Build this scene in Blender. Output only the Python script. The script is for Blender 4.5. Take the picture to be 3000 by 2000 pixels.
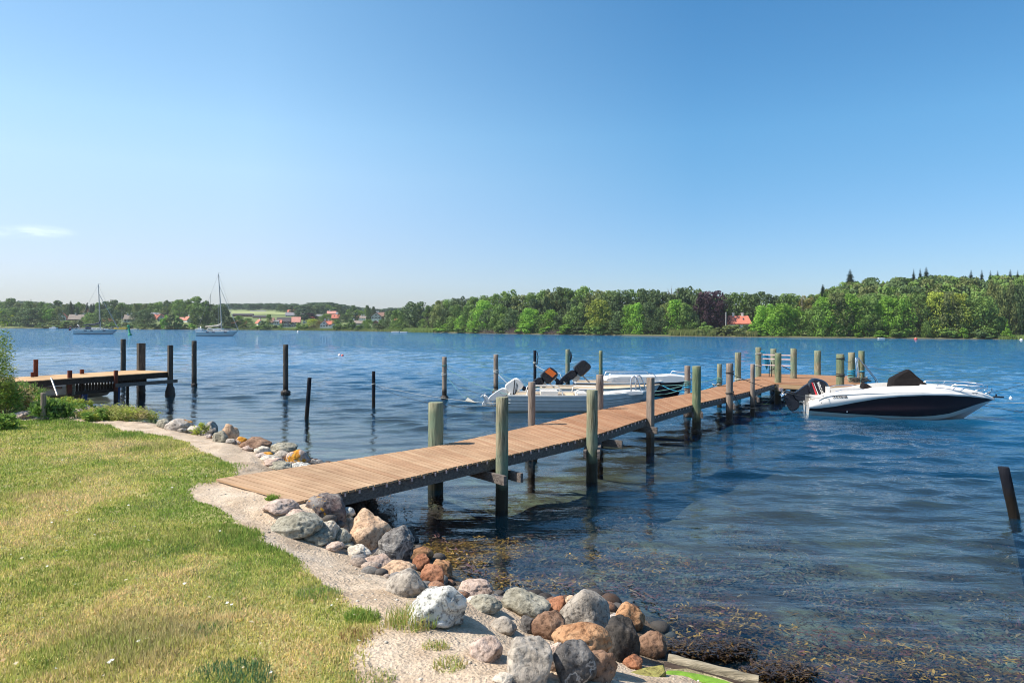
import bpy, math, random
import numpy as np
from math import radians, sin, cos, pi, sqrt, atan2, tan, exp
from mathutils import Vector, noise as mn

for _o in list(bpy.data.objects): bpy.data.objects.remove(_o)
scene = bpy.context.scene
COL = scene.collection

# ------------------------------------------------------------------ camera
F, CX, CY, ROLL, HC = 2080.0, 1500.0, 957.0, radians(.38), 3.0
cam_d = bpy.data.cameras.new('camera'); cam = bpy.data.objects.new('camera', cam_d); COL.objects.link(cam)
cam.location = (0, 0, HC); cam.rotation_euler = (pi/2, -ROLL, 0)
cam_d.sensor_width = 36; cam_d.lens = 36*F/3000; cam_d.shift_y = -(1000-CY)/3000
cam_d.clip_start = .1; cam_d.clip_end = 9000
scene.camera = cam

# ------------------------------------------------------------------ light
SUN_EL, SUN_AZ = 52.0, -8.0            # azimuth: degrees from -X towards +Y
sd = Vector((-cos(radians(SUN_AZ))*cos(radians(SUN_EL)), sin(radians(SUN_AZ))*cos(radians(SUN_EL)), sin(radians(SUN_EL))))
w = bpy.data.worlds.new('World'); scene.world = w; w.use_nodes = True
nt = w.node_tree; bg = nt.nodes['Background']
sky = nt.nodes.new('ShaderNodeTexSky'); sky.sky_type = 'NISHITA'; sky.sun_disc = False
sky.sun_elevation = radians(SUN_EL); sky.sun_rotation = atan2(sd.x, sd.y)
sky.air_density = 1.0; sky.dust_density = 0.35; sky.ozone_density = 3.0; sky.altitude = 0
def wn(t): return nt.nodes.new(t)
tc = wn('ShaderNodeTexCoord'); sep = wn('ShaderNodeSeparateXYZ'); nt.links.new(tc.outputs['Generated'], sep.inputs[0])
# small wisp of cloud low in the left sky
def wmath(op, a, b=None, c=None):
    n = wn('ShaderNodeMath'); n.operation = op
    for i, v in enumerate((a, b, c)):
        if v is None: continue
        if isinstance(v, (int, float)): n.inputs[i].default_value = v
        else: nt.links.new(v, n.inputs[i])
    return n.outputs[0]
az = wmath('ARCTAN2', sep.outputs[0], sep.outputs[1])
el = wmath('ARCSINE', sep.outputs[2])
def wisp(a0, e0, aw, ew, amt):
    da = wmath('DIVIDE', wmath('SUBTRACT', az, a0), aw); de = wmath('DIVIDE', wmath('SUBTRACT', el, e0), ew)
    r = wmath('ADD', wmath('MULTIPLY', da, da), wmath('MULTIPLY', de, de))
    return wmath('MULTIPLY', wmath('POWER', wmath('MAXIMUM', wmath('SUBTRACT', 1.0, r), 0.0), 1.6), amt)
nz = wn('ShaderNodeTexNoise'); nz.inputs['Scale'].default_value = 26; nz.inputs['Detail'].default_value = 5
mp = wn('ShaderNodeMapping'); mp.inputs['Scale'].default_value = (1, 1, 5)
nt.links.new(tc.outputs['Generated'], mp.inputs[0]); nt.links.new(mp.outputs[0], nz.inputs['Vector'])
cl = wmath('ADD', wisp(-.585, .108, .040, .0085, .55), wisp(-.61, .104, .05, .010, .30))
cl = wmath('MULTIPLY', cl, wmath('MAXIMUM', wmath('MULTIPLY', wmath('SUBTRACT', nz.outputs[0], .36), 3.0), 0.0))
cmix = wn('ShaderNodeMixRGB'); cmix.inputs[2].default_value = (7.0, 7.8, 8.8, 1)
nt.links.new(wmath('MINIMUM', cl, .5), cmix.inputs[0]); hs = wn('ShaderNodeHueSaturation'); hs.inputs['Saturation'].default_value = 1.30; nt.links.new(sky.outputs[0], hs.inputs['Color'])
hr = wn('ShaderNodeValToRGB'); hr.color_ramp.elements[0].position = .0; hr.color_ramp.elements[0].color = (.50, .545, .755, 1); hr.color_ramp.elements[1].position = .26; hr.color_ramp.elements[1].color = (1, 1, 1, 1)
nt.links.new(el, hr.inputs[0]); hm = wn('ShaderNodeMixRGB'); hm.blend_type = 'MULTIPLY'; hm.inputs[0].default_value = 1
nt.links.new(hs.outputs[0], hm.inputs[1]); nt.links.new(hr.outputs[0], hm.inputs[2]); sa_ = atan2(sd.x, sd.y); cs = wmath('MULTIPLY_ADD', wmath('COSINE', wmath('SUBTRACT', az, sa_)), .5, .5)
ar = wn('ShaderNodeValToRGB'); e_ = ar.color_ramp.elements; e_[0].position = .31; e_[0].color = (.415, .425, .385, 1); e_[1].position = .86; e_[1].color = (.90, .575, .42, 1)
q_ = e_.new(.605); q_.color = (.98, .64, .468, 1); nt.links.new(cs, ar.inputs[0])
ad_ = wn('ShaderNodeMixRGB'); ad_.blend_type = 'MULTIPLY'; nt.links.new(wmath('MINIMUM', wmath('MAXIMUM', wmath('DIVIDE', el, .2), 0.0), 1.0), ad_.inputs[0]); nt.links.new(hm.outputs[0], ad_.inputs[1])
a2 = wn('ShaderNodeVectorMath'); a2.operation = 'SCALE'; a2.inputs['Scale'].default_value = 2.4; nt.links.new(ar.outputs[0], a2.inputs[0]); nt.links.new(a2.outputs[0], ad_.inputs[2])
nt.links.new(ad_.outputs[0], cmix.inputs[1])
nt.links.new(cmix.outputs[0], bg.inputs['Color'])
bg.inputs['Strength'].default_value = 0.11
sl = bpy.data.lights.new('sun', 'SUN'); sl.energy = 4.4; sl.angle = radians(.5); sl.color = (1, .94, .84)
so = bpy.data.objects.new('sun', sl); COL.objects.link(so); so.rotation_euler = sd.to_track_quat('Z', 'Y').to_euler()
so.location = (-20, 10, 40)
scene.view_settings.view_transform = 'Standard'; scene.view_settings.look = 'None'
scene.view_settings.exposure = 0.72; scene.view_settings.gamma = 1; scene.view_settings.use_curve_mapping = False
scene.cycles.use_denoising = True; scene.cycles.pixel_filter_type = 'BLACKMAN_HARRIS'; scene.cycles.filter_width = 1.05
scene.cycles.transparent_max_bounces = 24
scene.cycles.max_bounces = 8
scene.cycles.caustics_reflective = False; scene.cycles.caustics_refractive = False

# ------------------------------------------------------------------ photo pixel -> place in the world
def ray(px, py):
    dx, dy = px-CX, py-CY
    return (dx*cos(ROLL)+dy*sin(ROLL))/F, (-dx*sin(ROLL)+dy*cos(ROLL))/F
def unp(px, py, z=0.0):
    u, v = ray(px, py); d = (HC-z)/v
    return Vector((u*d, d, z))
def unpd(px, py, d):
    u, v = ray(px, py); return Vector((u*d, d, HC-v*d))

# ------------------------------------------------------------------ helpers
def tag(o, label=None, cat=None, group=None, kind=None):
    if label: o['label'] = label
    if cat: o['category'] = cat
    if group: o['group'] = group
    if kind: o['kind'] = kind
    return o
def empty(name, loc, label, cat, group=None):
    o = bpy.data.objects.new(name, None); COL.objects.link(o); o.location = loc
    o.empty_display_size = .2
    return tag(o, label, cat, group)
class MB:
    def __init__(s): s.v = []; s.f = []; s.m = []; s.s = []
    def add(s, vs, fs, mi=0, smooth=False):
        n = len(s.v); s.v += [tuple(p) for p in vs]
        for f in fs: s.f.append(tuple(i+n for i in f)); s.m.append(mi); s.s.append(smooth)
        return s
    def quadbox(s, b, t, mi=0):   # bottom 4 pts, top 4 pts (ccw)
        return s.add(list(b)+list(t), [(3,2,1,0),(4,5,6,7),(0,1,5,4),(1,2,6,5),(2,3,7,6),(3,0,4,7)], mi)
    def box(s, c, sz, rz=0, mi=0):
        c = Vector(c); hx, hy, hz = sz[0]/2, sz[1]/2, sz[2]/2; ca, sa = cos(rz), sin(rz)
        P = lambda x, y, z: (c.x+x*ca-y*sa, c.y+x*sa+y*ca, c.z+z)
        return s.quadbox([P(-hx,-hy,-hz),P(hx,-hy,-hz),P(hx,hy,-hz),P(-hx,hy,-hz)], [P(-hx,-hy,hz),P(hx,-hy,hz),P(hx,hy,hz),P(-hx,hy,hz)], mi)
    def beam(s, a, b, wd, ht, mi=0):  # rectangular bar from a to b
        a, b = Vector(a), Vector(b); d = (b-a).normalized()
        up = Vector((0,0,1)) if abs(d.z) < .95 else Vector((0,1,0))
        sd_ = d.cross(up).normalized(); u2 = sd_.cross(d).normalized()
        q = lambda p: [p-sd_*wd/2-u2*ht/2, p+sd_*wd/2-u2*ht/2, p+sd_*wd/2+u2*ht/2, p-sd_*wd/2+u2*ht/2]
        return s.add(q(a)+q(b), [(0,1,2,3),(7,6,5,4),(4,5,1,0),(5,6,2,1),(6,7,3,2),(7,4,0,3)], mi)
    def tube(s, pts, r, n=8, mi=0, smooth=True, cap=True):
        pts = [Vector(p) for p in pts]; rs = r if isinstance(r, (list, tuple)) else [r]*len(pts)
        vs = []; prev = None
        for i, p in enumerate(pts):
            d = (pts[min(i+1, len(pts)-1)]-pts[max(i-1, 0)]).normalized()
            if prev is None:
                a = Vector((0,0,1)) if abs(d.z) < .9 else Vector((1,0,0))
                a = (a-d*a.dot(d)).normalized()
            else: a = (prev-d*prev.dot(d)).normalized()
            prev = a; b = d.cross(a)
            for k in range(n):
                t = 2*pi*k/n; vs.append(p+(a*cos(t)+b*sin(t))*rs[i])
        fs = [(i*n+k, i*n+(k+1)%n, (i+1)*n+(k+1)%n, (i+1)*n+k) for i in range(len(pts)-1) for k in range(n)]
        s.add(vs, fs, mi, smooth)
        if cap:
            m = len(pts)
            s.add(vs[:n], [tuple(range(n))[::-1]], mi); s.add(vs[(m-1)*n:], [tuple(range(n))], mi)
        return s
    def lathe(s, c, prof, n=16, mi=0, smooth=True, ax=None):
        c = Vector(c); vs = []
        for r, z in prof:
            for k in range(n):
                t = 2*pi*k/n; vs.append(c+Vector((r*cos(t), r*sin(t), z)))
        fs = [(i*n+k, i*n+(k+1)%n, (i+1)*n+(k+1)%n, (i+1)*n+k) for i in range(len(prof)-1) for k in range(n)]
        s.add(vs, fs, mi, smooth); m = len(prof)
        s.add(vs[:n], [tuple(range(n))[::-1]], mi); s.add(vs[(m-1)*n:], [tuple(range(n))], mi)
        return s
    def build(s, name, mat, parent=None, world=True):
        me = bpy.data.meshes.new(name)
        off = parent_world(parent) if (parent and world) else Vector((0,0,0))
        me.from_pydata([(v[0]-off.x, v[1]-off.y, v[2]-off.z) for v in s.v], [], s.f)
        for m in (mat if isinstance(mat, (list, tuple)) else [mat]): me.materials.append(m)
        me.polygons.foreach_set('material_index', s.m); me.polygons.foreach_set('use_smooth', s.s)
        me.update(); o = bpy.data.objects.new(name, me); COL.objects.link(o)
        if parent: o.parent = parent
        return o
def parent_world(p):
    v = Vector((0,0,0))
    while p: v = v+Vector(p.location); p = p.parent
    return v
def np_mesh(name, V, Fc, mat, smooth=False, parent=None):
    """V (n,3) array, Fc (m,k) array of faces of equal size"""
    me = bpy.data.meshes.new(name); V = np.asarray(V, np.float32); Fc = np.asarray(Fc, np.int32)
    me.vertices.add(len(V)); me.vertices.foreach_set('co', V.ravel())
    k = Fc.shape[1]; me.loops.add(Fc.size); me.loops.foreach_set('vertex_index', Fc.ravel())
    me.polygons.add(len(Fc)); me.polygons.foreach_set('loop_start', np.arange(0, Fc.size, k, dtype=np.int32))
    me.polygons.foreach_set('use_smooth', np.full(len(Fc), smooth)); me.materials.append(mat)
    me.update(calc_edges=True); o = bpy.data.objects.new(name, me); COL.objects.link(o)
    if parent: o.parent = parent
    return o
def attr_col(me, name, arr):
    a = me.color_attributes.new(name, 'FLOAT_COLOR', 'POINT')
    c = np.ones((len(arr), 4), np.float32); c[:, :3] = arr; a.data.foreach_set('color', c.ravel())
def attr_f(me, name, arr):
    a = me.attributes.new(name, 'FLOAT', 'POINT'); a.data.foreach_set('value', np.asarray(arr, np.float32))

# ------------------------------------------------------------------ materials
class NT:
    def __init__(s, name):
        s.mat = bpy.data.materials.new(name); s.mat.use_nodes = True; s.t = s.mat.node_tree
        s.p = s.t.nodes['Principled BSDF']; s.out = s.t.nodes['Material Output']
        s.tc = None
    def n(s, t, **kw):
        x = s.t.nodes.new(t)
        for k, v in kw.items(): setattr(x, k, v)
        return x
    def l(s, a, b): s.t.links.new(a, b)
    def coord(s, which='Object', scale=(1,1,1), world=False):
        if world: src = s.n('ShaderNodeNewGeometry').outputs['Position']
        else:
            if not s.tc: s.tc = s.n('ShaderNodeTexCoord')
            src = s.tc.outputs[which]
        m = s.n('ShaderNodeMapping'); m.inputs['Scale'].default_value = scale; s.l(src, m.inputs[0]); return m
    def rnd(s, m, k=20):
        oi = s.n('ShaderNodeObjectInfo'); mu = s.n('ShaderNodeMath', operation='MULTIPLY'); mu.inputs[1].default_value = k
        s.l(oi.outputs['Random'], mu.inputs[0]); s.l(mu.outputs[0], m.inputs['Location']); return m
    def noise(s, m, scale=5, detail=4, rough=.55, dist=0):
        x = s.n('ShaderNodeTexNoise'); x.inputs['Scale'].default_value = scale; x.inputs['Detail'].default_value = detail
        x.inputs['Roughness'].default_value = rough; x.inputs['Distortion'].default_value = dist
        s.l(m.outputs[0], x.inputs['Vector']); return x.outputs['Fac']
    def vor(s, m, scale=5, feature='F1', out='Distance'):
        x = s.n('ShaderNodeTexVoronoi', feature=feature); x.inputs['Scale'].default_value = scale
        s.l(m.outputs[0], x.inputs['Vector']); return x.outputs[out]
    def ramp(s, fac, stops, interp='LINEAR'):
        r = s.n('ShaderNodeValToRGB'); e = r.color_ramp.elements; r.color_ramp.interpolation = interp
        for i, (p, c) in enumerate(stops):
            el_ = e[i] if i < 2 else e.new(p)
            el_.position = p; el_.color = (c, c, c, 1) if isinstance(c, (int, float)) else (*c, 1)
        s.l(fac, r.inputs[0]); return r.outputs[0]
    def mix(s, fac, a, b, mode='MIX'):
        x = s.n('ShaderNodeMixRGB', blend_type=mode)
        for i, v in ((0, fac), (1, a), (2, b)):
            if isinstance(v, (int, float)): x.inputs[i].default_value = v if i == 0 else (v, v, v, 1)
            elif isinstance(v, tuple): x.inputs[i].default_value = (*v, 1)
            else: s.l(v, x.inputs[i])
        return x.outputs[0]
    def math(s, op, a, b=0.0):
        x = s.n('ShaderNodeMath', operation=op)
        for i, v in enumerate((a, b)):
            if isinstance(v, (int, float)): x.inputs[i].default_value = v
            else: s.l(v, x.inputs[i])
        return x.outputs[0]
    def bump(s, h, strength=.5, dist=.02, nrm=None):
        b = s.n('ShaderNodeBump'); b.inputs['Strength'].default_value = strength; b.inputs['Distance'].default_value = dist
        s.l(h, b.inputs['Height'])
        if nrm is not None: s.l(nrm, b.inputs['Normal'])
        return b.outputs[0]
    def base(s, c, rough=.6, spec=.5):
        if isinstance(c, tuple): s.p.inputs['Base Color'].default_value = (*c, 1)
        else: s.l(c, s.p.inputs['Base Color'])
        if isinstance(rough, (int, float)): s.p.inputs['Roughness'].default_value = rough
        else: s.l(rough, s.p.inputs['Roughness'])
        s.p.inputs['Specular IOR Level'].default_value = spec
        return s
    def nrm(s, b): s.l(b, s.p.inputs['Normal']); return s
M = {}
def plain(name, c, rough=.5, metal=0, spec=.5, var=.12, scale=6, bump=0):
    t = NT(name); m = t.coord('Object'); f = t.noise(m, scale, 4)
    lo = tuple(x*(1-var) for x in c); hi = tuple(min(1, x*(1+var)) for x in c)
    t.base(t.ramp(f, [(.3, lo), (.7, hi)]), rough, spec); t.p.inputs['Metallic'].default_value = metal
    if bump: t.nrm(t.bump(t.noise(m, scale*6, 4), bump, .01))
    M[name] = t.mat; return t.mat
plain('white_gelcoat', (.78, .75, .70), .18, var=.03)
plain('cream_gelcoat', (.70, .58, .42), .35, var=.06)
plain('grey_gelcoat', (.56, .57, .57), .28, var=.07)
plain('pale_hull', (.45, .45, .43), .35, var=.12)
plain('black_gelcoat', (.020, .011, .016), .32, spec=.25, var=.1)
plain('black_plastic', (.012, .013, .02), .22, var=.2)
plain('dark_fabric', (.011, .009, .009), .9, spec=.15, var=.25, scale=12, bump=.35)
plain('orange_decal', (.85, .17, .02), .35, var=.04)
plain('red_decal', (.55, .03, .04), .35, var=.04)
plain('steel', (.75, .75, .76), .18, metal=1, var=.05)
plain('dull_metal', (.38, .36, .33), .42, metal=.8, var=.2)
plain('pink_rail', (.62, .45, .42), .5, var=.1)
plain('rope_white', (.48, .47, .42), .9, var=.2, scale=60)
plain('rope_dark', (.06, .06, .055), .9, var=.2, scale=60)
plain('rope_teal', (.10, .24, .22), .85, var=.3, scale=40)
plain('rope_blue', (.02, .32, .52), .8, var=.25, scale=40)
plain('buoy_green', (.01, .26, .11), .4, var=.1)
plain('buoy_red', (.6, .06, .04), .4)
plain('buoy_white', (.75, .72, .68), .4)
plain('yellow_paint', (.65, .42, .04), .4)
plain('blue_pipe', (.01, .10, .42), .35, var=.15)
plain('glass_dark', (.03, .035, .045), .08)
plain('white_wall', (.72, .70, .66), .85, var=.07, scale=1.5)
plain('yellow_wall', (.62, .48, .22), .85, var=.07, scale=1.5)
plain('brick_wall', (.30, .16, .11), .9, var=.15, scale=2)
plain('timber', (.06, .045, .035), .85, var=.2)
plain('chimney_white', (.68, .64, .6), .85)
plain('sail_cover', (.62, .55, .45), .8, var=.1)
plain('navy_cloth', (.03, .035, .07), .8, var=.1)
plain('flag_cloth', (.18, .03, .06), .8, var=.5, scale=3)
def roofm(name, c):
    t = NT(name); m = t.coord('Object'); wv = t.n('ShaderNodeTexWave', wave_type='BANDS', bands_direction='Z')
    wv.inputs['Scale'].default_value = 2.2; t.l(m.outputs[0], wv.inputs['Vector'])
    f = t.noise(m, 1.3, 5); col = t.ramp(f, [(.3, tuple(x*.78 for x in c)), (.7, tuple(min(1, x*1.15) for x in c))])
    t.base(t.mix(t.math('MULTIPLY', wv.outputs['Fac'], .18), col, tuple(x*.5 for x in c)), .8); M[name] = t.mat
roofm('roof_red', (.55, .17, .11)); roofm('roof_pink', (.58, .27, .21)); roofm('roof_brown', (.27, .15, .11))
roofm('roof_grey', (.20, .20, .22)); roofm('roof_thatch', (.27, .22, .18)); roofm('roof_dark', (.07, .065, .065)); roofm('roof_green', (.12, .15, .09))

def wood(name, c1, c2, along='Z', zstain_shade=False, k=1.0, greens=None, wet=.40):  # wet: top height of the damp zone plus the painted under-deck shade
    t = NT(name)
    sc = {'Z': (9, 9, .9), 'X': (.9, 9, 9)}[along]
    m = t.rnd(t.coord('Object', sc)); g = t.noise(m, 3.2*k, 6, .6, .6)
    m2 = t.rnd(t.coord('Object')); big = t.noise(m2, 1.6, 3)
    col = t.ramp(g, [(.32, c1), (.68, c2)])
    if greens: col = t.mix(t.ramp(big, [(.38, 0.0), (.62, 1.0)]), col, t.ramp(g, [(.3, tuple(x*.75 for x in greens)), (.7, greens)]))
    crack = t.ramp(g, [(.26, 1.0), (.33, 0.0)]); col = t.mix(t.math('MULTIPLY', crack, .7), col, (.03, .025, .02))
    if zstain_shade:   # tidal stain of dark wet wood and algae, raised to paint under-deck shade too
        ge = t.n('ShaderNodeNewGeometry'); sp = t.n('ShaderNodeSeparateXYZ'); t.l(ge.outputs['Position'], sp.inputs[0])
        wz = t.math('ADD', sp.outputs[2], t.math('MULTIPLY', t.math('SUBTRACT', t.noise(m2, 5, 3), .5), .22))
        wet_shade = t.n('ShaderNodeMapRange'); wet_shade.inputs[1].default_value = wet+.12; wet_shade.inputs[2].default_value = wet-.06
        t.l(wz, wet_shade.inputs[0]); wf = wet_shade.outputs[0]
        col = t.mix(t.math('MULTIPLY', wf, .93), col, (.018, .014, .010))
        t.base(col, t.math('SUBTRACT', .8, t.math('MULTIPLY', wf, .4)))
    else: t.base(col, .85)
    t.p.inputs['Specular IOR Level'].default_value = .18
    t.nrm(t.bump(g, .9, .025)); M[name] = t.mat
wood('post_green', (.10, .09, .05), (.42, .38, .26), zstain_shade=True, greens=(.20, .27, .185))
wood('post_grey', (.17, .13, .10), (.34, .28, .23), zstain_shade=True)
wood('post_olive', (.12, .11, .06), (.38, .35, .21), zstain_shade=True, greens=(.16, .21, .12))
wood('post_dark', (.035, .032, .03), (.12, .105, .085), zstain_shade=True)
wood('post_rust', (.09, .022, .012), (.20, .055, .03), zstain_shade=True)
wood('post_black', (.008, .009, .014), (.016, .018, .026), zstain_shade=True, k=.5)
wood('beam_grey', (.09, .075, .065), (.21, .18, .16), 'X')
wood('beam_dark', (.03, .022, .018), (.09, .065, .05), 'X')
wood('log_wood', (.14, .12, .08), (.44, .38, .27), 'X')
wood('stump_wood', (.14, .11, .08), (.40, .34, .27))
def deckm(name, c1, c2, pale):
    t = NT(name); a = t.n('ShaderNodeAttribute', attribute_name='pc'); 
    m = t.coord('Object'); g = t.n('ShaderNodeAttribute', attribute_name='gv')
    mm = t.n('ShaderNodeMapping'); mm.inputs['Scale'].default_value = (1.2, 34, 1); t.l(g.outputs['Vector'], mm.inputs[0])
    f = t.noise(mm, 1.0, 5, .65)
    big = t.noise(m, .9, 4)
    col = t.ramp(f, [(.3, c1), (.7, c2)]); col = t.mix(a.outputs['Fac'], col, t.ramp(f, [(.3, tuple(x*.62 for x in pale)), (.62, pale)]))
    col = t.mix(t.ramp(big, [(.45, 0.0), (.75, .45)]), col, tuple(x*.62 for x in c1))
    t.base(col, .9, .12); t.nrm(t.bump(f, .5, .008)); M[name] = t.mat
deckm('deck_brown', (.22, .105, .055), (.40, .215, .12), (.55, .385, .24))
deckm('deck_tan', (.42, .25, .12), (.62, .43, .25), (.66, .5, .32))

def leafm(name, c, v=.35, trans=.25, alt=None):
    t = NT(name); m = t.rnd(t.coord('Object')); f = t.noise(m, 5.5, 4, .6)
    alt = alt or (c[0]*1.5, c[1]*1.25, c[2]*.9)
    oi = t.n('ShaderNodeObjectInfo')
    col = t.ramp(f, [(.3, tuple(x*(1-v) for x in c)), (.5, c), (.72, alt)])
    hv = t.n('ShaderNodeHueSaturation'); t.l(col, hv.inputs['Color'])
    t.l(t.math('ADD', t.math('MULTIPLY', oi.outputs['Random'], .5), .75), hv.inputs['Value'])
    col = hv.outputs[0]; t.base(col, .62, .3)
    tr = t.n('ShaderNodeBsdfTranslucent'); t.l(col, tr.inputs['Color'])
    mx = t.n('ShaderNodeMixShader'); mx.inputs[0].default_value = trans
    t.l(t.p.outputs[0], mx.inputs[1]); t.l(tr.outputs[0], mx.inputs[2]); t.l(mx.outputs[0], t.out.inputs[0])
    M[name] = t.mat
leafm('leaf_mid', (0.155, 0.260, 0.055)); leafm('leaf_dark', (0.098, 0.160, 0.055)); leafm('leaf_bright', (0.198, 0.387, 0.042))
leafm('leaf_olive', (0.174, 0.220, 0.069)); leafm('leaf_yellow', (0.304, 0.375, 0.053)); leafm('leaf_copper', (0.058, 0.027, 0.039), alt=(.06, .026, .034))
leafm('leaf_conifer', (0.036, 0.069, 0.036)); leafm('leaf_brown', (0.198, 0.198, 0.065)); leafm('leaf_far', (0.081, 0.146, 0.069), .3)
leafm('leaf_reed', (0.396, 0.443, 0.140)); leafm('leaf_grey', (0.232, 0.279, 0.164))
leafm('leaf_shrub', (0.232, 0.396, 0.069), alt=(.24, .28, .05)); leafm('leaf_low', (0.279, 0.372, 0.081), alt=(.28, .25, .06))
plain('bark', (.10, .08, .06), .9, var=.3, scale=3); plain('bark_pale', (.35, .31, .27), .9, var=.2)
plain('brushwood', (.16, .115, .095), .9, var=.35, scale=3)
rng = np.random.default_rng(7); random.seed(7)
# ------------------------------------------------------------------ near shore terrain
shore_px = [(30,1148),(110,1166),(200,1190),(265,1203)]
far_px = [(350,1240),(440,1240),(500,1254),(562,1268),(640,1292),(740,1316),(822,1330),(870,1360),(926,1370)]
shore_px2 = [(1080,1448),
            (1115,1500),(1190,1565),(1275,1635),(1330,1695),(1440,1722),(1520,1748),(1640,1748),(1800,1748),(1895,1815),(1950,1885),(2000,1932),(2260,2000)]
SH = [(-150,60),(-60,44),(-26,32)]+[tuple(unp(x, y)[:2]) for x, y in shore_px]+[(unp(x, y, .7).x+.8, unp(x, y, .7).y+2.2) for x, y in far_px]+[tuple(unp(x, y)[:2]) for x, y in shore_px2]+[(3.2,5.4),(6,4.2),(12,1.5),(30,-8),(80,-30)]
SH = np.array(SH)
def shore_dist(X, Y):
    """signed distance to the waterline, positive on land (land lies right of the line's direction)"""
    best = np.full(X.shape, 1e9); sgn = np.ones(X.shape)
    for (x0, y0), (x1, y1) in zip(SH[:-1], SH[1:]):
        dx, dy = x1-x0, y1-y0; L2 = dx*dx+dy*dy
        t = np.clip(((X-x0)*dx+(Y-y0)*dy)/L2, 0, 1)
        d = np.hypot(X-x0-t*dx, Y-y0-t*dy); c = dx*(Y-y0)-dy*(X-x0)
        m = d < best-1e-9; best = np.where(m, d, best); sgn = np.where(m, np.where(c < 0, 1, -1), sgn)
    return best*sgn
def vnoise(X, Y, s, seed=0):
    """smooth value noise on arrays"""
    r = np.random.default_rng(seed); T = r.random((256, 256)); x = X*s+1000; y = Y*s+1000
    xi = np.floor(x).astype(int); yi = np.floor(y).astype(int); fx = x-xi; fy = y-yi
    fx = fx*fx*(3-2*fx); fy = fy*fy*(3-2*fy); g = lambda a, b: T[a % 256, b % 256]
    return (g(xi, yi)*(1-fx)+g(xi+1, yi)*fx)*(1-fy)+(g(xi, yi+1)*(1-fx)+g(xi+1, yi+1)*fx)*fy
def gz(X, Y, S=None):
    S = shore_dist(X, Y) if S is None else S
    z = np.interp(S, [-60,-25,-10,-4,-1.5,-.5,0,.4,.9,1.4,2.0,2.6,6,20], [-3.4,-2.4,-1.35,-.75,-.42,-.2,0,.10,.25,.45,.68,.79,.84,.95])
    rough = np.clip(S*2, 0, 1)*.03+.02
    z = z+(vnoise(X, Y, 2.1, 1)-.5)*rough*1.2+(vnoise(X, Y, 7, 2)-.5)*rough*.5
    z = z+np.where(S < -1, (vnoise(X, Y, .6, 3)-.5)*.25, 0)
    ax, ay, bx, by = -2.75, 8.85, -4.05, 10.0; dx, dy = bx-ax, by-ay; tt_ = np.clip(((X-ax)*dx+(Y-ay)*dy)/(dx*dx+dy*dy), 0, 1)
    dj = np.hypot(X-ax-tt_*dx, Y-ay-tt_*dy); z = np.maximum(z, .775-np.clip(dj-.45, 0, None)*.8+(vnoise(X, Y, 5, 4)-.5)*.02)   # sand packed up to the root of the jetty
    return z
def g1(x, y): return float(gz(np.array([x]), np.array([y]))[0])
lawn_px = [(-400,1225),(110,1226),(190,1229),(260,1233),(320,1244),(352,1256),(420,1262),(548,1287),(562,1305),(610,1322),(682,1340),(690,1356),(684,1378),(640,1398),(575,1414),(558,1428),
    (566,1450),(612,1467),(650,1484),(690,1500),(700,1518),(765,1528),(775,1545),(765,1562),(820,1575),(876,1596),(886,1635),(930,1672),(969,1707),(1010,1740),(1045,1772),(1105,1796),
    (1112,1812),(1086,1838),(1070,1900),(1045,1945),(1075,1990),(1030,2060),(1000,2400)]
LW = np.array([tuple(unp(x, y, .83)[:2]) for x, y in lawn_px]+[(-1,-30),(-60,-30),(-60,15.5)])
LW[0] = (-60, 15.5); LW = np.vstack([LW[:-1]])
def inpoly(X, Y, P):
    r = np.zeros(X.shape, bool); n = len(P)
    for i in range(n):
        x0, y0 = P[i]; x1, y1 = P[(i+1) % n]
        if y0 == y1: continue
        c = ((y0 > Y) != (y1 > Y)) & (X < (x1-x0)*(Y-y0)/(y1-y0)+x0); r ^= c
    return r
xs = np.concatenate([np.arange(-60, -30, .8), np.arange(-30, 12.01, .075), np.arange(12.5, 90, .8)]); ys = np.concatenate([np.arange(1, 40.01, .075), np.arange(40.6, 120, .8)])
GX, GY = np.meshgrid(xs, ys); SD = shore_dist(GX, GY); GZ = gz(GX, GY, SD)
edge = (vnoise(GX, GY, 3, 9)-.5)*.16
lawn_mask = inpoly(GX+edge, GY-edge, LW) & (SD > .6)
nx, ny = len(xs), len(ys)
idx = np.arange(nx*ny).reshape(ny, nx)
Q = np.stack([idx[:-1,:-1], idx[:-1,1:], idx[1:,1:], idx[1:,:-1]], -1).reshape(-1, 4)
P3 = np.stack([GX, GY, GZ], -1).reshape(-1, 3)
er = lawn_mask.copy(); er[1:-1,1:-1] &= lawn_mask[2:,1:-1] & lawn_mask[:-2,1:-1] & lawn_mask[1:-1,2:] & lawn_mask[1:-1,:-2]
fl = er[:-1,:-1].ravel(); fs = (SD[:-1,:-1] < -.05).ravel() & ~fl; fp = ~fl & ~fs
def sub(name, mask, mat):
    q = Q[mask]; u, inv = np.unique(q, return_inverse=True)
    return np_mesh(name, P3[u], inv.reshape(q.shape), mat, True)
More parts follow.
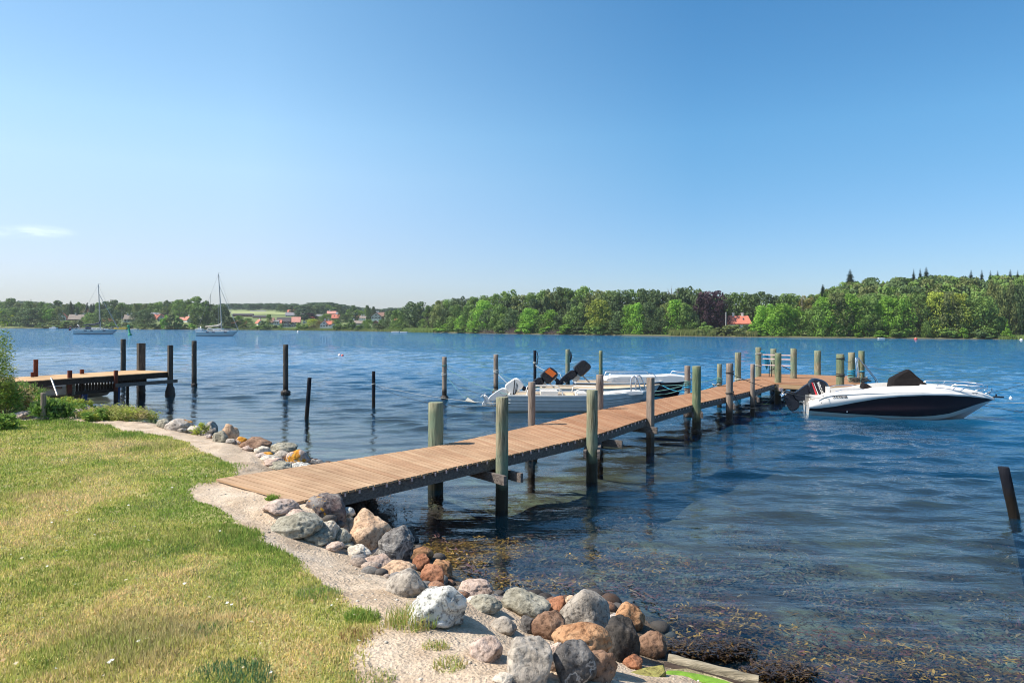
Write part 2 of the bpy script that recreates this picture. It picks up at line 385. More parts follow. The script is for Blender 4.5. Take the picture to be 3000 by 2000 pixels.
# materials of the ground
t = NT('lawn_soil'); m = t.coord(world=True); a = t.noise(m, 1.1, 5, .6); b = t.noise(m, 30, 4)
c = t.ramp(a, [(.35, (.11, .16, .035)), (.5, (.30, .31, .08)), (.68, (.46, .40, .17))])
t.base(t.mix(t.ramp(b, [(.3, .55), (.7, 0.0)]), c, (.05, .05, .02)), .9); t.nrm(t.bump(b, .8, .02)); M['lawn_soil'] = t.mat
t = NT('sand'); m = t.coord(world=True); a = t.noise(m, 2.2, 6, .6); b = t.noise(m, 45, 5, .7); v = t.vor(m, 38)
vc = t.n('ShaderNodeTexVoronoi'); vc.inputs['Scale'].default_value = 38; t.l(m.outputs[0], vc.inputs['Vector'])
c = t.ramp(a, [(.3, (.36, .27, .18)), (.5, (.56, .445, .32)), (.7, (.68, .565, .43))])
c = t.mix(t.ramp(b, [(.35, .5), (.6, 0.0)]), c, (.22, .16, .12))
bw = t.n('ShaderNodeRGBToBW'); t.l(vc.outputs['Color'], bw.inputs[0])
c = t.mix(t.math('MULTIPLY', t.ramp(v, [(.2, 1.0), (.34, 0.0)]), t.ramp(bw.outputs[0], [(.45, 0.0), (.6, .75)])), c, t.ramp(bw.outputs[0], [(.5, (.62, .54, .48)), (.75, (.30, .22, .18))]))
ge = t.n('ShaderNodeNewGeometry'); sp = t.n('ShaderNodeSeparateXYZ'); t.l(ge.outputs['Position'], sp.inputs[0])
wet = t.n('ShaderNodeMapRange'); wet.inputs[1].default_value = .28; wet.inputs[2].default_value = .08; t.l(t.math('ADD', sp.outputs[2], t.math('MULTIPLY', t.math('SUBTRACT', a, .5), .25)), wet.inputs[0])
c = t.mix(t.math('MULTIPLY', wet.outputs[0], .85), c, (.035, .025, .018))
t.base(c, .95, .15); t.nrm(t.bump(t.mix(.5, b, v), 1.0, .02, t.bump(t.noise(m, 7, 5, .6), .8, .06))); M['sand'] = t.mat
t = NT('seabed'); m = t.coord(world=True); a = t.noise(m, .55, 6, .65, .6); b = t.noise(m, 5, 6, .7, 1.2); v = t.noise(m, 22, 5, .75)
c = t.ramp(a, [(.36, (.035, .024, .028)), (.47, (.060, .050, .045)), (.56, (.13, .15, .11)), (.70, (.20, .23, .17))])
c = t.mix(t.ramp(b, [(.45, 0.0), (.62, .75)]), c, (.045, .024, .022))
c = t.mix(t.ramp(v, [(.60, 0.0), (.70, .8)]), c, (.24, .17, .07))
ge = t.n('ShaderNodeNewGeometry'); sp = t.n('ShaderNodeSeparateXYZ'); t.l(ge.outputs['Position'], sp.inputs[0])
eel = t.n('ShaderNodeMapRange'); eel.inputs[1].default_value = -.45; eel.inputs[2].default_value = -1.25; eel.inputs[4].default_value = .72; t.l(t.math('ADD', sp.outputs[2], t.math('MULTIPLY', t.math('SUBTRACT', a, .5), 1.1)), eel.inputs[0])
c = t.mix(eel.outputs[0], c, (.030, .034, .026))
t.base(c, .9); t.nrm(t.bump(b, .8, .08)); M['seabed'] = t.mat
lawn = tag(sub('lawn', fl, M['lawn_soil']), kind='structure')
sand = tag(sub('sand_path', fp, M['sand']), kind='structure')
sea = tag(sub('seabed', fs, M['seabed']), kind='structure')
mb = MB(); mb.add([(-2500,-1200,-3.5),(2500,-1200,-3.5),(2500,3500,-3.5),(-2500,3500,-3.5)], [(0,1,2,3)])
tag(mb.build('deep_seabed', M['seabed']), kind='structure')
mb = MB()
mb.add([(-200,-60,.85),(-60,-60,.85),(-60,42,.8),(-200,64,.8)], [(0,1,2,3)]); mb.add([(-60,-60,.85),(-30,-60,.85),(-30,1,.85),(-60,1,.85)], [(0,1,2,3)])
mb.add([(-30,-60,.85),(40,-60,.85),(5,1,.84),(-30,1,.85)], [(0,1,2,3)])
tag(mb.build('meadow_ground', M['lawn_soil']), kind='structure')

# ------------------------------------------------------------------ water
def waves(X, Y):
    r = np.random.default_rng(11); Z = np.zeros_like(X); D = np.hypot(X, Y)
    sh = np.clip(-shore_dist(X, Y), 0, 60)
    for i in range(80):
        lam = .16*(2.6/.16)**r.random(); th = radians(90+r.normal(7, 20)) if lam > .4 else radians(90+r.normal(0, 36))
        kx, ky = cos(th)*2*pi/lam, sin(th)*2*pi/lam; ph = r.random()*2*pi
        st = .0165 if lam > 1.3 else .026 if lam > .35 else .020
        calm = np.clip((sh-.2)/6, .22, 1) if lam > .5 else np.clip((sh-.2)/8, .30, 1)
        calm = calm*(.55+.9*vnoise(X, Y, .09, 100+i % 5))
        res = np.clip(1.6-(D*.008*3)/lam, 0, 1)      # drop wavelengths the grid cannot carry
        Z += np.sin(X*kx+Y*ky+ph+2.2*vnoise(X, Y, .15, 50+i % 7)*3)*lam/6.28*st*calm*res*1.5
    return Z
nr, nc = 760, 640
yy = 3.0*np.power(110/3.0, np.linspace(0, 1, nr)); tt = np.linspace(-.92, .92, nc)
WX = tt[None, :]*(yy[:, None]+6); WY = np.repeat(yy[:, None], nc, 1)
fade = np.minimum(1, np.minimum((1-np.abs(tt)/.92)[None, :]*25, np.minimum(np.linspace(0, 1, nr), 1-np.linspace(0, 1, nr))[:, None]*25))
WZ = waves(WX, WY)*fade
wi = np.arange(nr*nc).reshape(nr, nc)
WQ = np.stack([wi[:-1,:-1], wi[:-1,1:], wi[1:,1:], wi[1:,:-1]], -1).reshape(-1, 4)
WV = np.stack([WX, WY, WZ], -1).reshape(-1, 3)
xa, xb = .92*(3+6), .92*(110+6)
ring = np.array([(-2500,3,0),(-xa,3,0),(-xb,110,0),(-2500,110,0),(2500,3,0),(xa,3,0),(xb,110,0),(2500,110,0),(-2500,3500,0),(2500,3500,0),(-2500,-1200,0),(2500,-1200,0)])
n0 = len(WV); RQ = np.array([(0,1,2,3),(5,4,7,6),(3,7,9,8),(10,11,4,0)])+n0
depth = np.concatenate([np.clip(-shore_dist(WX, WY), 0, 80).ravel(), np.full(len(ring), 80.)])
t = NT('water'); t.t.nodes.remove(t.p)
m = t.coord(world=True)
ad = t.n('ShaderNodeAttribute', attribute_name='shore')
def wnoise(sc, rot=0, detail=3, dist=.4):
    mm = t.n('ShaderNodeMapping'); mm.inputs['Scale'].default_value = sc; mm.inputs['Rotation'].default_value = (0, 0, rot)
    t.l(m.outputs[0], mm.inputs[0]); x = t.n('ShaderNodeTexNoise'); x.inputs['Scale'].default_value = 1; x.inputs['Detail'].default_value = detail; x.inputs['Distortion'].default_value = dist
    t.l(mm.outputs[0], x.inputs['Vector']); return x.outputs['Fac']
far = t.n('ShaderNodeMapRange'); far.inputs[1].default_value = 14; far.inputs[2].default_value = 60; t.l(ad.outputs['Fac'], far.inputs[0])
near = t.n('ShaderNodeMapRange'); near.inputs[1].default_value = 0; near.inputs[2].default_value = 7; near.inputs[3].default_value = .25; t.l(ad.outputs['Fac'], near.inputs[0])
b1 = t.n('ShaderNodeBump'); b1.inputs['Distance'].default_value = .03; t.l(wnoise((4.5, 11, 1), .12, 3), b1.inputs['Height']); t.l(t.math('MULTIPLY', near.outputs[0], .60), b1.inputs['Strength'])
m35 = t.n('ShaderNodeMapping'); m35.inputs['Rotation'].default_value = (0, 0, .62); t.l(m.outputs[0], m35.inputs[0])
n35 = t.n('ShaderNodeTexNoise'); n35.inputs['Scale'].default_value = .5; n35.inputs['Detail'].default_value = 6; n35.inputs['Distortion'].default_value = 1.2; t.l(m35.outputs[0], n35.inputs['Vector']); wn2 = n35.outputs['Fac']
b2 = t.n('ShaderNodeBump'); b2.inputs['Distance'].default_value = .55; t.l(wn2, b2.inputs['Height']); t.l(t.math('MULTIPLY', far.outputs[0], .9), b2.inputs['Strength']); t.l(b1.outputs[0], b2.inputs['Normal'])
fr = t.n('ShaderNodeFresnel'); fr.inputs['IOR'].default_value = 1.333; t.l(b2.outputs[0], fr.inputs['Normal'])
gl = t.n('ShaderNodeBsdfGlossy'); gl.inputs['Roughness'].default_value = .02; gl.inputs['Color'].default_value = (.94, .97, 1, 1); t.l(b2.outputs[0], gl.inputs['Normal'])
tr = t.n('ShaderNodeBsdfTransparent'); tr.inputs['Color'].default_value = (.84, .91, .87, 1)
df = t.n('ShaderNodeBsdfDiffuse'); 
df.inputs['Color'].default_value = (.007, .095, .205, 1)
dm = t.n('ShaderNodeMapRange'); dm.interpolation_type = 'SMOOTHSTEP'; dm.inputs[1].default_value = .5; dm.inputs[2].default_value = 34; dm.inputs[3].default_value = .04; t.l(ad.outputs['Fac'], dm.inputs[0])
body = t.n('ShaderNodeMixShader'); t.l(dm.outputs[0], body.inputs[0]); t.l(tr.outputs[0], body.inputs[1]); t.l(df.outputs[0], body.inputs[2])
ms = t.n('ShaderNodeMixShader'); t.l(fr.outputs[0], ms.inputs[0]); t.l(body.outputs[0], ms.inputs[1]); t.l(gl.outputs[0], ms.inputs[2]); t.l(ms.outputs[0], t.out.inputs[0])
M['water'] = t.mat
wat = np_mesh('water', np.vstack([WV, ring]), np.vstack([WQ, RQ]), M['water'], True)
attr_f(wat.data, 'shore', depth); tag(wat, kind='structure')

# ------------------------------------------------------------------ grass of the lawn
def blades(name, X, Y, Z, L, W, C, mat, lean=.45, label=None, cat=None, parent=None, segs=1):
    n = len(X); a = rng.random(n)*2*pi; b = rng.random(n)*2*pi; k = rng.random(n)*lean
    dx, dy = np.cos(a)*W/2, np.sin(a)*W/2; tx, ty = np.cos(b)*k*L, np.sin(b)*k*L; h = L*np.sqrt(np.clip(1-k*k, .05, 1))
    if segs == 1:
        V = np.stack([np.stack([X-dx, Y-dy, Z], -1), np.stack([X+dx, Y+dy, Z], -1), np.stack([X+tx, Y+ty, Z+h], -1)], 1).reshape(-1, 3)
        Fc = np.arange(3*n).reshape(n, 3); per = 3
    else:   # arching blade: five vertices as a quad strip with a doubled tip
        mx, my, mz = X+tx*.35, Y+ty*.35, Z+h*.6
        V = np.stack([np.stack([X-dx, Y-dy, Z], -1), np.stack([X+dx, Y+dy, Z], -1), np.stack([mx+dx*.8, my+dy*.8, mz], -1), np.stack([mx-dx*.8, my-dy*.8, mz], -1), np.stack([X+tx*1.15, Y+ty*1.15, Z+h*.93], -1)], 1).reshape(-1, 3)
        i = np.arange(n)*5; Fc = np.concatenate([np.stack([i, i+1, i+2], -1), np.stack([i, i+2, i+3], -1), np.stack([i+3, i+2, i+4], -1)]); per = 5
    o = np_mesh(name, V, Fc, mat, False, parent); attr_col(o.data, 'Col', np.repeat(C, per, 0)); return o
t = NT('grass_blade'); a = t.n('ShaderNodeAttribute', attribute_name='Col'); t.base(a.outputs['Color'], .6, .3)
tr = t.n('ShaderNodeBsdfTranslucent'); t.l(a.outputs['Color'], tr.inputs['Color']); mx = t.n('ShaderNodeMixShader'); mx.inputs[0].default_value = .4
t.l(t.p.outputs[0], mx.inputs[1]); t.l(tr.outputs[0], mx.inputs[2]); t.l(mx.outputs[0], t.out.inputs[0]); M['grass_blade'] = t.mat
def grass_field(N):
    # more blades per square metre close by, fewer far off
    y = 3.6*np.power(21/3.6, rng.random(N)**.85); x = (-.80-.0*y)*y+rng.random(N)*(.80*y+.6); x = np.where(x < -22, -22, x)
    e = (vnoise(x, y, 3, 9)-.5)*.16+(rng.random(N)-.5)*.20
    ok = inpoly(x+e, y-e, LW); x, y = x[ok], y[ok]; sdn = shore_dist(x, y); ok = sdn > .5; x, y, sdn = x[ok], y[ok], sdn[ok]
    return x, y, sdn
x, y, sdn = grass_field(420000)
z = gz(x, y, sdn)-.004; d = np.hypot(x, y)
dry = vnoise(x, y, .55, 21)*.5+vnoise(x, y, 1.7, 22)*.3+vnoise(x, y, 6, 23)*.2+(rng.random(len(x))-.5)*.34
lush = np.clip((vnoise(x, y, .8, 31)-.62)*4, 0, 1)
g_ = np.array([.25, .35, .060]); yl = np.array([.60, .55, .16]); st = np.array([.80, .60, .32]); dk = np.array([.11, .22, .05])
k1 = np.clip((dry-.40)/.18, 0, 1)[:, None]; k2 = np.clip((dry-.63)/.14, 0, 1)[:, None]
C = g_*(1-k1)+yl*k1; C = C*(1-k2)+st*k2; C = C*(1-lush[:, None]*.35)+dk*lush[:, None]*.35; C = C*(.50+.95*rng.random((len(x), 1)))
L = (.020+.024*rng.random(len(x))+.028*lush)*(1+np.clip(d-6, 0, 12)*.02); W = .0042+.0010*d
o = blades('lawn_grass', x, y, z, L, W, C, M['grass_blade'], .98); tag(o, 'short mown green and straw coloured grass of the lawn', 'grass', kind='stuff')

n = 420; y = 4+13*rng.random(n)**1.4; x = -rng.random(n)*.8*y; ok = inpoly(x, y, LW); x, y = x[ok], y[ok]; z = gz(x, y)+.03; a = rng.random(len(x))*6.28; s_ = .008+.012*rng.random(len(x))
V = np.stack([np.stack([x+np.cos(a+k*1.57)*s_, y+np.sin(a+k*1.57)*s_*.8, z+.006*np.sin(a*3+k)], -1) for k in range(4)], 1).reshape(-1, 3)
o = np_mesh('lawn_litter', V, np.arange(len(V)).reshape(-1, 4), M['grass_blade']); attr_col(o.data, 'Col', np.repeat(np.array([(.8,.8,.76),(.5,.34,.18),(.66,.58,.40),(.8,.8,.76)])[rng.integers(0, 4, len(x))], 4, 0)); tag(o, 'tiny white daisies and dry leaf bits scattered over the lawn', 'litter', kind='stuff')
def tuft(px, py, z0, rad, hgt, n, cols, label, name='grass_tuft', wdt=.006, lean=.97, group=None):
    c = unp(px, py, z0); z0 = g1(c.x, c.y); e = empty(name, (c.x, c.y, z0), label, 'grass tuft' if 'tuft' in name else 'plant', group)
    r = rad*np.sqrt(rng.random(n)); a = rng.random(n)*2*pi; x, y = r*np.cos(a), r*np.sin(a)*.8
    L = hgt*(.45+.55*rng.random(n))*(1-.4*r/rad); cc = np.array(cols)[rng.integers(0, len(cols), n)]*(.7+.6*rng.random((n, 1)))
    blades('blades', x, y, np.full(n, -.01), L, np.full(n, wdt), cc, M['grass_blade'], lean, parent=e, segs=2); return e
G1, G2, G3, G4 = (.18,.30,.05), (.30,.38,.08), (.56,.46,.18), (.09,.20,.08)
tuft(1205, 1862, .72, .20, .25, 420, [G1, G2, G2, G3, G3], 'tallest green and straw tuft growing at the foot of the white marbled boulder')
tuft(1275, 1930, .72, .10, .09, 160, [G2, G3], 'small thin tuft on bare sand right below the tall tuft by the white boulder')
tuft(1320, 1985, .72, .12, .11, 200, [G3, G2], 'wispy straw tuft on sand at the bottom edge left of the black veined rock')
tuft(1090, 1975, .8, .16, .07, 300, [G1, G2, G3], 'low patch of grass sprouting in sand beside the lawn at the bottom edge')
tuft(1062, 1808, .8, .14, .13, 420, [G1, G2], 'long bright green tuft on the lawn corner left of the white marbled boulder')
tuft(1058, 1862, .8, .16, .10, 350, [G3, G3, (.3,.17,.08)], 'dried brown tuft on the lawn edge below the long bright tuft')
tuft(615, 1832, .84, .20, .09, 500, [G4, G4, G1], 'dark bluish green clump in the lower middle of the lawn')
tuft(672, 1975, .84, .28, .11, 700, [G4, G4, (.09,.17,.08)], 'largest dark blue green clump at the bottom edge of the lawn')
tuft(565, 1594, .84, .22, .07, 400, [G4, G1], 'dark green flat clump in the middle of the lawn level with the tan boulder')
tuft(385, 1642, .84, .24, .05, 350, [G4, G1], 'dark green flat clump in the lawn left of the middle clump')
tuft(930, 1725, .84, .20, .11, 500, [G2, G1, (.3,.33,.16)], 'pale green shaggy clump beside the curved sand strip')
tuft(640, 1352, .83, .45, .09, 700, [G1, G1, G2], 'lush green point of lawn reaching into the sand path near the jetty root')
tuft(800, 1458, .80, .10, .14, 160, [G1, G2], 'small leafy weed growing against the front edge of the jetty planks', 'weed_plant', .014, .8)
# ------------------------------------------------------------------ boulders
def rockm(name, c1, c2, c3, spk=.5, lich=0, vein=None, wetz=.12):
    t = NT(name); m = t.rnd(t.coord('Object'), 30)
    a = t.noise(m, 3.5, 6, .65, .5); b = t.noise(m, 24, 5, .7); v = t.vor(m, 60)
    c = t.ramp(a, [(.30, c1), (.5, c2), (.70, c3)])
    c = t.mix(t.ramp(b, [(.36, min(1, spk*1.5)), (.50, 0.0)]), c, tuple(x*.30 for x in c1))
    c = t.mix(t.ramp(b, [(.58, 0.0), (.72, spk*.7)]), c, tuple(min(.9, x*1.5+.08) for x in c3))
    if vein:
        n2 = t.noise(m, 2.2, 5, .6, 1.5); c = t.mix(t.ramp(n2, [(.47, 0.0), (.5, .85), (.53, 0.0)]), c, vein)
    if lich:
        n3 = t.noise(m, 4.2, 5, .7); th = {1: .63, 2: .50}[lich]
        c = t.mix(t.ramp(n3, [(th, 0.0), (th+.03, .95)]), c, t.ramp(b, [(.4, (.50, .17, .01)), (.6, (.62, .33, .03))]))
    ge = t.n('ShaderNodeNewGeometry'); sp = t.n('ShaderNodeSeparateXYZ'); t.l(ge.outputs['Position'], sp.inputs[0])
    wt = t.n('ShaderNodeMapRange'); wt.inputs[1].default_value = wetz+.10; wt.inputs[2].default_value = wetz-.05
    t.l(t.math('ADD', sp.outputs[2], t.math('MULTIPLY', t.math('SUBTRACT', a, .5), .3)), wt.inputs[0])
    c = t.mix(t.math('MULTIPLY', wt.outputs[0], .85), c, (.016, .012, .010))
    t.base(c, t.math('SUBTRACT', .88, t.math('MULTIPLY', wt.outputs[0], .5)), .22)
    t.nrm(t.bump(t.mix(.35, b, a), .8, .04)); M[name] = t.mat
rockm('rk_grey', (.20, .175, .145), (.37, .325, .27), (.54, .48, .40))
rockm('rk_green', (.18, .165, .12), (.35, .325, .25), (.50, .465, .37))
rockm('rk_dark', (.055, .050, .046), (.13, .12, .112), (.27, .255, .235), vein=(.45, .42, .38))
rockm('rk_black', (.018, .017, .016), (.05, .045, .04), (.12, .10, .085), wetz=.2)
rockm('rk_tan', (.34, .21, .13), (.54, .37, .24), (.68, .51, .36))
rockm('rk_orange', (.26, .12, .055), (.43, .235, .12), (.58, .38, .22), wetz=.1)
rockm('rk_rust', (.16, .065, .035), (.30, .13, .07), (.42, .21, .12), wetz=.1)
rockm('rk_brown', (.13, .07, .045), (.25, .15, .095), (.37, .24, .16), wetz=.1)
rockm('rk_pink', (.34, .24, .18), (.50, .38, .31), (.64, .52, .43))
rockm('rk_white', (.36, .36, .33), (.60, .59, .53), (.82, .80, .72), spk=.85, vein=(.20, .20, .19))
rockm('rk_pale', (.42, .36, .28), (.60, .53, .43), (.74, .67, .56))
rockm('rk_lichen', (.30, .23, .19), (.46, .38, .33), (.60, .52, .46), lich=2)
rockm('rk_lichen_few', (.26, .22, .18), (.44, .38, .32), (.56, .50, .44), lich=1)
rockm('rk_dark_lichen', (.07, .035, .035), (.16, .13, .12), (.36, .34, .30), lich=1)
_ico = {}
def ico(n):
    if n not in _ico:
        import bmesh
        bm = bmesh.new(); bmesh.ops.create_icosphere(bm, subdivisions=n, radius=1)
        _ico[n] = (np.array([v.co[:] for v in bm.verts]), np.array([[v.index for v in f.verts] for f in bm.faces])); bm.free()
    return _ico[n]
def rock_shape(seed, facet, sharp=34, sub_=5):
    V, Fc = ico(sub_); r = np.random.default_rng(seed)
    if facet > 0:
        n = int(9+8*r.random()); N = r.normal(size=(n, 3)); N /= np.linalg.norm(N, axis=1)[:, None]; D = .78+.30*r.random(n)
        dots = np.clip(V@N.T, .02, None); rr = D/dots
        rad = (np.sum(rr**(-sharp), 1)+1.25**(-sharp))**(-1/sharp)
        rad = rad*facet+(1-facet)*.98
    else: rad = np.ones(len(V))
    s = float(seed)*3.7
    nz_ = np.array([mn.fractal(Vector((v[0]*1.3+s, v[1]*1.3, v[2]*1.3)), .9, 2.0, 3)*.15+mn.fractal(Vector((v[0]*5+s, v[1]*5, v[2]*5)), .8, 2.0, 3)*.014*(1+facet) for v in V])
    return V*(rad+nz_)[:, None], Fc
def rock(px, py, w, h, mat, label, facet=.5, z0=None, sink=.48, rot=None, yd=.8, seed=None, peak=None, cat='boulder', name='boulder', rise=0.0):
    """px,py centre of the outline in the photo, w,h its size there; z0 the ground level it stands on"""
    seed = seed if seed is not None else int(px*7+py*3) % 9973
    w, h, facet = w*1.10, h*1.10, min(1, facet+.25)
    b = unp(px, py+h*.5, z0 if z0 is not None else .4)
    if z0 is None:
        u, v = ray(px, py+h*.46); dd = np.arange(3.5, 40, .03); zr = HC-v*dd; gg = gz(u*dd, dd)+rise; k = np.argmax((zr <= gg) | (zr < .02))
        b = Vector((u*dd[k], dd[k], max(gg[k], -.05)))
    zb = b.z if z0 is None else z0
    d = b.y; W = w/F*d; pitch = atan2(HC-zb, d); Dp = W*yd
    Hh = max((h/F*d/cos(pitch)*cos(pitch)**2-.62*Dp*sin(pitch))/cos(pitch), .34*W)
    V, Fc = rock_shape(seed, facet, sub_=5 if w > 60 else 4); rz = rot if rot is not None else (seed % 7-3)*.15
    V = V.copy(); x, y, z = V[:, 0].copy(), V[:, 1].copy(), V[:, 2].copy()
    if peak: z = z+np.clip(1-np.abs(x-peak[0])*1.3, 0, 1)*np.clip(z, 0, 1)*peak[1]
    ca, sa = cos(rz), sin(rz)
    mxx = np.abs(x*ca-y*sa).max(); X = (x*ca-y*sa)/mxx*W/2; Y = (x*sa+y*ca)*Dp/2
    zmin, zmax = z.min(), z.max(); Z = (z-zmin)/(zmax-zmin)*(Hh*(1+sink))-Hh*sink
    o = np_mesh(name, np.stack([X, Y, Z], -1), Fc, M[mat], True); o.location = (b.x, d+Dp*.36, zb)
    return tag(o, label, cat)
R = rock
# along the sand path, from the far end towards the jetty
R(473,1240,36,26,'rk_green','mossy grey boulder half hidden behind the orange spotted cream boulder, leftmost of the far row',.2)
R(516,1243,74,36,'rk_lichen_few','broad cream boulder with two orange lichen spots at the far end of the path edge',.3)
R(528,1259,32,13,'rk_grey','small flat stone at the foot of the orange spotted cream boulder',.3)
R(562,1258,40,24,'rk_pale','pale rounded boulder leaning against the tall grey boulder from the left',.3)
R(604,1251,60,46,'rk_grey','tall grey boulder with flat slanting top, between the pale stone and dark green stone',.8,peak=(.3,.3))
R(640,1278,44,34,'rk_green','dark greenish grey boulder in front of the tan topped boulder',.7)
R(664,1267,52,50,'rk_tan','tan topped upright boulder, rightmost of the far cluster',.55)
R(672,1291,28,14,'rk_grey','small stone below the tan topped upright boulder',.3)
R(610,1278,18,12,'rk_lichen','tiny stone with orange lichen wedged below the tall grey boulder',.3)
R(698,1290,42,24,'rk_lichen','grey boulder with orange lichen on its left face, left of the brown sloping boulder',.4)
R(740,1300,84,38,'rk_brown','long brown boulder sloping down to the right toward the water',.5,peak=(-.4,.2))
R(724,1312,38,15,'rk_pink','low stone in front of the long brown sloping boulder',.3)
R(762,1320,50,15,'rk_pale','flat pale stones patch between brown sloping boulder and lichen cream slab',.4)
R(790,1306,30,12,'rk_dark','small dark stone at the water behind the round green grey boulder',.3)
R(822,1313,78,34,'rk_green','round green grey boulder with a dark hole by the water',.15)
R(768,1334,46,18,'rk_lichen','cream slab with orange lichen left of the pale flat stones',.4)
R(784,1344,52,20,'rk_pale','pale flat stone below the lichen cream slab',.4)
R(822,1333,48,26,'rk_grey','smooth grey boulder left of the big orange lichen boulder',.2)
R(796,1357,62,22,'rk_pink','pinkish flat stone just above the jetty planks',.5)
R(812,1370,70,20,'rk_green','greenish flat stone touching the far edge of the jetty planks',.4)
R(862,1341,74,50,'rk_lichen','big boulder covered in bright orange lichen beside the jetty root',.4,peak=(0,.15))
R(873,1369,62,20,'rk_white','bright white flat stone under the big orange lichen boulder',.3)
R(906,1356,32,18,'rk_dark','small dark boulder right of the big orange lichen boulder',.3)
R(924,1364,46,14,'rk_dark','low dark wet stone where the jetty planks meet the water',.3)
# under and before the jetty root
R(938,1490,124,96,'rk_dark_lichen','large dark red and grey boulder with an orange lichen spot under the jetty edge',.8,seed=4,peak=(-.2,.2),z0=.56)
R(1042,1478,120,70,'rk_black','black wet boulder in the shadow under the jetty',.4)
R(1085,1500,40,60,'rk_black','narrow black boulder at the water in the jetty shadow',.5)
R(815,1486,100,36,'rk_pink','flat pinkish slab in the sand left of the orange spotted dark boulder',.6,yd=.9)
R(858,1507,78,34,'rk_pink','pinkish brown boulder sunk in sand below the flat slab',.4,seed=77)
R(846,1545,150,52,'rk_green','broad pale slab with a green grey right end beside the lawn',.3,yd=.9)
R(962,1548,60,50,'rk_pale','speckled pale grey boulder between the slab and big orange tan boulder',.4)
R(998,1573,54,46,'rk_green','smooth round grey boulder touching the big orange tan boulder on its left',.1)
R(1016,1500,44,24,'rk_white','small white boulder on top behind the big orange tan boulder',.3,rise=.1)
R(1062,1549,146,108,'rk_tan','big orange tan boulder with a pointed right end, below the jetty',.55,seed=12,peak=(.2,.1))
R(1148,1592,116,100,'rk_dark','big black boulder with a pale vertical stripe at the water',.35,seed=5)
R(924,1574,88,36,'rk_green','green grey flat boulder sunk in sand left of the round grey boulder',.4)
R(1013,1597,42,16,'rk_green','small greenish stone under the smooth round grey boulder',.3)
R(972,1600,56,22,'rk_pink','small pink stone in the sand left of the pale green grey stone',.6)
R(1041,1616,80,34,'rk_pale','pale green grey stone with a flat left side under the orange tan boulder',.5)
R(1108,1647,88,50,'rk_pink','pinkish grey double boulder between pale stone and tan boulder',.5)
R(1158,1667,100,54,'rk_tan','rounded tan boulder left of the rusty red boulder',.3)
R(1232,1622,66,44,'rk_orange','smooth orange boulder behind the rusty red boulder by the water',.2)
R(1236,1650,56,50,'rk_rust','upper rusty red brown boulder in front of the smooth orange one',.6)
R(1262,1685,70,66,'rk_rust','rusty red boulder leaning down toward the white marbled boulder',.9)
R(1293,1667,66,58,'rk_orange','orange topped wet boulder with a black foot in the water',.4)
R(1188,1704,130,84,'rk_grey','pointed pale grey boulder left of the white marbled boulder',.75,seed=31,peak=(.2,.45))
R(1257,1706,34,22,'rk_tan','small tan stone between the pointed pale grey and rusty boulders',.3)
R(1275,1768,182,138,'rk_white','largest white boulder with grey marbling',.8,seed=26,rot=.5)
R(1386,1722,104,56,'rk_pink','rounded pinkish tan boulder at the water right of the rusty boulders',.35)
R(1386,1756,44,20,'rk_pale','small pale stone between the pinkish boulder and grey oval boulder',.3)
R(1418,1769,98,48,'rk_green','smooth grey oval boulder lying on the sand right of the white boulder',.08)
R(1536,1773,146,56,'rk_green','long dark grey green boulder at the waterline right of the oval one',.6)
R(1532,1752,44,16,'rk_tan','thin tan stone peeking over the long grey green boulder',.2)
R(1633,1774,62,60,'rk_rust','reddish orange angular boulder between the long grey green and the peaked one',.8)
R(1674,1758,42,32,'rk_tan','small tan round stone behind the peaked grey boulder',.2)
R(1727,1796,176,150,'rk_grey','tallest grey boulder rising to a peak, speckled, with a dark right face',.8,seed=9,peak=(-.15,.5),yd=.7)
R(1845,1803,94,84,'rk_orange','smooth orange boulder at the water right of the peaked grey boulder',.2,peak=(-.2,.15))
R(1608,1828,96,88,'rk_brown','olive brown rounded boulder left of the big banded orange boulder',.25)
R(1548,1828,60,54,'rk_dark','dark purplish grey boulder between the sand mound and olive brown boulder',.7)
R(1592,1849,32,26,'rk_pale','small pale stone wedged under the dark purplish boulder',.6)
R(1475,1830,84,50,'rk_grey','grey rounded boulder half buried in the pale sand mound',.35,sink=.6)
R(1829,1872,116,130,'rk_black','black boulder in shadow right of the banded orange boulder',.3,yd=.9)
R(1715,1860,176,92,'rk_orange','big banded orange brown oval boulder lying in front of the peaked one',.25,seed=14,rise=.14,yd=.7)
R(1916,1885,96,84,'rk_brown','rounded brown orange boulder at the edge of the seaweed',.2,seed=41)
R(1419,1900,98,72,'rk_pink','purplish pink boulder sunk in the sand near the bottom',.5,sink=.5)
R(1545,1930,140,136,'rk_grey','big grey tan boulder with a dark broken face, bottom of the heap',.85,seed=52)
R(1626,1925,60,84,'rk_pink','narrow pinkish boulder squeezed between two big bottom boulders',.5)
R(1680,1942,130,132,'rk_dark','dark grey boulder with a white vein at the bottom edge',.85,seed=61)
R(1756,1946,112,90,'rk_brown','reddish brown angular boulder below the banded orange one',.6,seed=71)
R(1861,1940,60,46,'rk_rust','small rusty orange boulder above the green slab',.5)
R(1475,1992,60,30,'rk_pale','pale flat stone in the sand at the bottom edge under the pink boulder',.4)
R(268,1214,48,24,'rk_lichen_few','cream boulder with orange lichen between the low plants by the left dock',.25)
R(57,1216,52,22,'rk_pink','pinkish grey stone lying in the weeds at the far left',.4)
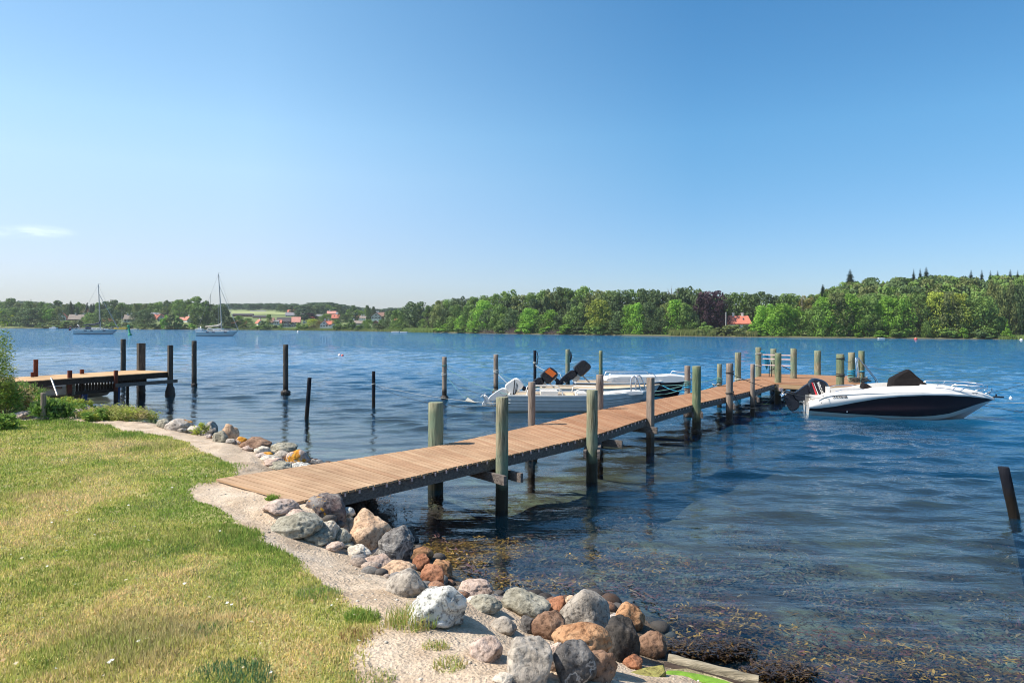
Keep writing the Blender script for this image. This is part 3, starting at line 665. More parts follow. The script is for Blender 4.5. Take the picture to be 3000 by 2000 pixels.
# cobbles wedged between the boulders
n = 5200; x = -8+10.5*rng.random(n); y = 4.2+14*rng.random(n); s_ = shore_dist(x, y); ok = (s_ > -.25) & (s_ < 1.45) & ~((x > .8) & (y < 6.95)) & (np.abs(x) < .8*y) & ~inpoly(x, y, LW) & (rng.random(n) < .6); x, y, s_ = x[ok], y[ok], s_[ok]; z = gz(x, y, s_)
CV, CF, CC, n0 = [], [], [], 0; pal = np.array([(.30,.28,.26),(.20,.19,.17),(.42,.33,.26),(.34,.17,.09),(.10,.09,.08),(.48,.43,.38)])
shp = [rock_shape(900+i, .6, sub_=2) for i in range(6)]
for i in range(len(x)):
    V, Fc = shp[i % 6]; r_ = .035+.085*random.random()**1.5; a = random.random()*6.28; ca, sa = cos(a), sin(a)
    CV.append(np.stack([x[i]+(V[:,0]*ca-V[:,1]*sa)*r_, y[i]+(V[:,0]*sa+V[:,1]*ca)*r_*.8, z[i]+r_*.2+V[:,2]*r_*.62], -1)); CF.append(Fc+n0); n0 += len(V); cc = pal[random.randrange(6)]*random.uniform(.6, 1.15)*(.25 if z[i] < .06 else 1); CC.append(np.repeat(cc[None], len(V), 0))
t = NT('cobble'); a = t.n('ShaderNodeAttribute', attribute_name='Col'); m = t.coord(world=True); f = t.noise(m, 40, 5, .7); t.base(t.mix(t.ramp(f, [(.35, .8), (.6, 0.0)]), a.outputs['Color'], (.05,.04,.035)), .8); t.nrm(t.bump(f, .7, .01)); M['cobble'] = t.mat
o = np_mesh('cobbles', np.vstack(CV), np.vstack(CF), M['cobble'], True); attr_col(o.data, 'Col', np.vstack(CC)); tag(o, 'small mixed stones wedged between the boulders along the water', 'stones', kind='stuff')
# little pebbles strewn on the sand path
n = 9000; a = rng.random((n, 2)); x = -14+16.5*a[:, 0]; y = 4+18*a[:, 1]**1.6; s_ = shore_dist(x, y); ok = (s_ > .25) & (s_ < 3.2) & ~inpoly(x, y, LW) & (np.abs(x) < .8*y)
x, y = x[ok], y[ok]; z = gz(x, y); V0, F0 = ico(1); V0 = V0*(1+.15*rng.normal(size=(len(V0), 1)))
R_ = (.006+.014*rng.random(len(x))**3)[:, None, None]
VV = V0[None]*R_*np.array([1, .8, .55])+np.stack([x, y, z], -1)[:, None]; FF = F0[None]+(np.arange(len(x))*len(V0))[:, None, None]
pm = np_mesh('pebbles', VV.reshape(-1, 3), FF.reshape(-1, 3), M['rk_pale'], True); tag(pm, 'tiny pale pebbles strewn over the sand path', 'pebbles', kind='stuff')

# slabs and timber at the bottom right
def slab(pxs, z, th, mat, label, name='stone_slab', cat='stone slab'):
    P = [unp(x, y, z) for x, y in pxs]; mb = MB(); n = len(P); c = sum(P, Vector())/n
    top = [p+Vector((0, 0, (hash((i*37) % 11) % 5)*.003)) for i, p in enumerate(P)]; inn = [c+(p-c)*.93+Vector((0, 0, .015)) for p in top]
    mb.add(top+inn, [(i, (i+1) % n, n+(i+1) % n, n+i) for i in range(n)]+[tuple(range(n, 2*n))]); bt = [p-Vector((0, 0, th)) for p in P]
    mb.add(top+bt, [(i, n+i, n+(i+1) % n, (i+1) % n) for i in range(n)])
    o = mb.build(name, M[mat], None); return tag(o, label, cat)
rockm('rk_mossy', (.22, .19, .06), (.36, .34, .10), (.45, .47, .14))
rockm('rk_ochre', (.36, .30, .16), (.48, .41, .22), (.55, .49, .30))
plain('algae', (.15, .28, .015), .6, var=.3, scale=14, bump=.4)
slab([(1800,1985),(1890,1962),(1945,1952),(1952,1972),(1925,1995),(1912,2030),(1790,2040)], .30, .2, 'rk_mossy', 'mossy yellow green slab between brown boulder and old log')
sl_ = slab([(1930,1996),(1945,1966),(2010,1962),(2100,1985),(2180,2012),(2260,2060),(1900,2060)], .18, .16, 'rk_ochre', 'ochre slab with bright green algae patch beside the log')
P = [unp(x, y, .205) for x, y in [(1942,1976),(1952,1966),(1985,1966),(2060,1979),(2130,1997),(2160,2010),(2090,2008),(2010,1990),(1960,1985)]]
mb = MB(); c = sum(P, Vector())/len(P); n = len(P); mb.add(P+[p+(c-p)*.05+Vector((0,0,.012)) for p in P]+[c+Vector((0,0,.016))], [(i,(i+1)%n,n+(i+1)%n,n+i) for i in range(n)]+[(n+i,n+(i+1)%n,2*n) for i in range(n)])
o = mb.build('algae_mat', M['algae'], None); o.parent = sl_; o['label'] = 'bright green algae'
slab([(1700,1993),(1760,1980),(1860,1990),(1880,2020),(1690,2020)], .34, .18, 'rk_pale', 'pale flat slab at the bottom edge under the reddish brown boulder')
def log(a, b, r, label, mat='log_wood', name='log', n=12):
    a, b = Vector(a), Vector(b); L = (b-a).length; mb = MB(); pts = [a.lerp(b, k/12) for k in range(13)]
    mb.tube([p+Vector((0, 0, .003*sin(i*1.7))) for i, p in enumerate(pts)], [r*(1+.025*sin(i*2.3)) for i in range(13)], n)
    e = mb.build(name, M[mat], None); return tag(e, label, 'log')
log(unp(1958,1932,.16), unp(2222,1998,.10), .052, 'old split grey log lying slanted at the bottom right beside seaweed')
log(unp(1945,1952,.13), unp(2215,2016,.06), .04, 'lower dark half of the split log, nearer the green algae', 'beam_dark', 'log')
log(unp(1790,1998,.35), unp(1885,1992,.33), .02, 'short grey stick lying on the pale slab at the bottom edge', 'log_wood', 'driftwood')

# ------------------------------------------------------------------ seaweed
t = NT('seaweed'); a = t.n('ShaderNodeAttribute', attribute_name='Col'); t.base(a.outputs['Color'], .28, .6); M['seaweed'] = t.mat
def weed(name, X, Y, Z, n_each, size, label, cols, flat=.35, parent=None, loc=None):
    n = len(X)*n_each; x = np.repeat(X, n_each)+rng.normal(size=n)*size*.5; y = np.repeat(Y, n_each)+rng.normal(size=n)*size*.5
    z = np.repeat(Z, n_each)+rng.normal(size=n)*.012; a = rng.random(n)*2*pi; L = size*(.4+.8*rng.random(n)); Wd = size*.10*(.6+rng.random(n))
    tx, ty = np.cos(a), np.sin(a); sx, sy = -ty*Wd, tx*Wd; lift = (rng.random(n)-.5)*flat*L
    p0 = np.stack([x, y, z], -1); p1 = p0+np.stack([tx*L*.5, ty*L*.5, lift*.3+.004], -1); p2 = p0+np.stack([tx*L, ty*L, lift], -1); s_ = np.stack([sx, sy, np.zeros(n)], -1)
    b = rng.normal(size=n)*.5; br = np.stack([tx*np.cos(b)-ty*np.sin(b), tx*np.sin(b)+ty*np.cos(b), np.zeros(n)], -1)*(L*.45)[:, None]
    V = np.stack([p0-s_*.6, p0+s_*.6, p1+s_, p1-s_, p2, p1+br], 1).reshape(-1, 3); i = np.arange(n)*6
    Fc = np.concatenate([np.stack([i, i+1, i+2], -1), np.stack([i, i+2, i+3], -1), np.stack([i+3, i+2, i+4], -1), np.stack([i+2, i+5, i+3], -1)])
    o = np_mesh(name, V, Fc, M['seaweed'], False, parent); C = np.array(cols)[rng.integers(0, len(cols), len(X))]; C = np.repeat(C, n_each, 0)*(.5+1.0*rng.random((n, 1)))
    attr_col(o.data, 'Col', np.repeat(C, 6, 0)); return o
WB, WO, WD, WR = (.10,.06,.02), (.34,.20,.045), (.03,.02,.014), (.13,.05,.04)
def patch(pts, n):   # random spots in photo-located patches on the water plane: (cx,cy,rx,ry,weight)
    X, Y = [], []
    for cx, cy, rx, ry, wt in pts:
        k = int(n*wt); r = np.sqrt(rng.random(k)); a = rng.random(k)*2*pi
        for q, s_ in zip(r*np.cos(a)*rx, r*np.sin(a)*ry):
            p = unp(cx+q, cy+s_, 0); X.append(p.x); Y.append(p.y)
    X, Y = np.array(X), np.array(Y); ok = shore_dist(X, Y) < .05; return X[ok], Y[ok]
X, Y = patch([(2090,1790,130,42,1.3),(2350,1880,420,90,1.6),(2250,1960,330,60,1.8),(2650,1950,380,80,1.2),(2000,1880,110,40,.9)], 150)
o = weed('seaweed', X, Y, np.full(len(X), -.025)-.08*rng.random(len(X)), 7, .085, '', [WO, WB, WB, WB, WR]); tag(o, 'brown and golden seaweed floating just under the surface right of the boulders', 'seaweed', kind='stuff')
X, Y = patch([(1290,1605,80,28,1.6),(1240,1600,60,30,.8),(1430,1600,130,30,.8),(1400,1690,110,30,.5),(1340,1640,80,24,1.2),(1850,1640,200,40,.25),(1590,1700,110,20,.2)], 230)
o = weed('seaweed', X, Y, np.full(len(X), -.015)-.06*rng.random(len(X)), 6, .075, '', [WO, WO, WB, (.22,.10,.02)]); tag(o, 'golden brown seaweed at the surface between the black boulder and the jetty post', 'seaweed', kind='stuff')
X, Y = patch([(1970,1925,60,22,1.2),(2100,1915,110,18,1.2),(2290,1985,100,16,1.1),(1885,1925,40,20,.6),(1120,1500,40,50,.6),(1075,1455,30,25,.5)], 260)
o = weed('seaweed', X, Y, .03+.05*rng.random(len(X)), 7, .07, '', [WD, WD, (.05,.03,.015), WB], .8); tag(o, 'dark wet seaweed washed up among the boulders and beside the old log', 'seaweed', kind='stuff')
n = 26000; X = -2+14*rng.random(n); Y = 5.5+9*rng.random(n); s_ = shore_dist(X, Y); k = vnoise(X, Y, .9, 71)*.6+vnoise(X, Y, 3, 72)*.4
ok = (s_ < -.2) & (k > .47) & (rng.random(n) < np.interp(-s_, [0, 3, 8], [1, .7, .05])); X, Y = X[ok], Y[ok]
o = weed('sunken_seaweed', X, Y, gz(X, Y)+.05+.12*rng.random(len(X)), 2, .11, '', [(.09,.06,.04), (.16,.12,.07), (.05,.03,.03), (.10,.05,.05)], .8); tag(o, 'dim brown seaweed beds growing on the seabed in the clear shallows', 'seaweed', kind='stuff')
# ------------------------------------------------------------------ posts
def post_mb(base, top, w, n=16, sq=False, chip=0, seed=1, weed_r=0):
    """a weathered log from base to top (world), diameter w"""
    mb = MB(); base, top = Vector(base), Vector(top); r = random.Random(seed); K = 14; L = (top-base).length
    if sq:
        d = top-base; mb.tube([base.lerp(top, k/6) for k in range(7)], [w*.66*(1+.01*r.uniform(-1, 1)) for _ in range(7)], 4, smooth=False); return mb
    pts = [base.lerp(top, k/K)+Vector((r.uniform(-1, 1), r.uniform(-1, 1), 0))*w*.012 for k in range(K)]
    rad = [w/2*(1.03-.05*k/K+r.uniform(-.012, .012)) for k in range(K)]
    pts += [top-(top-base).normalized()*w*.05, top]; rad += [w/2*.985, w/2*.90]
    vs = []; nn = n; ph = r.uniform(0, 6)
    for i, (p, q) in enumerate(zip(pts, rad)):
        for k in range(nn):
            t_ = 2*pi*k/nn+.2; b = 1+.018*sin(3*t_+ph)+.012*sin(7*t_+ph*2+i*.3)
            z = 0
            if i >= K and chip: z = -chip*max(0, cos(t_-.5))
            vs.append(p+Vector((cos(t_), sin(t_), 0))*q*b+Vector((0, 0, z)))
    m = len(pts)
    mb.add(vs, [(i*nn+k, i*nn+(k+1) % nn, (i+1)*nn+(k+1) % nn, (i+1)*nn+k) for i in range(m-1) for k in range(nn)], 0, True)
    mb.add(vs[-nn:], [tuple(range(nn))])
    return mb
def barnacle_mb(c, r, h, seed=1):
    mb = MB(); V, Fc = ico(3); s = seed*3.1
    P = [(c[0]+v[0]*r*(1+.5*mn.noise(Vector(v)*3+Vector((s, 0, 0)))), c[1]+v[1]*r*(1+.5*mn.noise(Vector(v)*3+Vector((0, s, 0)))), c[2]+v[2]*h*(1+.3*mn.noise(Vector(v)*4+Vector((0, 0, s))))) for v in V.tolist()]
    mb.add(P, [tuple(f) for f in Fc.tolist()], 0, True); return mb
plain('barnacle', (.03, .022, .016), .5, var=.6, scale=30, bump=1.0)

def free_post(px, ptop, pbot, wpx, mat, label, group='mooring posts standing in the water', lean=0, weed_=0, pbx=None, d=None, chip=0, n=16):
    b = unp(pbx if pbx else px, pbot, 0); dd = d or b.y
    if d: b = unpd(px, pbot, d); b.z = 0
    tp = unpd(px, ptop, dd); wm = wpx/F*dd
    bx = Vector(((b.x), dd, 0)); dv = (tp-bx).normalized(); bot = bx-dv*(1.2/dv.z)
    e = empty('mooring_post', bx, label, 'mooring post', group)
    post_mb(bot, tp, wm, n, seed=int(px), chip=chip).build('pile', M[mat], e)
    if weed_: barnacle_mb((bx.x, bx.y, .06), wm*.5*weed_, .16, int(px)).build('weed_growth', M['barnacle'], e)
    return e, bx, tp, wm
FP = {}
FP[1] = free_post(361, 993, 1122, 14, 'post_dark', 'tall dark square mooring post rising behind the left dock with a pale bolt')
FP[2] = free_post(569, 998, 1131, 14, 'post_dark', 'tall dark mooring post just right of the left dock end', weed_=1.2)
FP[3] = free_post(837, 1009, 1155, 15, 'post_dark', 'tall brown mooring post with weed at its foot, standing alone', weed_=1.7)
FP[4] = free_post(907, 1106, 1228, 12, 'post_black', 'thin black leaning mooring pole nearest the stony bank', pbx=898)
FP[5] = free_post(1094.5, 1087, 1190, 10, 'post_black', 'thin black upright pole with a white band and a rope')
FP[6] = free_post(1302, 1045, 1171, 14, 'post_grey', 'grey mooring post wrapped with pale blue ropes', weed_=1.5)
FP[7] = free_post(1453, 1038, 1155, 14, 'post_grey', 'grey mooring post with white rope wraps left of the white outboard', weed_=1.5)
FP[8] = free_post(1567, 1026, 1130, 9, 'post_black', 'thin black pole with a dark hook behind the white outboard')
FP[9] = free_post(1663, 1023, 1127, 13, 'post_green', 'green mooring post with a dark strap behind the orange striped outboard')
FP[10] = free_post(1760, 1027, 1118, 11, 'post_olive', 'slim greenish mooring post with a dark foot behind the middle of the boats')
FP[11] = free_post(2940, 1367, 1518, 29, 'post_black', 'thick leaning black pile in the water at the right edge', pbx=2973)
def ring(mb, c, r, th=.012, n=18, tilt=0.0, turns=1):
    pts = [Vector((c[0]+cos(t_)*r, c[1]+sin(t_)*r, c[2]+tilt*cos(t_*1.0)+t_*.004)) for t_ in [2*pi*turns*k/(n*turns) for k in range(n*turns+1)]]
    mb.tube(pts, th, 6); return mb
def band(e, c, r, mat, name='band', k=1, th=.012, sp=.03, tilt=.01):
    mb = MB()
    for i in range(k): ring(mb, (c[0], c[1], c[2]+i*sp), r, th, tilt=tilt*(1 if i % 2 else -1))
    return mb.build(name, M[mat], e)
def on(fp, pz):  # point on a free post's axis at photo height pz
    e, b, tp, wm = fp; p = unpd(0, pz, b.y); u = (unpd(CX, pz, b.y).z)/tp.z; return b.lerp(tp, u)
c = on(FP[5], 1129); band(FP[5][0], c, FP[5][3]/2+.004, 'rope_white', 'white_band', 2, .01, .02)
c = on(FP[1], 1037); mb = MB(); mb.tube([c-Vector((0, .22, 0)), c-Vector((0, .08, 0))], .025, 8); mb.build('bolt', M['steel'], FP[1][0])
c = on(FP[2], 1045); mb = MB(); mb.tube([c-Vector((0, .22, 0)), c-Vector((0, .08, 0))], .025, 8); mb.build('bolt', M['steel'], FP[2][0])
c = on(FP[3], 1071); mb = MB(); mb.tube([c-Vector((.02, .2, 0)), c-Vector((.02, .08, 0))], .022, 8); mb.build('bolt', M['steel'], FP[3][0])
c = on(FP[6], 1074); band(FP[6][0], c, FP[6][3]/2+.008, 'rope_teal', 'rope_wrap', 2, .012, .03, .02)
c = on(FP[6], 1101); band(FP[6][0], c, FP[6][3]/2+.008, 'rope_white', 'rope_wrap', 3, .012, .03, .03)
c = on(FP[7], 1093); band(FP[7][0], c, FP[7][3]/2+.01, 'rope_white', 'rope_wrap', 4, .014, .035, .02)
c = on(FP[7], 1142); band(FP[7][0], c, FP[7][3]/2+.01, 'rope_white', 'rope_wrap', 1, .012)
c = on(FP[8], 1065); band(FP[8][0], c, FP[8][3]/2+.01, 'rope_white', 'rope_wrap', 3, .012)
mb = MB(); c = on(FP[8], 1050); mb.tube([c+Vector((.1, 0, .35)), c+Vector((.16, 0, .1)), c+Vector((.12, 0, -.3))], .02, 6); mb.build('hook', M['black_plastic'], FP[8][0])
mb = MB(); c = on(FP[9], 1046); mb.tube([c+Vector((.16, 0, .3)), c+Vector((.18, -.03, .05)), c+Vector((.14, 0, -.25))], [.03, .05, .03], 6); mb.build('strap', M['black_plastic'], FP[9][0])

# ------------------------------------------------------------------ main jetty
ZD = .82
NE = [unp(x, y, ZD) for x, y in [(868,1468),(1467,1336),(1735,1276),(1907,1219),(2041,1181),(2136,1160),(2205,1143),(2270,1124)]]
FE = [unp(x, y, ZD) for x, y in [(636,1403),(1275,1308),(1562,1247),(1757,1200),(2015,1153),(2107,1131),(2162,1115),(2219,1104)]]
pier = empty('jetty', (NE[0].x, NE[0].y, 0), 'long brown wooden jetty on round posts reaching from the path out to a platform', 'jetty')
def at(P, s):   # point along a polyline by its own length
    for a, b in zip(P[:-1], P[1:]):
        L = (b-a).length
        if s <= L: return a.lerp(b, s/L)
        s -= L
    return P[-1]
def plen(P): return sum((b-a).length for a, b in zip(P[:-1], P[1:]))
def smooth_line(P, n=60):   # evens the small kinks out
    L = plen(P); Q = [at(P, L*k/n) for k in range(n+1)]
    for _ in range(4): Q = [Q[0]]+[(Q[i-1]+Q[i]*2+Q[i+1])/4 for i in range(1, n)]+[Q[-1]]
    return Q
NS, FS = smooth_line(NE), smooth_line(FE)
def planks(name, A, B, pw, gap, mat, parent, over=.05, th=.03, seed=3, jag=.012):
    """boards laid across from line A to line B"""
    r = random.Random(seed); LA, LB = plen(A), plen(B); n = int((LA+LB)/2/pw); V, Fc, PC, GV = [], [], [], []
    for i in range(n):
        f0, f1 = i/n, (i+1)/n-gap/((LA+LB)/2)
        a0, a1, b0, b1 = at(A, LA*f0), at(A, LA*f1), at(B, LB*f0), at(B, LB*f1); u = (a0-b0).normalized()
        j = r.uniform(-jag, jag)+over; k = r.uniform(-jag, jag)+over; dz = r.uniform(-.002, .002)
        q = [a0+u*j, a1+u*j, b1-u*k, b0-u*k]; q = [p+Vector((0, 0, dz)) for p in q]; m = len(V)
        V += [tuple(p) for p in q]+[(p.x, p.y, p.z-th) for p in q]
        Fc += [(m,m+1,m+2,m+3),(m+7,m+6,m+5,m+4),(m,m+4,m+5,m+1),(m+1,m+5,m+6,m+2),(m+2,m+6,m+7,m+3),(m+3,m+7,m+4,m)]
        pc = max(0, r.gauss(.06+.80*max(0, 1-i/n*2.6) if name == 'deck_boards' and parent.name == 'jetty' else .12, .13)); PC += [min(1, pc)]*8; L = (a0-b0).length; o_ = r.random()*20
        GV += [(0, i*.37, 0), (0, i*.37+.1, 0), (L, i*.37+.1, 0), (L, i*.37, 0)]*2
    off = parent_world(parent); V = np.array(V)-np.array(off)
    o = np_mesh(name, V, np.array(Fc), mat, False, parent); attr_f(o.data, 'pc', PC)
    g = o.data.attributes.new('gv', 'FLOAT_VECTOR', 'POINT'); g.data.foreach_set('vector', np.array(GV, np.float32).ravel()); return o
# two stretches of the deck: sun-bleached at the root, reddish farther out
def cutline(P, f0, f1, n=40):
    L = plen(P); return [at(P, L*(f0+(f1-f0)*k/n)) for k in range(n+1)]
def ftop(P, pt): # fraction of length nearest to a point
    L = plen(P); return min(range(401), key=lambda k: (at(P, L*k/400)-pt).length)/400
planks('deck_boards', NS, FS, .121, .016, M['deck_brown'], pier, over=.03)
# board nails/screw ends show as pale teeth along the edge: the stringers below stop short of the boards
for P, s_ in ((NS, 1), (FS, -1)):
    mb = MB(); L = plen(P); k0 = .02
    Q = [at(P, L*(k0+(1-k0)*k/24)) for k in range(25)]; O = [at(FS if s_ > 0 else NS, plen(FS if s_ > 0 else NS)*(k0+(1-k0)*k/24)) for k in range(25)]
    Q = [q+(o_-q).normalized()*.02 for q, o_ in zip(Q, O)]
    for a, b in zip(Q[:-1], Q[1:]): mb.beam(a-Vector((0, 0, .03+.0755+.012)), b-Vector((0, 0, .03+.0755+.012)), .05, .15)
    mb.build('stringer', M['beam_grey'], pier)
mb = MB(); L = plen(NS); n = int(L/.121)
for i in range(0, n, 2):
    p = at(NS, L*i/n); o_ = at(FS, plen(FS)*i/n); u = (p-o_).normalized(); c = p+u*.034-Vector((0, 0, .045)); mb.box(c, (.022, .022, .045), atan2(u.y, u.x))
mb.build('board_nail_ends', M['rk_pale'] if False else M['pink_rail'], pier)['kind'] = 'stuff'
def jpost(px, ptop, zref, wpx, mat, near_side, sq=False, chip=0, wd=0, foot=None, dpx=None):
    """post beside the deck: its deck-level base is at photo point (px,zref)"""
    b = unp(px, zref, ZD); d = b.y; tp = unpd(px, ptop, d); wm = wpx/F*d; bot = Vector((b.x, d, -1.3))
    if foot: bot = Vector((unpd(foot, 1200, d).x, d, -.2))
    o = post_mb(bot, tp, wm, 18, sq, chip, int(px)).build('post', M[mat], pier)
    if wd: barnacle_mb((b.x, d, .05), wm*.5*wd, .17, int(px)).build('weed_growth', M['barnacle'], o).parent = o
    return o, Vector((b.x, d, 0)), tp, wm
JP = {}
for key, a in dict(A=(1277,1178,1300,45,'post_green',0), B=(1471,1163,1346,37,'post_green',1), C=(1558,1119,1243,22,'post_grey',0), D=(1735,1142,1284,33,'post_green',1),
        E=(1757,1097,1197,22,'post_grey',0), Fp=(1906,1106,1224,18,'post_grey',1), G=(2014,1071,1150,17,'post_grey',0), H=(2041,1072,1185,25,'post_olive',1), I=(2107.7,1066,1130,14,'post_green',0),
        J=(2137.6,1064,1164,20,'post_grey',1), K=(2162,1032,1113,18,'post_green',0), L=(2205,1066,1146,13,'post_grey',1), M=(2222,1017,1103,17,'post_green',0), N=(2279.5,1034,1121,19,'post_olive',1),
        O=(2266,1021.5,1095.5,17,'post_green',0), P=(2325,1020,1108,18,'post_green',1), Q=(2395.6,1026.7,1098,19,'post_green',1), R=(2462,1037,1128,22,'post_olive',1), S=(2494.6,1032,1118,19,'post_green',1), T=(2524,1027.7,1120,17,'post_olive',1)).items():
    JP[key] = jpost(a[0], a[1], a[2], a[3], a[4], a[5], sq=(key == 'Fp'), chip=.10 if key == 'P' else 0, wd={'C': 1.6, 'D': 0, 'H': 1.25, 'J': 1.2, 'G': 1.3}.get(key, 0))
for o, mt in (('A', 'post_green'),): pass
# cross bearers under the deck at every pair of posts
for a, b in (('A', 'B'), ('C', 'C2'), ('E', 'D'), ('Fp', 'F2'), ('G', 'H'), ('I', 'J'), ('K', 'L')):
    pa = JP[a][1]
    if b in JP: pb = JP[b][1]
    else:
        src = NS if a == 'C' else FS; pb = src[min(range(len(src)), key=lambda k: (Vector((src[k].x, src[k].y, 0))-pa).length)]; 
        pb = Vector((pb.x, pb.y, 0)); 
        if a == 'Fp': pb = pb+(pb-pa).normalized()*.1
    u = (pb-pa).normalized(); z = ZD-.03-.012-.15-.08; sd_ = Vector((-u.y, u.x, 0))
    for s_ in ((1, -1) if a in 'AE' or a == 'G' else (1,)):
        off = sd_*s_*(JP[a][3]/2+.03); mb = MB(); mb.beam(pa-u*.22+off+Vector((0,0,z)), pb+u*.30+off+Vector((0,0,z)), .055, .15); mb.build('cross_bearer', M['beam_grey'], pier)
# end platform
PA, PB, PC_, PD = unp(2262,1126,ZD), unp(2466,1133.5,ZD), unp(2506,1103.5,ZD), unp(2226,1098.5,ZD)
PD = unp(2268,1095,ZD)
PA = Vector((10.45, 28.05, ZD)); PB = Vector((13.45, 26.75, ZD)); PC_ = Vector((15.7, 32.9, ZD)); PD = Vector((12.55, 34.25, ZD))
planks('platform_boards', [PB.lerp(PC_, k/20)+Vector((0,0,.004)) for k in range(21)], [PA.lerp(PD, k/20)+Vector((0,0,.004)) for k in range(21)], .121, .01, M['deck_brown'], pier, over=.03)
e1 = FS[-1]; e2 = NS[-1]
planks('platform_boards', [PA+Vector((0,0,.002)), PD+Vector((0,0,.002))], [e1.lerp(e1, 0)+Vector((0,0,.002)), e1+(PD-PA)*.42+Vector((0,0,.002))], .121, .01, M['deck_brown'], pier, over=-.01)
mb = MB()
for a, b in ((PA, PB), (PB, PC_), (PC_, PD), (PD, e1+(PD-PA)*.42)): mb.beam(a-Vector((0,0,.125)), b-Vector((0,0,.125)), .05, .18)
mb.build('platform_edge_beam', M['beam_grey'], pier)
mb = MB(); u = (PB-PA).normalized(); mb.beam(PA+u*.05-Vector((-.03,.06,.10)), PB-u*.1-Vector((-.03,.06,.10)), .03, .15); mb.build('fascia_board', M['deck_tan'], pier)
mb = MB(); q = Vector((PA.x+.15, PA.y-.12, .6)); mb.box(q, (.16, .06, .14)); mb.build('corner_block', M['pink_rail'], pier)
for p in ((13.2, 30.5), (15.3, 32.6), (12.9, 33.6)):
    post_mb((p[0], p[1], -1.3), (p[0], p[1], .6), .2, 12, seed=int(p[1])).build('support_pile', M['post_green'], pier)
# railing with pinkish rails between posts M and P, dark diagonal braces
m0, p0 = JP['M'], JP['P']; mb = MB()
for z in (unpd(2222, 1038, m0[1].y).z, unpd(2222, 1050, m0[1].y).z, unpd(2222, 1068, m0[1].y).z):
    mb.beam(Vector((m0[1].x, m0[1].y, z)), Vector((p0[1].x, p0[1].y, z+.0)), .03, .045)
mb.build('railing', M['pink_rail'], pier)
mb = MB(); 
mb.tube([Vector((m0[1].x+.45, m0[1].y-.1, ZD)), Vector((m0[1].x+.45, m0[1].y-.1, 1.5))], .018, 6); mb.tube([Vector((m0[1].x+.55, m0[1].y-.1, ZD)), Vector((m0[1].x+.55, m0[1].y-.1, 1.5))], .018, 6)
mb.tube([Vector((m0[1].x+.5, m0[1].y-.1, 1.1)), Vector((m0[1].x+.95, m0[1].y-.05, 1.32))], .02, 6); mb.tube([Vector((p0[1].x-.5, p0[1].y, 1.35)), Vector((p0[1].x, p0[1].y, 1.12))], .02, 6)
mb.build('railing_brace', M['black_plastic'], pier)
# steel handrail of the bathing ladder at the right end of the platform
sx = JP['S'][1]; mb = MB(); d = JP['T'][1].y-.4
for k in (0, .12):
    pts = [unpd(2515, 1110, d+k*3), unpd(2506, 1052, d+k*3), unpd(2509, 1048, d+k*3), unpd(2516, 1050, d+k*3), unpd(2565, 1112, d+k*3), unpd(2568, 1126, d+k*3)]
    mb.tube([p+Vector((k*.5, 0, 0)) for p in pts], .022, 8)
mb.build('ladder_handrail', M['steel'], pier)
# boarding ladder on the far side by the dinghy
mb = MB(); q = unpd(1862, 1150, 21.5)
for k in (0, 1):
    x0 = 1848+k*20; pts = [unpd(x0+1, 1146, 21.2), unpd(x0, 1112, 21.2), unpd(x0+4, 1104, 21.2), unpd(x0+11, 1102, 21.2), unpd(x0+18, 1108, 21.2), unpd(x0+31, 1145, 21.2)]
    mb.tube([p+Vector((0, .35*k, 0)) for p in pts], .02, 8)
for zq in (.06, .24): mb.tube([unpd(1849, 1146, 21.2)+Vector((0,0,zq)), unpd(1869, 1146, 21.2)+Vector((0,.35,zq))], .016, 6)
mb.build('boarding_ladder', M['steel'], pier)
# rope wraps belonging to the posts
def jband(key, pz, mat, k=3, sp=.035, th=.014, tilt=.02):
    o, b, tp, wm = JP[key]; z = unpd(CX, pz, b.y).z+(0); x = b.x
    z = unpd(CX+F*b.x/b.y, pz, b.y).z
    mb = MB()
    for i in range(k): ring(mb, (x, b.y, z+i*sp), wm/2+.012+.006*(i % 2), th, tilt=tilt*(1 if i % 2 else -1))
    q = mb.build('rope_wrap', M[mat], o); q.location = (-parent_world(o)) if False else (0,0,0)
    return q
for key, pz, mt, k in (('G', 1131, 'rope_teal', 5), ('G', 1137, 'rope_blue', 3), ('I', 1120, 'rope_teal', 5), ('J', 1094, 'rope_dark', 2), ('J', 1154, 'rope_dark', 2), ('M', 1072, 'rope_white', 1), ('M', 1038, 'rope_white', 2),
                       ('S', 1098, 'rope_blue', 6), ('S', 1107, 'rope_teal', 3), ('S', 1111, 'rope_white', 2), ('T', 1090, 'rope_blue', 2), ('R', 1052, 'rope_dark', 2), ('R', 1102, 'rope_dark', 3)): jband(key, pz, mt, k)
def coil(c, label, mat, w=.22, h=.16, k=7, seed=1, name='rope_coil', flat=False):
    r = random.Random(seed); mb = MB(); pts = []
    for i in range(k*14):
        a = 2*pi*i/14; rr = w*(.7+.3*sin(i*.37+seed)); pts.append(Vector((c[0]+rr*cos(a), c[1]+rr*sin(a)*.7, c[2]+(i/(k*14))*h*(.2 if flat else 1)+.02*sin(i*1.3))))
    mb.tube(pts, .013, 5); o = mb.build(name, M[mat], None); return tag(o, label, 'rope')
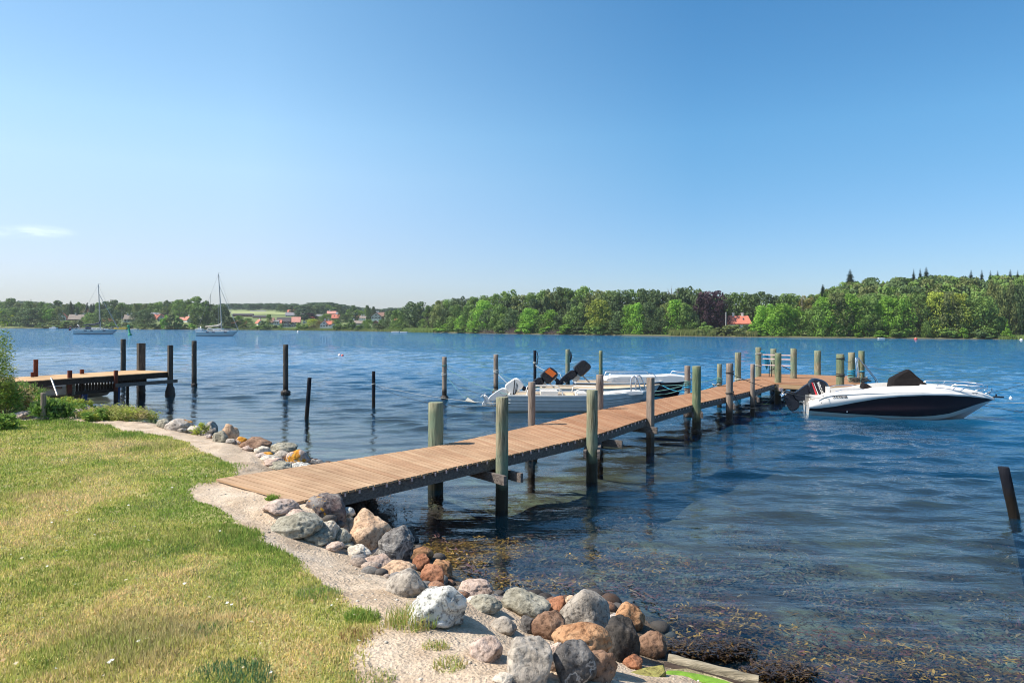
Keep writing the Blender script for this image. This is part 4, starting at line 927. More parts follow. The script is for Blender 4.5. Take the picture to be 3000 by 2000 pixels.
# blue rope hanging from post M
o_, b, tp, wm = JP['M']; mb = MB()
for k in range(5):
    x0 = b.x+wm/2+.07+k*.03; z1 = tp.z-.15-.02*k; z0 = tp.z-1.0+.09*abs(k-2)
    mb.tube([Vector((b.x+.05, b.y-.12, z1)), Vector((x0, b.y-.14, z1-.05)), Vector((x0+.03*sin(k), b.y-.15, (z0+z1)/2)), Vector((x0+.05, b.y-.14, z0)), Vector((x0+.10, b.y-.14, z0+.1)), Vector((x0+.05, b.y-.14, z1-.1))], .018, 6)
tag(mb.build('hanging_rope', M['rope_blue'], None), 'bright blue rope hanging in loops from the platform post by the pink rails', 'rope')
coil((JP['S'][1].x+.3, JP['S'][1].y-.1, ZD+.03), 'tangled pale rope heap at the foot of the blue wrapped platform post', 'rope_white', .3, .2, 8, 3)
coil((JP['S'][1].x+.05, JP['S'][1].y-.6, ZD+.03), 'dark rope heap on the platform beside the blue wrapped post', 'rope_dark', .45, .18, 8, 5)
coil((JP['I'][1].x-.1, JP['I'][1].y+.0, ZD+.02), 'pale rope loop lying round the foot of the teal wrapped jetty post', 'rope_white', .18, .05, 3, 7)
coil((JP['K'][1].x-.05, JP['K'][1].y-.1, ZD+.02), 'white rope ring lying at the foot of the green jetty post before the platform', 'rope_white', .26, .04, 2, 9)
def rope(pts, sag, mat, label, r=.012, n=18, group=None, name='mooring_rope'):
    """a slack line through the given points"""
    mb = MB(); P = []
    for a, b in zip(pts[:-1], pts[1:]):
        a, b = Vector(a), Vector(b)
        for k in range(n):
            t_ = k/n; p = a.lerp(b, t_); p.z -= sag*4*t_*(1-t_); P.append(p)
    P.append(Vector(pts[-1])); mb.tube(P, r*.72, 5); o = mb.build(name, M[mat], None); return tag(o, label, 'rope', group)

# ------------------------------------------------------------------ left dock
ZL = 1.0
LN = [unp(46,1118,ZL), unp(505,1088,ZL)]; LF_dir = (LN[1]-LN[0]).normalized(); LP = Vector((-LF_dir.y, LF_dir.x, 0))
LF = [LN[0]+LP*2.15, LN[1]+LP*2.15]
dock = empty('wooden_dock', (LN[0].x, LN[0].y, 0), 'short tan wooden dock on rusty and dark posts at the left bank', 'dock')
planks('deck_boards', [LN[0].lerp(LN[1], k/10) for k in range(11)], [LF[0].lerp(LF[1], k/10) for k in range(11)], .125, .008, M['deck_tan'], dock, over=.03, seed=8)
for P in (LN, LF):
    mb = MB(); i_ = LP*(.03 if P is LN else -.03); mb.beam(P[0]+i_-Vector((0,0,.135)), P[1]+i_-Vector((0,0,.135)), .06, .2); mb.build('stringer', M['beam_dark'], dock)
mb = MB(); mb.beam(LN[1]-Vector((0,0,.135)), LF[1]-Vector((0,0,.135)), .05, .2); mb.build('end_board', M['beam_dark'], dock)
def dpost(px, pt, base, wpx, mat, wd=0, zb=-1.2, sq=True):
    b = unp(px, base, ZL) if base else None
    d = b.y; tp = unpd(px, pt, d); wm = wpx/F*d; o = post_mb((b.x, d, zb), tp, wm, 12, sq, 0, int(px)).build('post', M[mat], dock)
    if wd: barnacle_mb((b.x, d, .1), wm*.5*wd, .4, int(px)).build('weed_growth', M['barnacle'], o)
    return o, Vector((b.x, d, 0)), tp, wm
DP = {k: dpost(*a) for k, a in dict(a1=(204.5,1085,1107,11,'post_rust'), a2=(339.5,1085,1099.5,10,'post_rust'), a3=(499,1011,1089,13,'post_dark',2.0), b0=(105,1053,1102.5,11,'post_rust'), b00=(95,1090,1104,8,'post_rust'),
      b1=(240,1082,1095,10,'post_rust'), b2=(413.5,1005,1084,20,'post_dark',1.2), c1=(427,1099,1086,9,'post_dark')).items() if not (k == 'c1')}
mb = MB(); p = DP['b2'][1]+Vector((.12,-1.3,0)); mb.tube([p+Vector((0,0,-1)), p+Vector((0,0,.85))], .06, 8); mb.build('inner_post', M['post_dark'], dock)
a = DP['a2'][1]; b = DP['a3'][1]; mb = MB(); u = (b-a).normalized(); mb.beam(a+Vector((.05,-.1,.62)), b+u*.35+Vector((.05,-.1,.60)), .05, .14); mb.build('side_rail', M['beam_grey'], dock)
# slotted fender boards under the deck
mb = MB()
for s0, s1, zt, zb in ((.36, .62, .78, .44), (.64, .84, .84, .60)):
    A_, B_ = LN[0].lerp(LN[1], s0)+LP*.35, LN[0].lerp(LN[1], s1)+LP*.35; n = 13
    mb.beam(A_+Vector((0,0,zb-ZL-.04)), B_+Vector((0,0,zb-ZL-.04)), .05, .14)
    for k in range(n+1):
        p = A_.lerp(B_, k/n); mb.beam(p+Vector((0,0,zb-ZL)), p+Vector((0,0,zt-ZL+.05)), .075, .05)
mb.build('slatted_fender', M['beam_dark'], dock)
mb = MB(); A_ = LN[0].lerp(LN[1], .33)+LP*.25; mb.box(A_+Vector((.0,0,-.42)), (.28,.1,.42), .3); mb.build('fender_block', M['log_wood'], dock)
mb = MB(); mb.tube([unpd(150, 1108, 25.2), unpd(168, 1158, 24.6)], .035, 8); tag(mb.build('metal_pole', M['dull_metal'], None), 'grey metal pole leaning against the left dock above the weeds', 'pole')
for a_, lb in (((250,1150,243,1174,24), 'slanting bright blue pipe under the left dock, left one'), ((349,1128,345,1158,18), 'upright bright blue pipe under the left dock, right one')):
    mb = MB(); p0_ = unp(a_[2], a_[3]-3, 0); mb.tube([Vector((p0_.x, p0_.y, -.5)), unpd(a_[0], a_[1]-10, p0_.y)], .10 if a_[4] > 20 else .07, 10); tag(mb.build('blue_pipe', M['blue_pipe'], None), lb, 'pipe')
e = empty('garden_post', unp(127.6, 1229, .82), 'short round grey wooden post standing in the grass before the left dock', 'post'); b = e.location
post_mb((b.x, b.y, .6), unpd(127.6, 1150, b.y), 14.5/F*b.y, 14, seed=5).build('shaft', M['post_grey'], e)
e = empty('tree_stump', unp(250, 1222, .75), 'broken pale root stump between the weeds and the lichen boulder on the left bank', 'stump'); b = e.location
mb = MB(); mb.tube([(b.x,b.y,.2),(b.x,b.y,.6),(b.x,b.y+.02,.80)], [.26,.22,.15], 10)
for k in range(9):
    r_ = random.Random(k); a0 = Vector((b.x+r_.uniform(-.15,.15), b.y+r_.uniform(-.12,.12), .6))
    mb.tube([a0, a0+Vector((r_.uniform(-.08,.12), 0, .25)), a0+Vector((r_.uniform(-.2,.25), r_.uniform(-.1,.1), r_.uniform(.28,.42)))], [.10, .07, .02], 7)
mb.build('root_wood', M['stump_wood'], e)
# ------------------------------------------------------------------ boats (built bow towards local +X, centreline y=0, waterline z=0)
def lerp_t(t, tab):
    return float(np.interp(t, [a for a, _ in tab], [b for _, b in tab]))
def mesh_rows(rows, closed_ends=True, mi=None, smooth=True):
    """rows: list of stations, each a list of points; quads between"""
    n = len(rows[0]); V = [p for r in rows for p in r]; Fc = [(i*n+k, (i+1)*n+k, (i+1)*n+k+1, i*n+k+1) for i in range(len(rows)-1) for k in range(n-1)]
    mats = [(mi[k] if mi else 0) for i in range(len(rows)-1) for k in range(n-1)]; return V, Fc, mats
def local_mb(mb, name, mat, parent): return mb.build(name, mat, parent, world=False)
def slabshape(mb, prof, hw, bv, y0=0, inset=.12, mi=0):
    """side profile (x,z) given width in y with rounded edges"""
    c = (sum(p[0] for p in prof)/len(prof), sum(p[1] for p in prof)/len(prof)); n = len(prof); V = []
    for y, k in ((-hw, inset), (-hw+bv, 0), (hw-bv, 0), (hw, inset)):
        V += [(p[0]+(c[0]-p[0])*k, y0+y, p[1]+(c[1]-p[1])*k) for p in prof]
    Fc = [(r*n+i, r*n+(i+1) % n, (r+1)*n+(i+1) % n, (r+1)*n+i) for r in range(3) for i in range(n)]
    mb.add(V, Fc, mi, True); mb.add(V[:n], [tuple(range(n))[::-1]], mi); mb.add(V[3*n:], [tuple(range(n))], mi); return mb
def smooth_prof(P, it=2):
    for _ in range(it):
        Q = []
        for i in range(len(P)):
            a, b = P[i], P[(i+1) % len(P)]; Q += [(a[0]*.75+b[0]*.25, a[1]*.75+b[1]*.25), (a[0]*.25+b[0]*.75, a[1]*.25+b[1]*.75)]
        P = Q
    return P
def text_mesh(txt, size, name, mat, parent, loc, rot, ext=.002, bold=0, shear=0, sx=1):
    cu = bpy.data.curves.new(name, 'FONT'); cu.body = txt; cu.size = size; cu.extrude = ext; cu.offset = bold; cu.shear = shear
    ob = bpy.data.objects.new(name, cu); COL.objects.link(ob); dg = bpy.context.evaluated_depsgraph_get(); me = bpy.data.meshes.new_from_object(ob.evaluated_get(dg))
    bpy.data.objects.remove(ob); me.materials.clear(); me.materials.append(M[mat]); o = bpy.data.objects.new(name, me); COL.objects.link(o); o.parent = parent; o.location = loc; o.rotation_euler = rot; o.scale = (sx, 1, 1); me.name = name; return o

# --- the white and black motorboat
pb = empty('motorboat', (10.55, 25.42, 0), 'sleek white motorboat with black side panel and black console cover beside the jetty platform', 'motorboat'); pb.rotation_euler[2] = radians(-17); pb.scale = (.885, 1, 1)
L = 6.6
def hb(t): return 1.10*(1-max(0, (t-.42)/.58)**2.3)*(.93+.07*min(1, t/.3))
SHT = [(0,.40),(.04,.56),(.085,.72),(.13,.79),(.2,.83),(.3,.88),(.45,.93),(.6,.955),(.75,.93),(.88,.86),(.96,.78),(1,.70)]
UPT = [(0,.26),(.06,.29),(.14,.37),(.24,.52),(.36,.68),(.48,.78),(.6,.83),(.72,.84),(.85,.80),(.95,.73),(1,.67)]
LOT = [(0,.17),(.2,.125),(.4,.105),(.55,.11),(.65,.15),(.75,.23),(.85,.39),(.93,.54),(1,.65)]
ts = [k/60 for k in range(61)]
def rakex(t, z): return L*t-1.05*(max(0, (t-.5)/.5)**3)*max(0, .70-z)/.70
rows = []
for t_ in ts:
    b = hb(t_); sh, up, lo = lerp_t(t_, SHT), lerp_t(t_, UPT), lerp_t(t_, LOT); up = min(up, sh-.03); lo = min(lo, up-.01)
    kz = -.30+.30*max(0, (t_-.6)/.4)**2.2; cz = -.04+.62*max(0, (t_-.5)/.5)**2.4; cz = min(cz, lo-.02)
    pts = [(0, kz), (b*.80, cz), (b*.86, cz+.012), (b*.94, lo), (b*.96, lo+.004), (b*.985, lo*.6+up*.4), (b*1.0, up-.004), (b*1.01, up), (b*1.015, up*.55+sh*.45), (b*.985, sh-.02), (b*.955, sh)]
    rows.append([(rakex(t_, z), -y, z) for y, z in pts])
mi = [0, 0, 0, 0, 1, 1, 0, 0, 0, 0]
mb = MB()
for s_ in (1, -1):
    V, Fc, ms_ = mesh_rows([[(x, y*s_, z) for x, y, z in r] for r in rows], mi=mi)
    n0 = len(mb.v); mb.v += V
    for f, m_ in zip(Fc, ms_): mb.f.append(tuple(i+n0 for i in (f if s_ > 0 else f[::-1]))); mb.m.append(m_); mb.s.append(True)
tr_ = rows[0]; mb.add([p for p in tr_]+[(p[0], -p[1], p[2]) for p in tr_[::-1]], [tuple(range(2*len(tr_)))])
local_mb(mb, 'hull', [M['white_gelcoat'], M['black_gelcoat']], pb)
# deck, coaming, cockpit
rows = []
for t_ in ts:
    b = hb(t_); sh = lerp_t(t_, SHT); x = rakex(t_, sh); crown = lerp_t(t_, [(0,.02),(.1,.02),(.16,.03),(.26,.04),(.34,.13),(.45,.16),(.6,.17),(.75,.15),(.9,.09),(1,0)])
    fl_ = .38 if .10 < t_ < .60 else sh+crown+.03
    if t_ <= .10: fl_ = sh*.9
    in_ = .74 if .1 < t_ < .6 else .5
    rows.append([(x, -y, z) for y, z in [(b*.955, sh), (b*.90, sh+crown*.6), (b*.80, sh+crown), (b*in_, sh+crown if .1 < t_ < .6 else sh+crown+.02), (b*(in_-.02), fl_), (0, fl_)]])
mb = MB()
for s_ in (1, -1):
    V, Fc, _ = mesh_rows([[(x, y*s_, z) for x, y, z in r] for r in rows]); mb.add(V, [f if s_ > 0 else f[::-1] for f in Fc], 0, False)
local_mb(mb, 'deck', M['white_gelcoat'], pb)
mb = MB(); pr = []
for t_ in ts[3:]:
    sh = lerp_t(t_, SHT); pr.append((rakex(t_, sh), -hb(t_)*.99, sh-.045))
mb.tube(pr+[(p[0], -p[1], p[2]) for p in pr[::-1]], .022, 6); local_mb(mb, 'rub_rail', M['white_gelcoat'], pb)
# console cover: fabric stretched over a windscreen frame
def cover(name, prof, hw_b, hw_t, zb, zt, mat='dark_fabric'):
    P = smooth_prof(prof, 2); n = len(P); mb = MB(); V = []
    c = (sum(p[0] for p in P)/n, sum(p[1] for p in P)/n)
    for k, ins in ((-1, .10), (-.9, .02), (-.45, 0), (0, -.02), (.45, 0), (.9, .02), (1, .10)):
        for p in P:
            u = (p[1]-zb)/(zt-zb); hw = hw_b+(hw_t-hw_b)*u; fold = .018*sin(9*p[0]+5*p[1]*k)
            V.append((p[0]+(c[0]-p[0])*ins, k*hw+fold, p[1]+(c[1]-p[1])*ins+.012*sin(17*k+7*p[0])))
    Fc = [(r*n+i, r*n+(i+1) % n, (r+1)*n+(i+1) % n, (r+1)*n+i) for r in range(6) for i in range(n)]
    mb.add(V, Fc, 0, True); mb.add(V[:n], [tuple(range(n))[::-1]]); mb.add(V[6*n:], [tuple(range(n))]); return local_mb(mb, name, M[mat], pb)
cover('console_cover', [(3.03,.84),(3.03,1.05),(3.05,1.28),(3.12,1.33),(3.55,1.56),(3.66,1.62),(3.76,1.58),(3.95,1.38),(4.40,1.0),(4.62,.86)], .62, .22, .85, 1.62)
cover('seat_cover', [(2.02,.88),(2.03,1.06),(2.10,1.12),(2.2,1.10),(2.45,.90)], .45, .3, .88, 1.12)
# bow rail
mb = MB()
for s_ in (1, -1):
    pts = [(4.35, s_*.80, 1.02), (4.5, s_*.80, 1.20), (4.9, s_*.76, 1.22), (5.5, s_*.62, 1.21), (6.0, s_*.42, 1.19), (6.28, s_*.22, 1.16), (6.30, s_*.16, 1.05), (6.05, s_*.30, .94)]
    mb.tube(pts, .017, 6)
    mb.tube([(5.0, s_*.70, 1.0), (5.15, s_*.70, 1.21)], .014, 6); mb.tube([(5.25, s_*.70, .98), (5.45, s_*.62, 1.10), (6.2, s_*.3, 1.08)], .013, 6)
mb.tube([(6.35, -.15, .86), (6.52, -.12, .95), (6.50, 0, 1.04), (6.52, .12, .95), (6.35, .15, .86)], .015, 6)
local_mb(mb, 'bow_rail', M['steel'], pb)
for P_ in ([(.95,-.9,.86),(1.2,-.92,.93),(1.9,-.94,.96)], [(.95,.9,.86),(1.2,.92,.93),(1.9,.94,.96)], [(4.2,-.75,.95),(4.42,-.68,1.08)]):
    mb = MB(); mb.tube(P_, .016, 6); local_mb(mb, 'grab_rail', M['steel'], pb)
for x, y, z in ((5.75,-.62,.90),(.55,-1.0,.68)):
    mb = MB(); mb.tube([(x-.10,y,z+.03),(x+.10,y,z+.03)], .012, 6); mb.tube([(x-.04,y,z-.02),(x-.04,y,z+.03)], .010, 5); mb.tube([(x+.04,y,z-.02),(x+.04,y,z+.03)], .010, 5); local_mb(mb, 'cleat', M['dull_metal'], pb)
mb = MB(); mb.box((6.72,0,.77), (.34,.08,.05)); mb.tube([(6.65,0,.80),(6.65,0,.86)], .03, 8); local_mb(mb, 'anchor_roller', M['black_plastic'], pb)
mb = MB(); mb.tube([(1.34,-1.035,.20),(1.34,-1.065,.20)], .025, 10); local_mb(mb, 'drain_fitting', M['steel'], pb)
mb = MB(); mb.tube([(.44,-1.04,.47),(.44,-1.055,.47)], .022, 10); mb.box((.24,-1.028,.40), (.02,.02,.07)); local_mb(mb, 'side_fitting', M['black_plastic'], pb)
mb = MB(); mb.box((.35,0,.62),(.5,1.6,.10)); mb.box((.72,-.55,.88),(.14,.3,.22)); mb.box((.72,.55,.88),(.14,.3,.22)); local_mb(mb, 'stern_bench', M['white_gelcoat'], pb)
nm_ = text_mesh('QUICKSILVER', .105, 'hull_lettering', 'black_plastic', pb, (.82, -1.074, .66), (pi/2, 0, -.012), bold=.003, shear=.15, sx=.82); nm_.rotation_euler = (pi/2-.03, -.015, -.044)
# tilted black outboard
def outboard_big(par):
    e = bpy.data.objects.new('outboard_motor', None); COL.objects.link(e); e.parent = par; e['label'] = 'tilted black outboard'
    mb = MB(); slabshape(mb, smooth_prof([(.02,.82),(.06,1.10),(.22,1.235),(.40,1.235),(.70,1.16),(.84,.98),(.92,.72),(.62,.62),(.34,.60),(.12,.62)], 2), .25, .11, inset=.16); cw = local_mb(mb, 'cowling', M['black_plastic'], e)
    mb = MB(); slabshape(mb, smooth_prof([(-.55,.66),(-.30,.80),(-.02,1.02),(.12,1.05),(.25,.70),(.10,.50),(-.15,.42),(-.40,.40)], 2), .12, .05); local_mb(mb, 'midsection', M['black_plastic'], e)
    mb = MB(); slabshape(mb, smooth_prof([(-.86,.66),(-.62,.70),(-.42,.62),(-.26,.40),(-.24,.20),(-.42,.05),(-.60,.02),(-.72,.20),(-.84,.42)], 2), .07, .03)
    mb.tube([(-.92,0,.60),(-.74,0,.52),(-.45,0,.46)], [.05,.085,.05], 10); slabshape(mb, [(-.80,.74),(-.40,.66),(-.38,.69),(-.78,.78)], .16, .03); local_mb(mb, 'gearcase', M['black_plastic'], e)
    mb = MB(); c = Vector((-.94,0,.61))
    for k in range(3):
        a = 2*pi*k/3+.4; u = Vector((.25,sin(a),cos(a)*.97)).normalized(); w_ = Vector((.5,cos(a),-sin(a))).normalized()
        mb.add([c+u*.03-w_*.04, c+u*.03+w_*.04, c+u*.17+w_*.10+Vector((.03,0,0)), c+u*.20, c+u*.16-w_*.06-Vector((.03,0,0))]+[p+Vector((.012,0,0)) for p in (c+u*.03-w_*.04, c+u*.03+w_*.04, c+u*.17+w_*.10+Vector((.03,0,0)), c+u*.20, c+u*.16-w_*.06-Vector((.03,0,0)))], [(0,1,2,3,4),(9,8,7,6,5),(0,5,6,1),(1,6,7,2),(2,7,8,3),(3,8,9,4),(4,9,5,0)])
    mb.tube([c-Vector((.06,0,0)), c+Vector((.10,0,-.03))], [.03,.05], 10); local_mb(mb, 'propeller', M['steel'], e)
    mb = MB(); mb.box((.02,0,.50),(.14,.24,.30)); mb.tube([(-.25,-.1,.40),(.02,-.1,.30)], .02, 8); mb.tube([(-.25,.1,.40),(.02,.1,.30)], .02, 8); local_mb(mb, 'transom_bracket', M['dull_metal'], e)
    mb = MB(); slabshape(mb, [(.16,1.10),(.21,1.10),(.40,.64),(.33,.64)], .253, .01, inset=0); local_mb(mb, 'red_stripe', M['red_decal'], e)
    mb = MB(); slabshape(mb, [(.235,1.10),(.255,1.10),(.45,.64),(.42,.64)], .2535, .01, inset=0); local_mb(mb, 'white_stripe', M['white_gelcoat'], e)
    text_mesh('MERCURY', .135, 'cowl_lettering', 'white_gelcoat', e, (.36, -.256, 1.10), (pi/2, radians(66), 0), bold=.003, sx=.80)
    return e
outboard_big(pb)

# --- open dinghies
def dinghy(loc, L, B, H, hullmat, inmat, label, bow=.14, rz=0, stern_h=0, groove=True, thw=3, name='dinghy', gunw=None):
    e = empty(name, loc, label, 'small boat'); e.rotation_euler[2] = rz
    hb_ = lambda t: B*(1-max(0, (t-.38)/.62)**2.2)*(.88+.12*min(1, t/.35)); sh_ = lambda t: H+stern_h*(1-t)+bow*max(0, (t-.45)/.55)**2
    rk = lambda t, z: L*t-.45*max(0, (t-.5)/.5)**3*max(0, H+bow-z)/(H+bow)
    rows, inn = [], []
    for k in range(41):
        t_ = k/40; b = hb_(t_); s = sh_(t_); kz = -.12+.16*max(0, (t_-.6)/.4)**2; cz = .02+.24*max(0, (t_-.5)/.5)**2
        P = [(0,kz),(b*.62,cz-.04),(b*.80,cz+.04)]
        for j in range(1, 7):
            u = j/7; z = cz+.04+(s-cz-.04)*u; y = b*(.80+.20*u**.8)
            P += [(y, z-.012), (y+(.012 if groove and j in (2, 4, 5) else 0), z)]
        P.append((b*1.0, s)); rows.append([(rk(t_, z), -y, z) for y, z in P])
        inn.append([(rk(t_, z)-(.05 if t_ > .9 else 0), -y, z) for y, z in [(max(b-.05, 0), s), (max(b*.9-.08, 0), s*.55), (max(b*.7-.08, 0), .12), (0, .10)]])
    mb = MB(); mbi = MB()
    for s_ in (1, -1):
        V, Fc, _ = mesh_rows([[(x, y*s_, z) for x, y, z in r] for r in rows]); mb.add(V, [f if s_ > 0 else f[::-1] for f in Fc], 0, True)
        V, Fc, _ = mesh_rows([[(x, y*s_, z) for x, y, z in r] for r in inn]); mbi.add(V, [f[::-1] if s_ > 0 else f for f in Fc], 0, False)
    r0 = rows[0]; mb.add([p for p in r0]+[(p[0], -p[1], p[2]) for p in r0[::-1]], [tuple(range(2*len(r0)))])
    r0 = inn[0]; mbi.add([(p[0]+.04,)+p[1:] for p in r0]+[(p[0]+.04, -p[1], p[2]) for p in r0[::-1]], [tuple(range(2*len(r0)))])
    local_mb(mb, 'hull', M[hullmat], e); local_mb(mbi, 'interior', M[inmat], e)
    mb = MB(); pr = [(rk(k/40, sh_(k/40)), -(hb_(k/40)-.02), sh_(k/40)) for k in range(41)]; pr[-1] = (pr[-1][0], 0, pr[-1][2])
    for s_ in (1, -1):
        for a, b_ in zip(pr[:-1], pr[1:]): mb.beam((a[0], a[1]*s_, a[2]+.01), (b_[0], b_[1]*s_, b_[2]+.01), .075, .045)
    mb.beam((.02, -hb_(0), sh_(0)), (.02, hb_(0), sh_(0)), .07, .05); local_mb(mb, 'gunwale', M[gunw or 'white_gelcoat'], e)
    if groove:
        for zf, of in ((.52, .012), (.74, .012)):
            for s_ in (1, -1):
                mb = MB(); P = []
                for k in range(37):
                    t_ = k/40; s = sh_(t_); cz = .02+.24*max(0, (t_-.5)/.5)**2; z = cz+.04+(s-cz-.04)*zf; u = (z-cz-.04)/(s-cz-.04); P.append((rk(t_, z), -s_*(hb_(t_)*(.80+.20*u**.8)+of), z))
                mb.tube(P, .014, 5); local_mb(mb, 'rubbing_strake', M['white_gelcoat'], e)
    for k in range(thw):
        x = L*(.18+.24*k); mb = MB(); mb.box((x, 0, H*.62), (.28, hb_(x/L)*1.9-.1, .05)); mb.box((x, 0, H*.35), (.05, hb_(x/L)*1.3, H*.45)); local_mb(mb, 'thwart', M[inmat], e)
    return e, hb_, sh_
def outboard_small(par, loc, mat, sc=1.0, tilt=.55, label=None, decal=None, leg=True):
    e = bpy.data.objects.new('outboard_motor', None); COL.objects.link(e); e.parent = par; e.location = loc; e.rotation_euler = (0, tilt, 0); e.scale = (sc*(1.18 if mat == 'black_plastic' else 1.08), sc, sc*.96)
    if label: e['label'] = label
    mb = MB(); slabshape(mb, [(-.13,-.01),(-.17,.03),(-.185,.14),(-.18,.40),(-.15,.48),(-.09,.52),(.08,.56),(.15,.53),(.185,.45),(.20,.12),(.18,.03),(.13,-.01)], .18, .05, inset=.10); local_mb(mb, 'cowling', M[mat], e)
    mb = MB(); slabshape(mb, smooth_prof([(-.15,.0),(.12,.0),(.06,-.35),(-.02,-.72),(-.16,-.72),(-.18,-.35)], 2), .075, .03); local_mb(mb, 'midsection', M[mat if mat != 'white_gelcoat' else 'grey_gelcoat'], e)
    mb = MB(); slabshape(mb, smooth_prof([(-.30,-.66),(.08,-.66),(.10,-.72),(-.0,-.80),(.0,-.98),(-.12,-.98),(-.16,-.80),(-.28,-.80)], 1), .06, .025)
    for k in range(3):
        a = 2*pi*k/3; mb.beam((-.30,0,-.77), (-.31,.13*sin(a),-.77+.13*cos(a)), .02, .07)
    local_mb(mb, 'gearcase', M['black_plastic' if mat != 'white_gelcoat' else 'grey_gelcoat'], e)
    mb = MB(); mb.tube([(.12,0,.08),(.55,.05,.12)], .022, 6); mb.box((.14,0,-.16),(.12,.22,.28)); local_mb(mb, 'tiller', M['dull_metal'], e)
    if decal: 
        mb = MB(); slabshape(mb, decal[1], .184, .01, inset=0); local_mb(mb, 'side_decal', M[decal[0]], e)
    return e
e1_, hb1, sh1 = dinghy((-.12, 25.45, 0), 4.95, .86, .60, 'grey_gelcoat', 'cream_gelcoat', 'grey ribbed dinghy with white gunwale and white outboard beside the jetty', bow=.12, thw=3)
oe = outboard_small(e1_, (-.02, 0, .72), 'white_gelcoat', 1.12, .95, 'tilted white outboard')
mb = MB()
for k, z in enumerate((.30, .34, .27)): slabshape(mb, [(-.16,.40-.0),(-.13+.0,.40),(.20,.10),(.17,.08)] if k == 0 else [(-.10+.05*k,.40),(-.085+.05*k,.40),(.215+.0*k,.10+.04*k),(.205,.08+.04*k)], .184, .01, inset=0)
local_mb(mb, 'side_stripes', M['black_plastic'], oe)
mb = MB()
for s_ in (-1, 1):
    for x0, x1 in ((.65, 1.9), (2.35, 3.3)):
        y0, y1 = s_*(hb1(x0/4.95)-.10), s_*(hb1(x1/4.95)-.12); mb.tube([(x0,y0,.62),(x0+.04,y0,.80),(x0+.15,y0,.84),(x1-.15,y1,.84),(x1-.04,y1,.80),(x1,y1,.62)], .02, 6)
local_mb(mb, 'side_rail', M['white_gelcoat'], e1_)
for bx_ in (((1.45,0,.66),(.6,1.1,.16)), ((2.6,0,.62),(.35,1.2,.12))):
    mb = MB(); mb.box(*bx_); local_mb(mb, 'seat_box', M['white_gelcoat'], e1_)
mb = MB(); slabshape(mb, smooth_prof([(3.3,.60),(3.6,.70),(4.5,.76),(4.85,.74),(4.8,.62)], 1), .4, .15); local_mb(mb, 'bow_cover', M['white_gelcoat'], e1_)
e2_, hb2, sh2 = dinghy((1.15, 28.3, 0), 4.75, .80, .60, 'grey_gelcoat', 'cream_gelcoat', 'cream lined open dinghy with a black and orange outboard behind the grey one', bow=.12, thw=3, gunw='cream_gelcoat')
outboard_small(e2_, (.12, 0, .90), 'black_plastic', 1.15, .85, 'tilted black outboard with an orange band', ('orange_decal', [(-.165,.22),(-.155,.44),(.10,.50),(.11,.30)]))
mb = MB(); mb.box((1.0,-.35,.52),(.35,.18,.06)); local_mb(mb, 'oar_pad', M['yellow_paint'], e2_)
e3_, hb3, sh3 = dinghy((2.75, 31.2, 0), 5.0, .90, .60, 'black_gelcoat', 'cream_gelcoat', 'black hulled white topped boat with a black outboard, farthest of the three beside the jetty', bow=.28, thw=2, groove=False)
outboard_small(e3_, (.1, 0, 1.02), 'black_plastic', 1.25, .85, 'tilted black outboard')
mb = MB(); slabshape(mb, smooth_prof([(1.0,.58),(1.15,.90),(3.6,.90),(4.3,.98),(5.2,.86),(5.0,.66),(3.0,.58)], 1), .62, .2); local_mb(mb, 'cabin_top', M['white_gelcoat'], e3_)
mb = MB()
for s_ in (-1, 1):
    mb.tube([(1.4,s_*.66,.86),(1.5,s_*.66,1.02),(3.3,s_*.66,1.04),(3.45,s_*.62,.9)], .02, 6); mb.tube([(4.3,s_*.5,.9),(4.4,s_*.48,1.06),(5.1,s_*.25,1.06),(5.2,s_*.2,.92)], .018, 6)
local_mb(mb, 'grab_rail', M['steel'], e3_)
mb = MB()
for x in (.9, 2.2, 2.35, 3.1): mb.tube([(x,-.86,.63),(x+.32,-.92,.38)], .015, 5)
local_mb(mb, 'fender_lines', M['rope_white'], e3_)
e4_, _, _ = dinghy((-21.9, 29.6, 0), 5.4, .95, .48, 'pale_hull', 'grey_gelcoat', 'pale grey weathered boat moored in shadow behind the left dock', bow=.0, rz=.02, groove=False)
mb = MB(); mb.box((2.2,-.955,.42),(3.0,.02,.09)); local_mb(mb, 'dark_band', M['black_plastic'], e4_)

# --- mooring ropes
b6, b7 = on(FP[6], 1075), on(FP[7], 1094)
st1 = Vector((-.05, 24.75, .62))
rope([on(FP[6], 1080)+Vector((.1,0,0)), st1], .12, 'rope_teal', 'pale teal rope from the blue wrapped grey post to the grey dinghy stern', .014)
rope([on(FP[6], 1103)+Vector((.1,0,0)), unpd(1363, 1166, 26.8)], .05, 'rope_teal', 'short teal rope from the blue wrapped grey post down to the scrap of net', .011)
rope([on(FP[6], 1110)+Vector((.1,0,0)), st1+Vector((.05,.9,-.1))], .25, 'rope_dark', 'thin dark slack rope from the grey post to the grey dinghy', .009)
rope([on(FP[7], 1092)+Vector((.1,0,0)), Vector((1.15,27.6,.62))], .10, 'rope_teal', 'pale rope from the white wrapped post to the orange striped outboard boat', .013)
rope([on(FP[7], 1096)+Vector((.1,0,0)), st1+Vector((.2,1.4,.05))], .03, 'rope_white', 'short taut white rope from the white wrapped post to the white outboard', .012)
rope([on(FP[5], 1130), unpd(1352, 1173, 26), st1+Vector((0,0,-.25))], .05, 'rope_white', 'long low rope from the thin black pole to the grey dinghy stern', .011)
rope([on(FP[5], 1131), unpd(1300, 1185, 26)], .12, 'rope_dark', 'sagging dark rope from the thin black pole toward the near green post', .010)
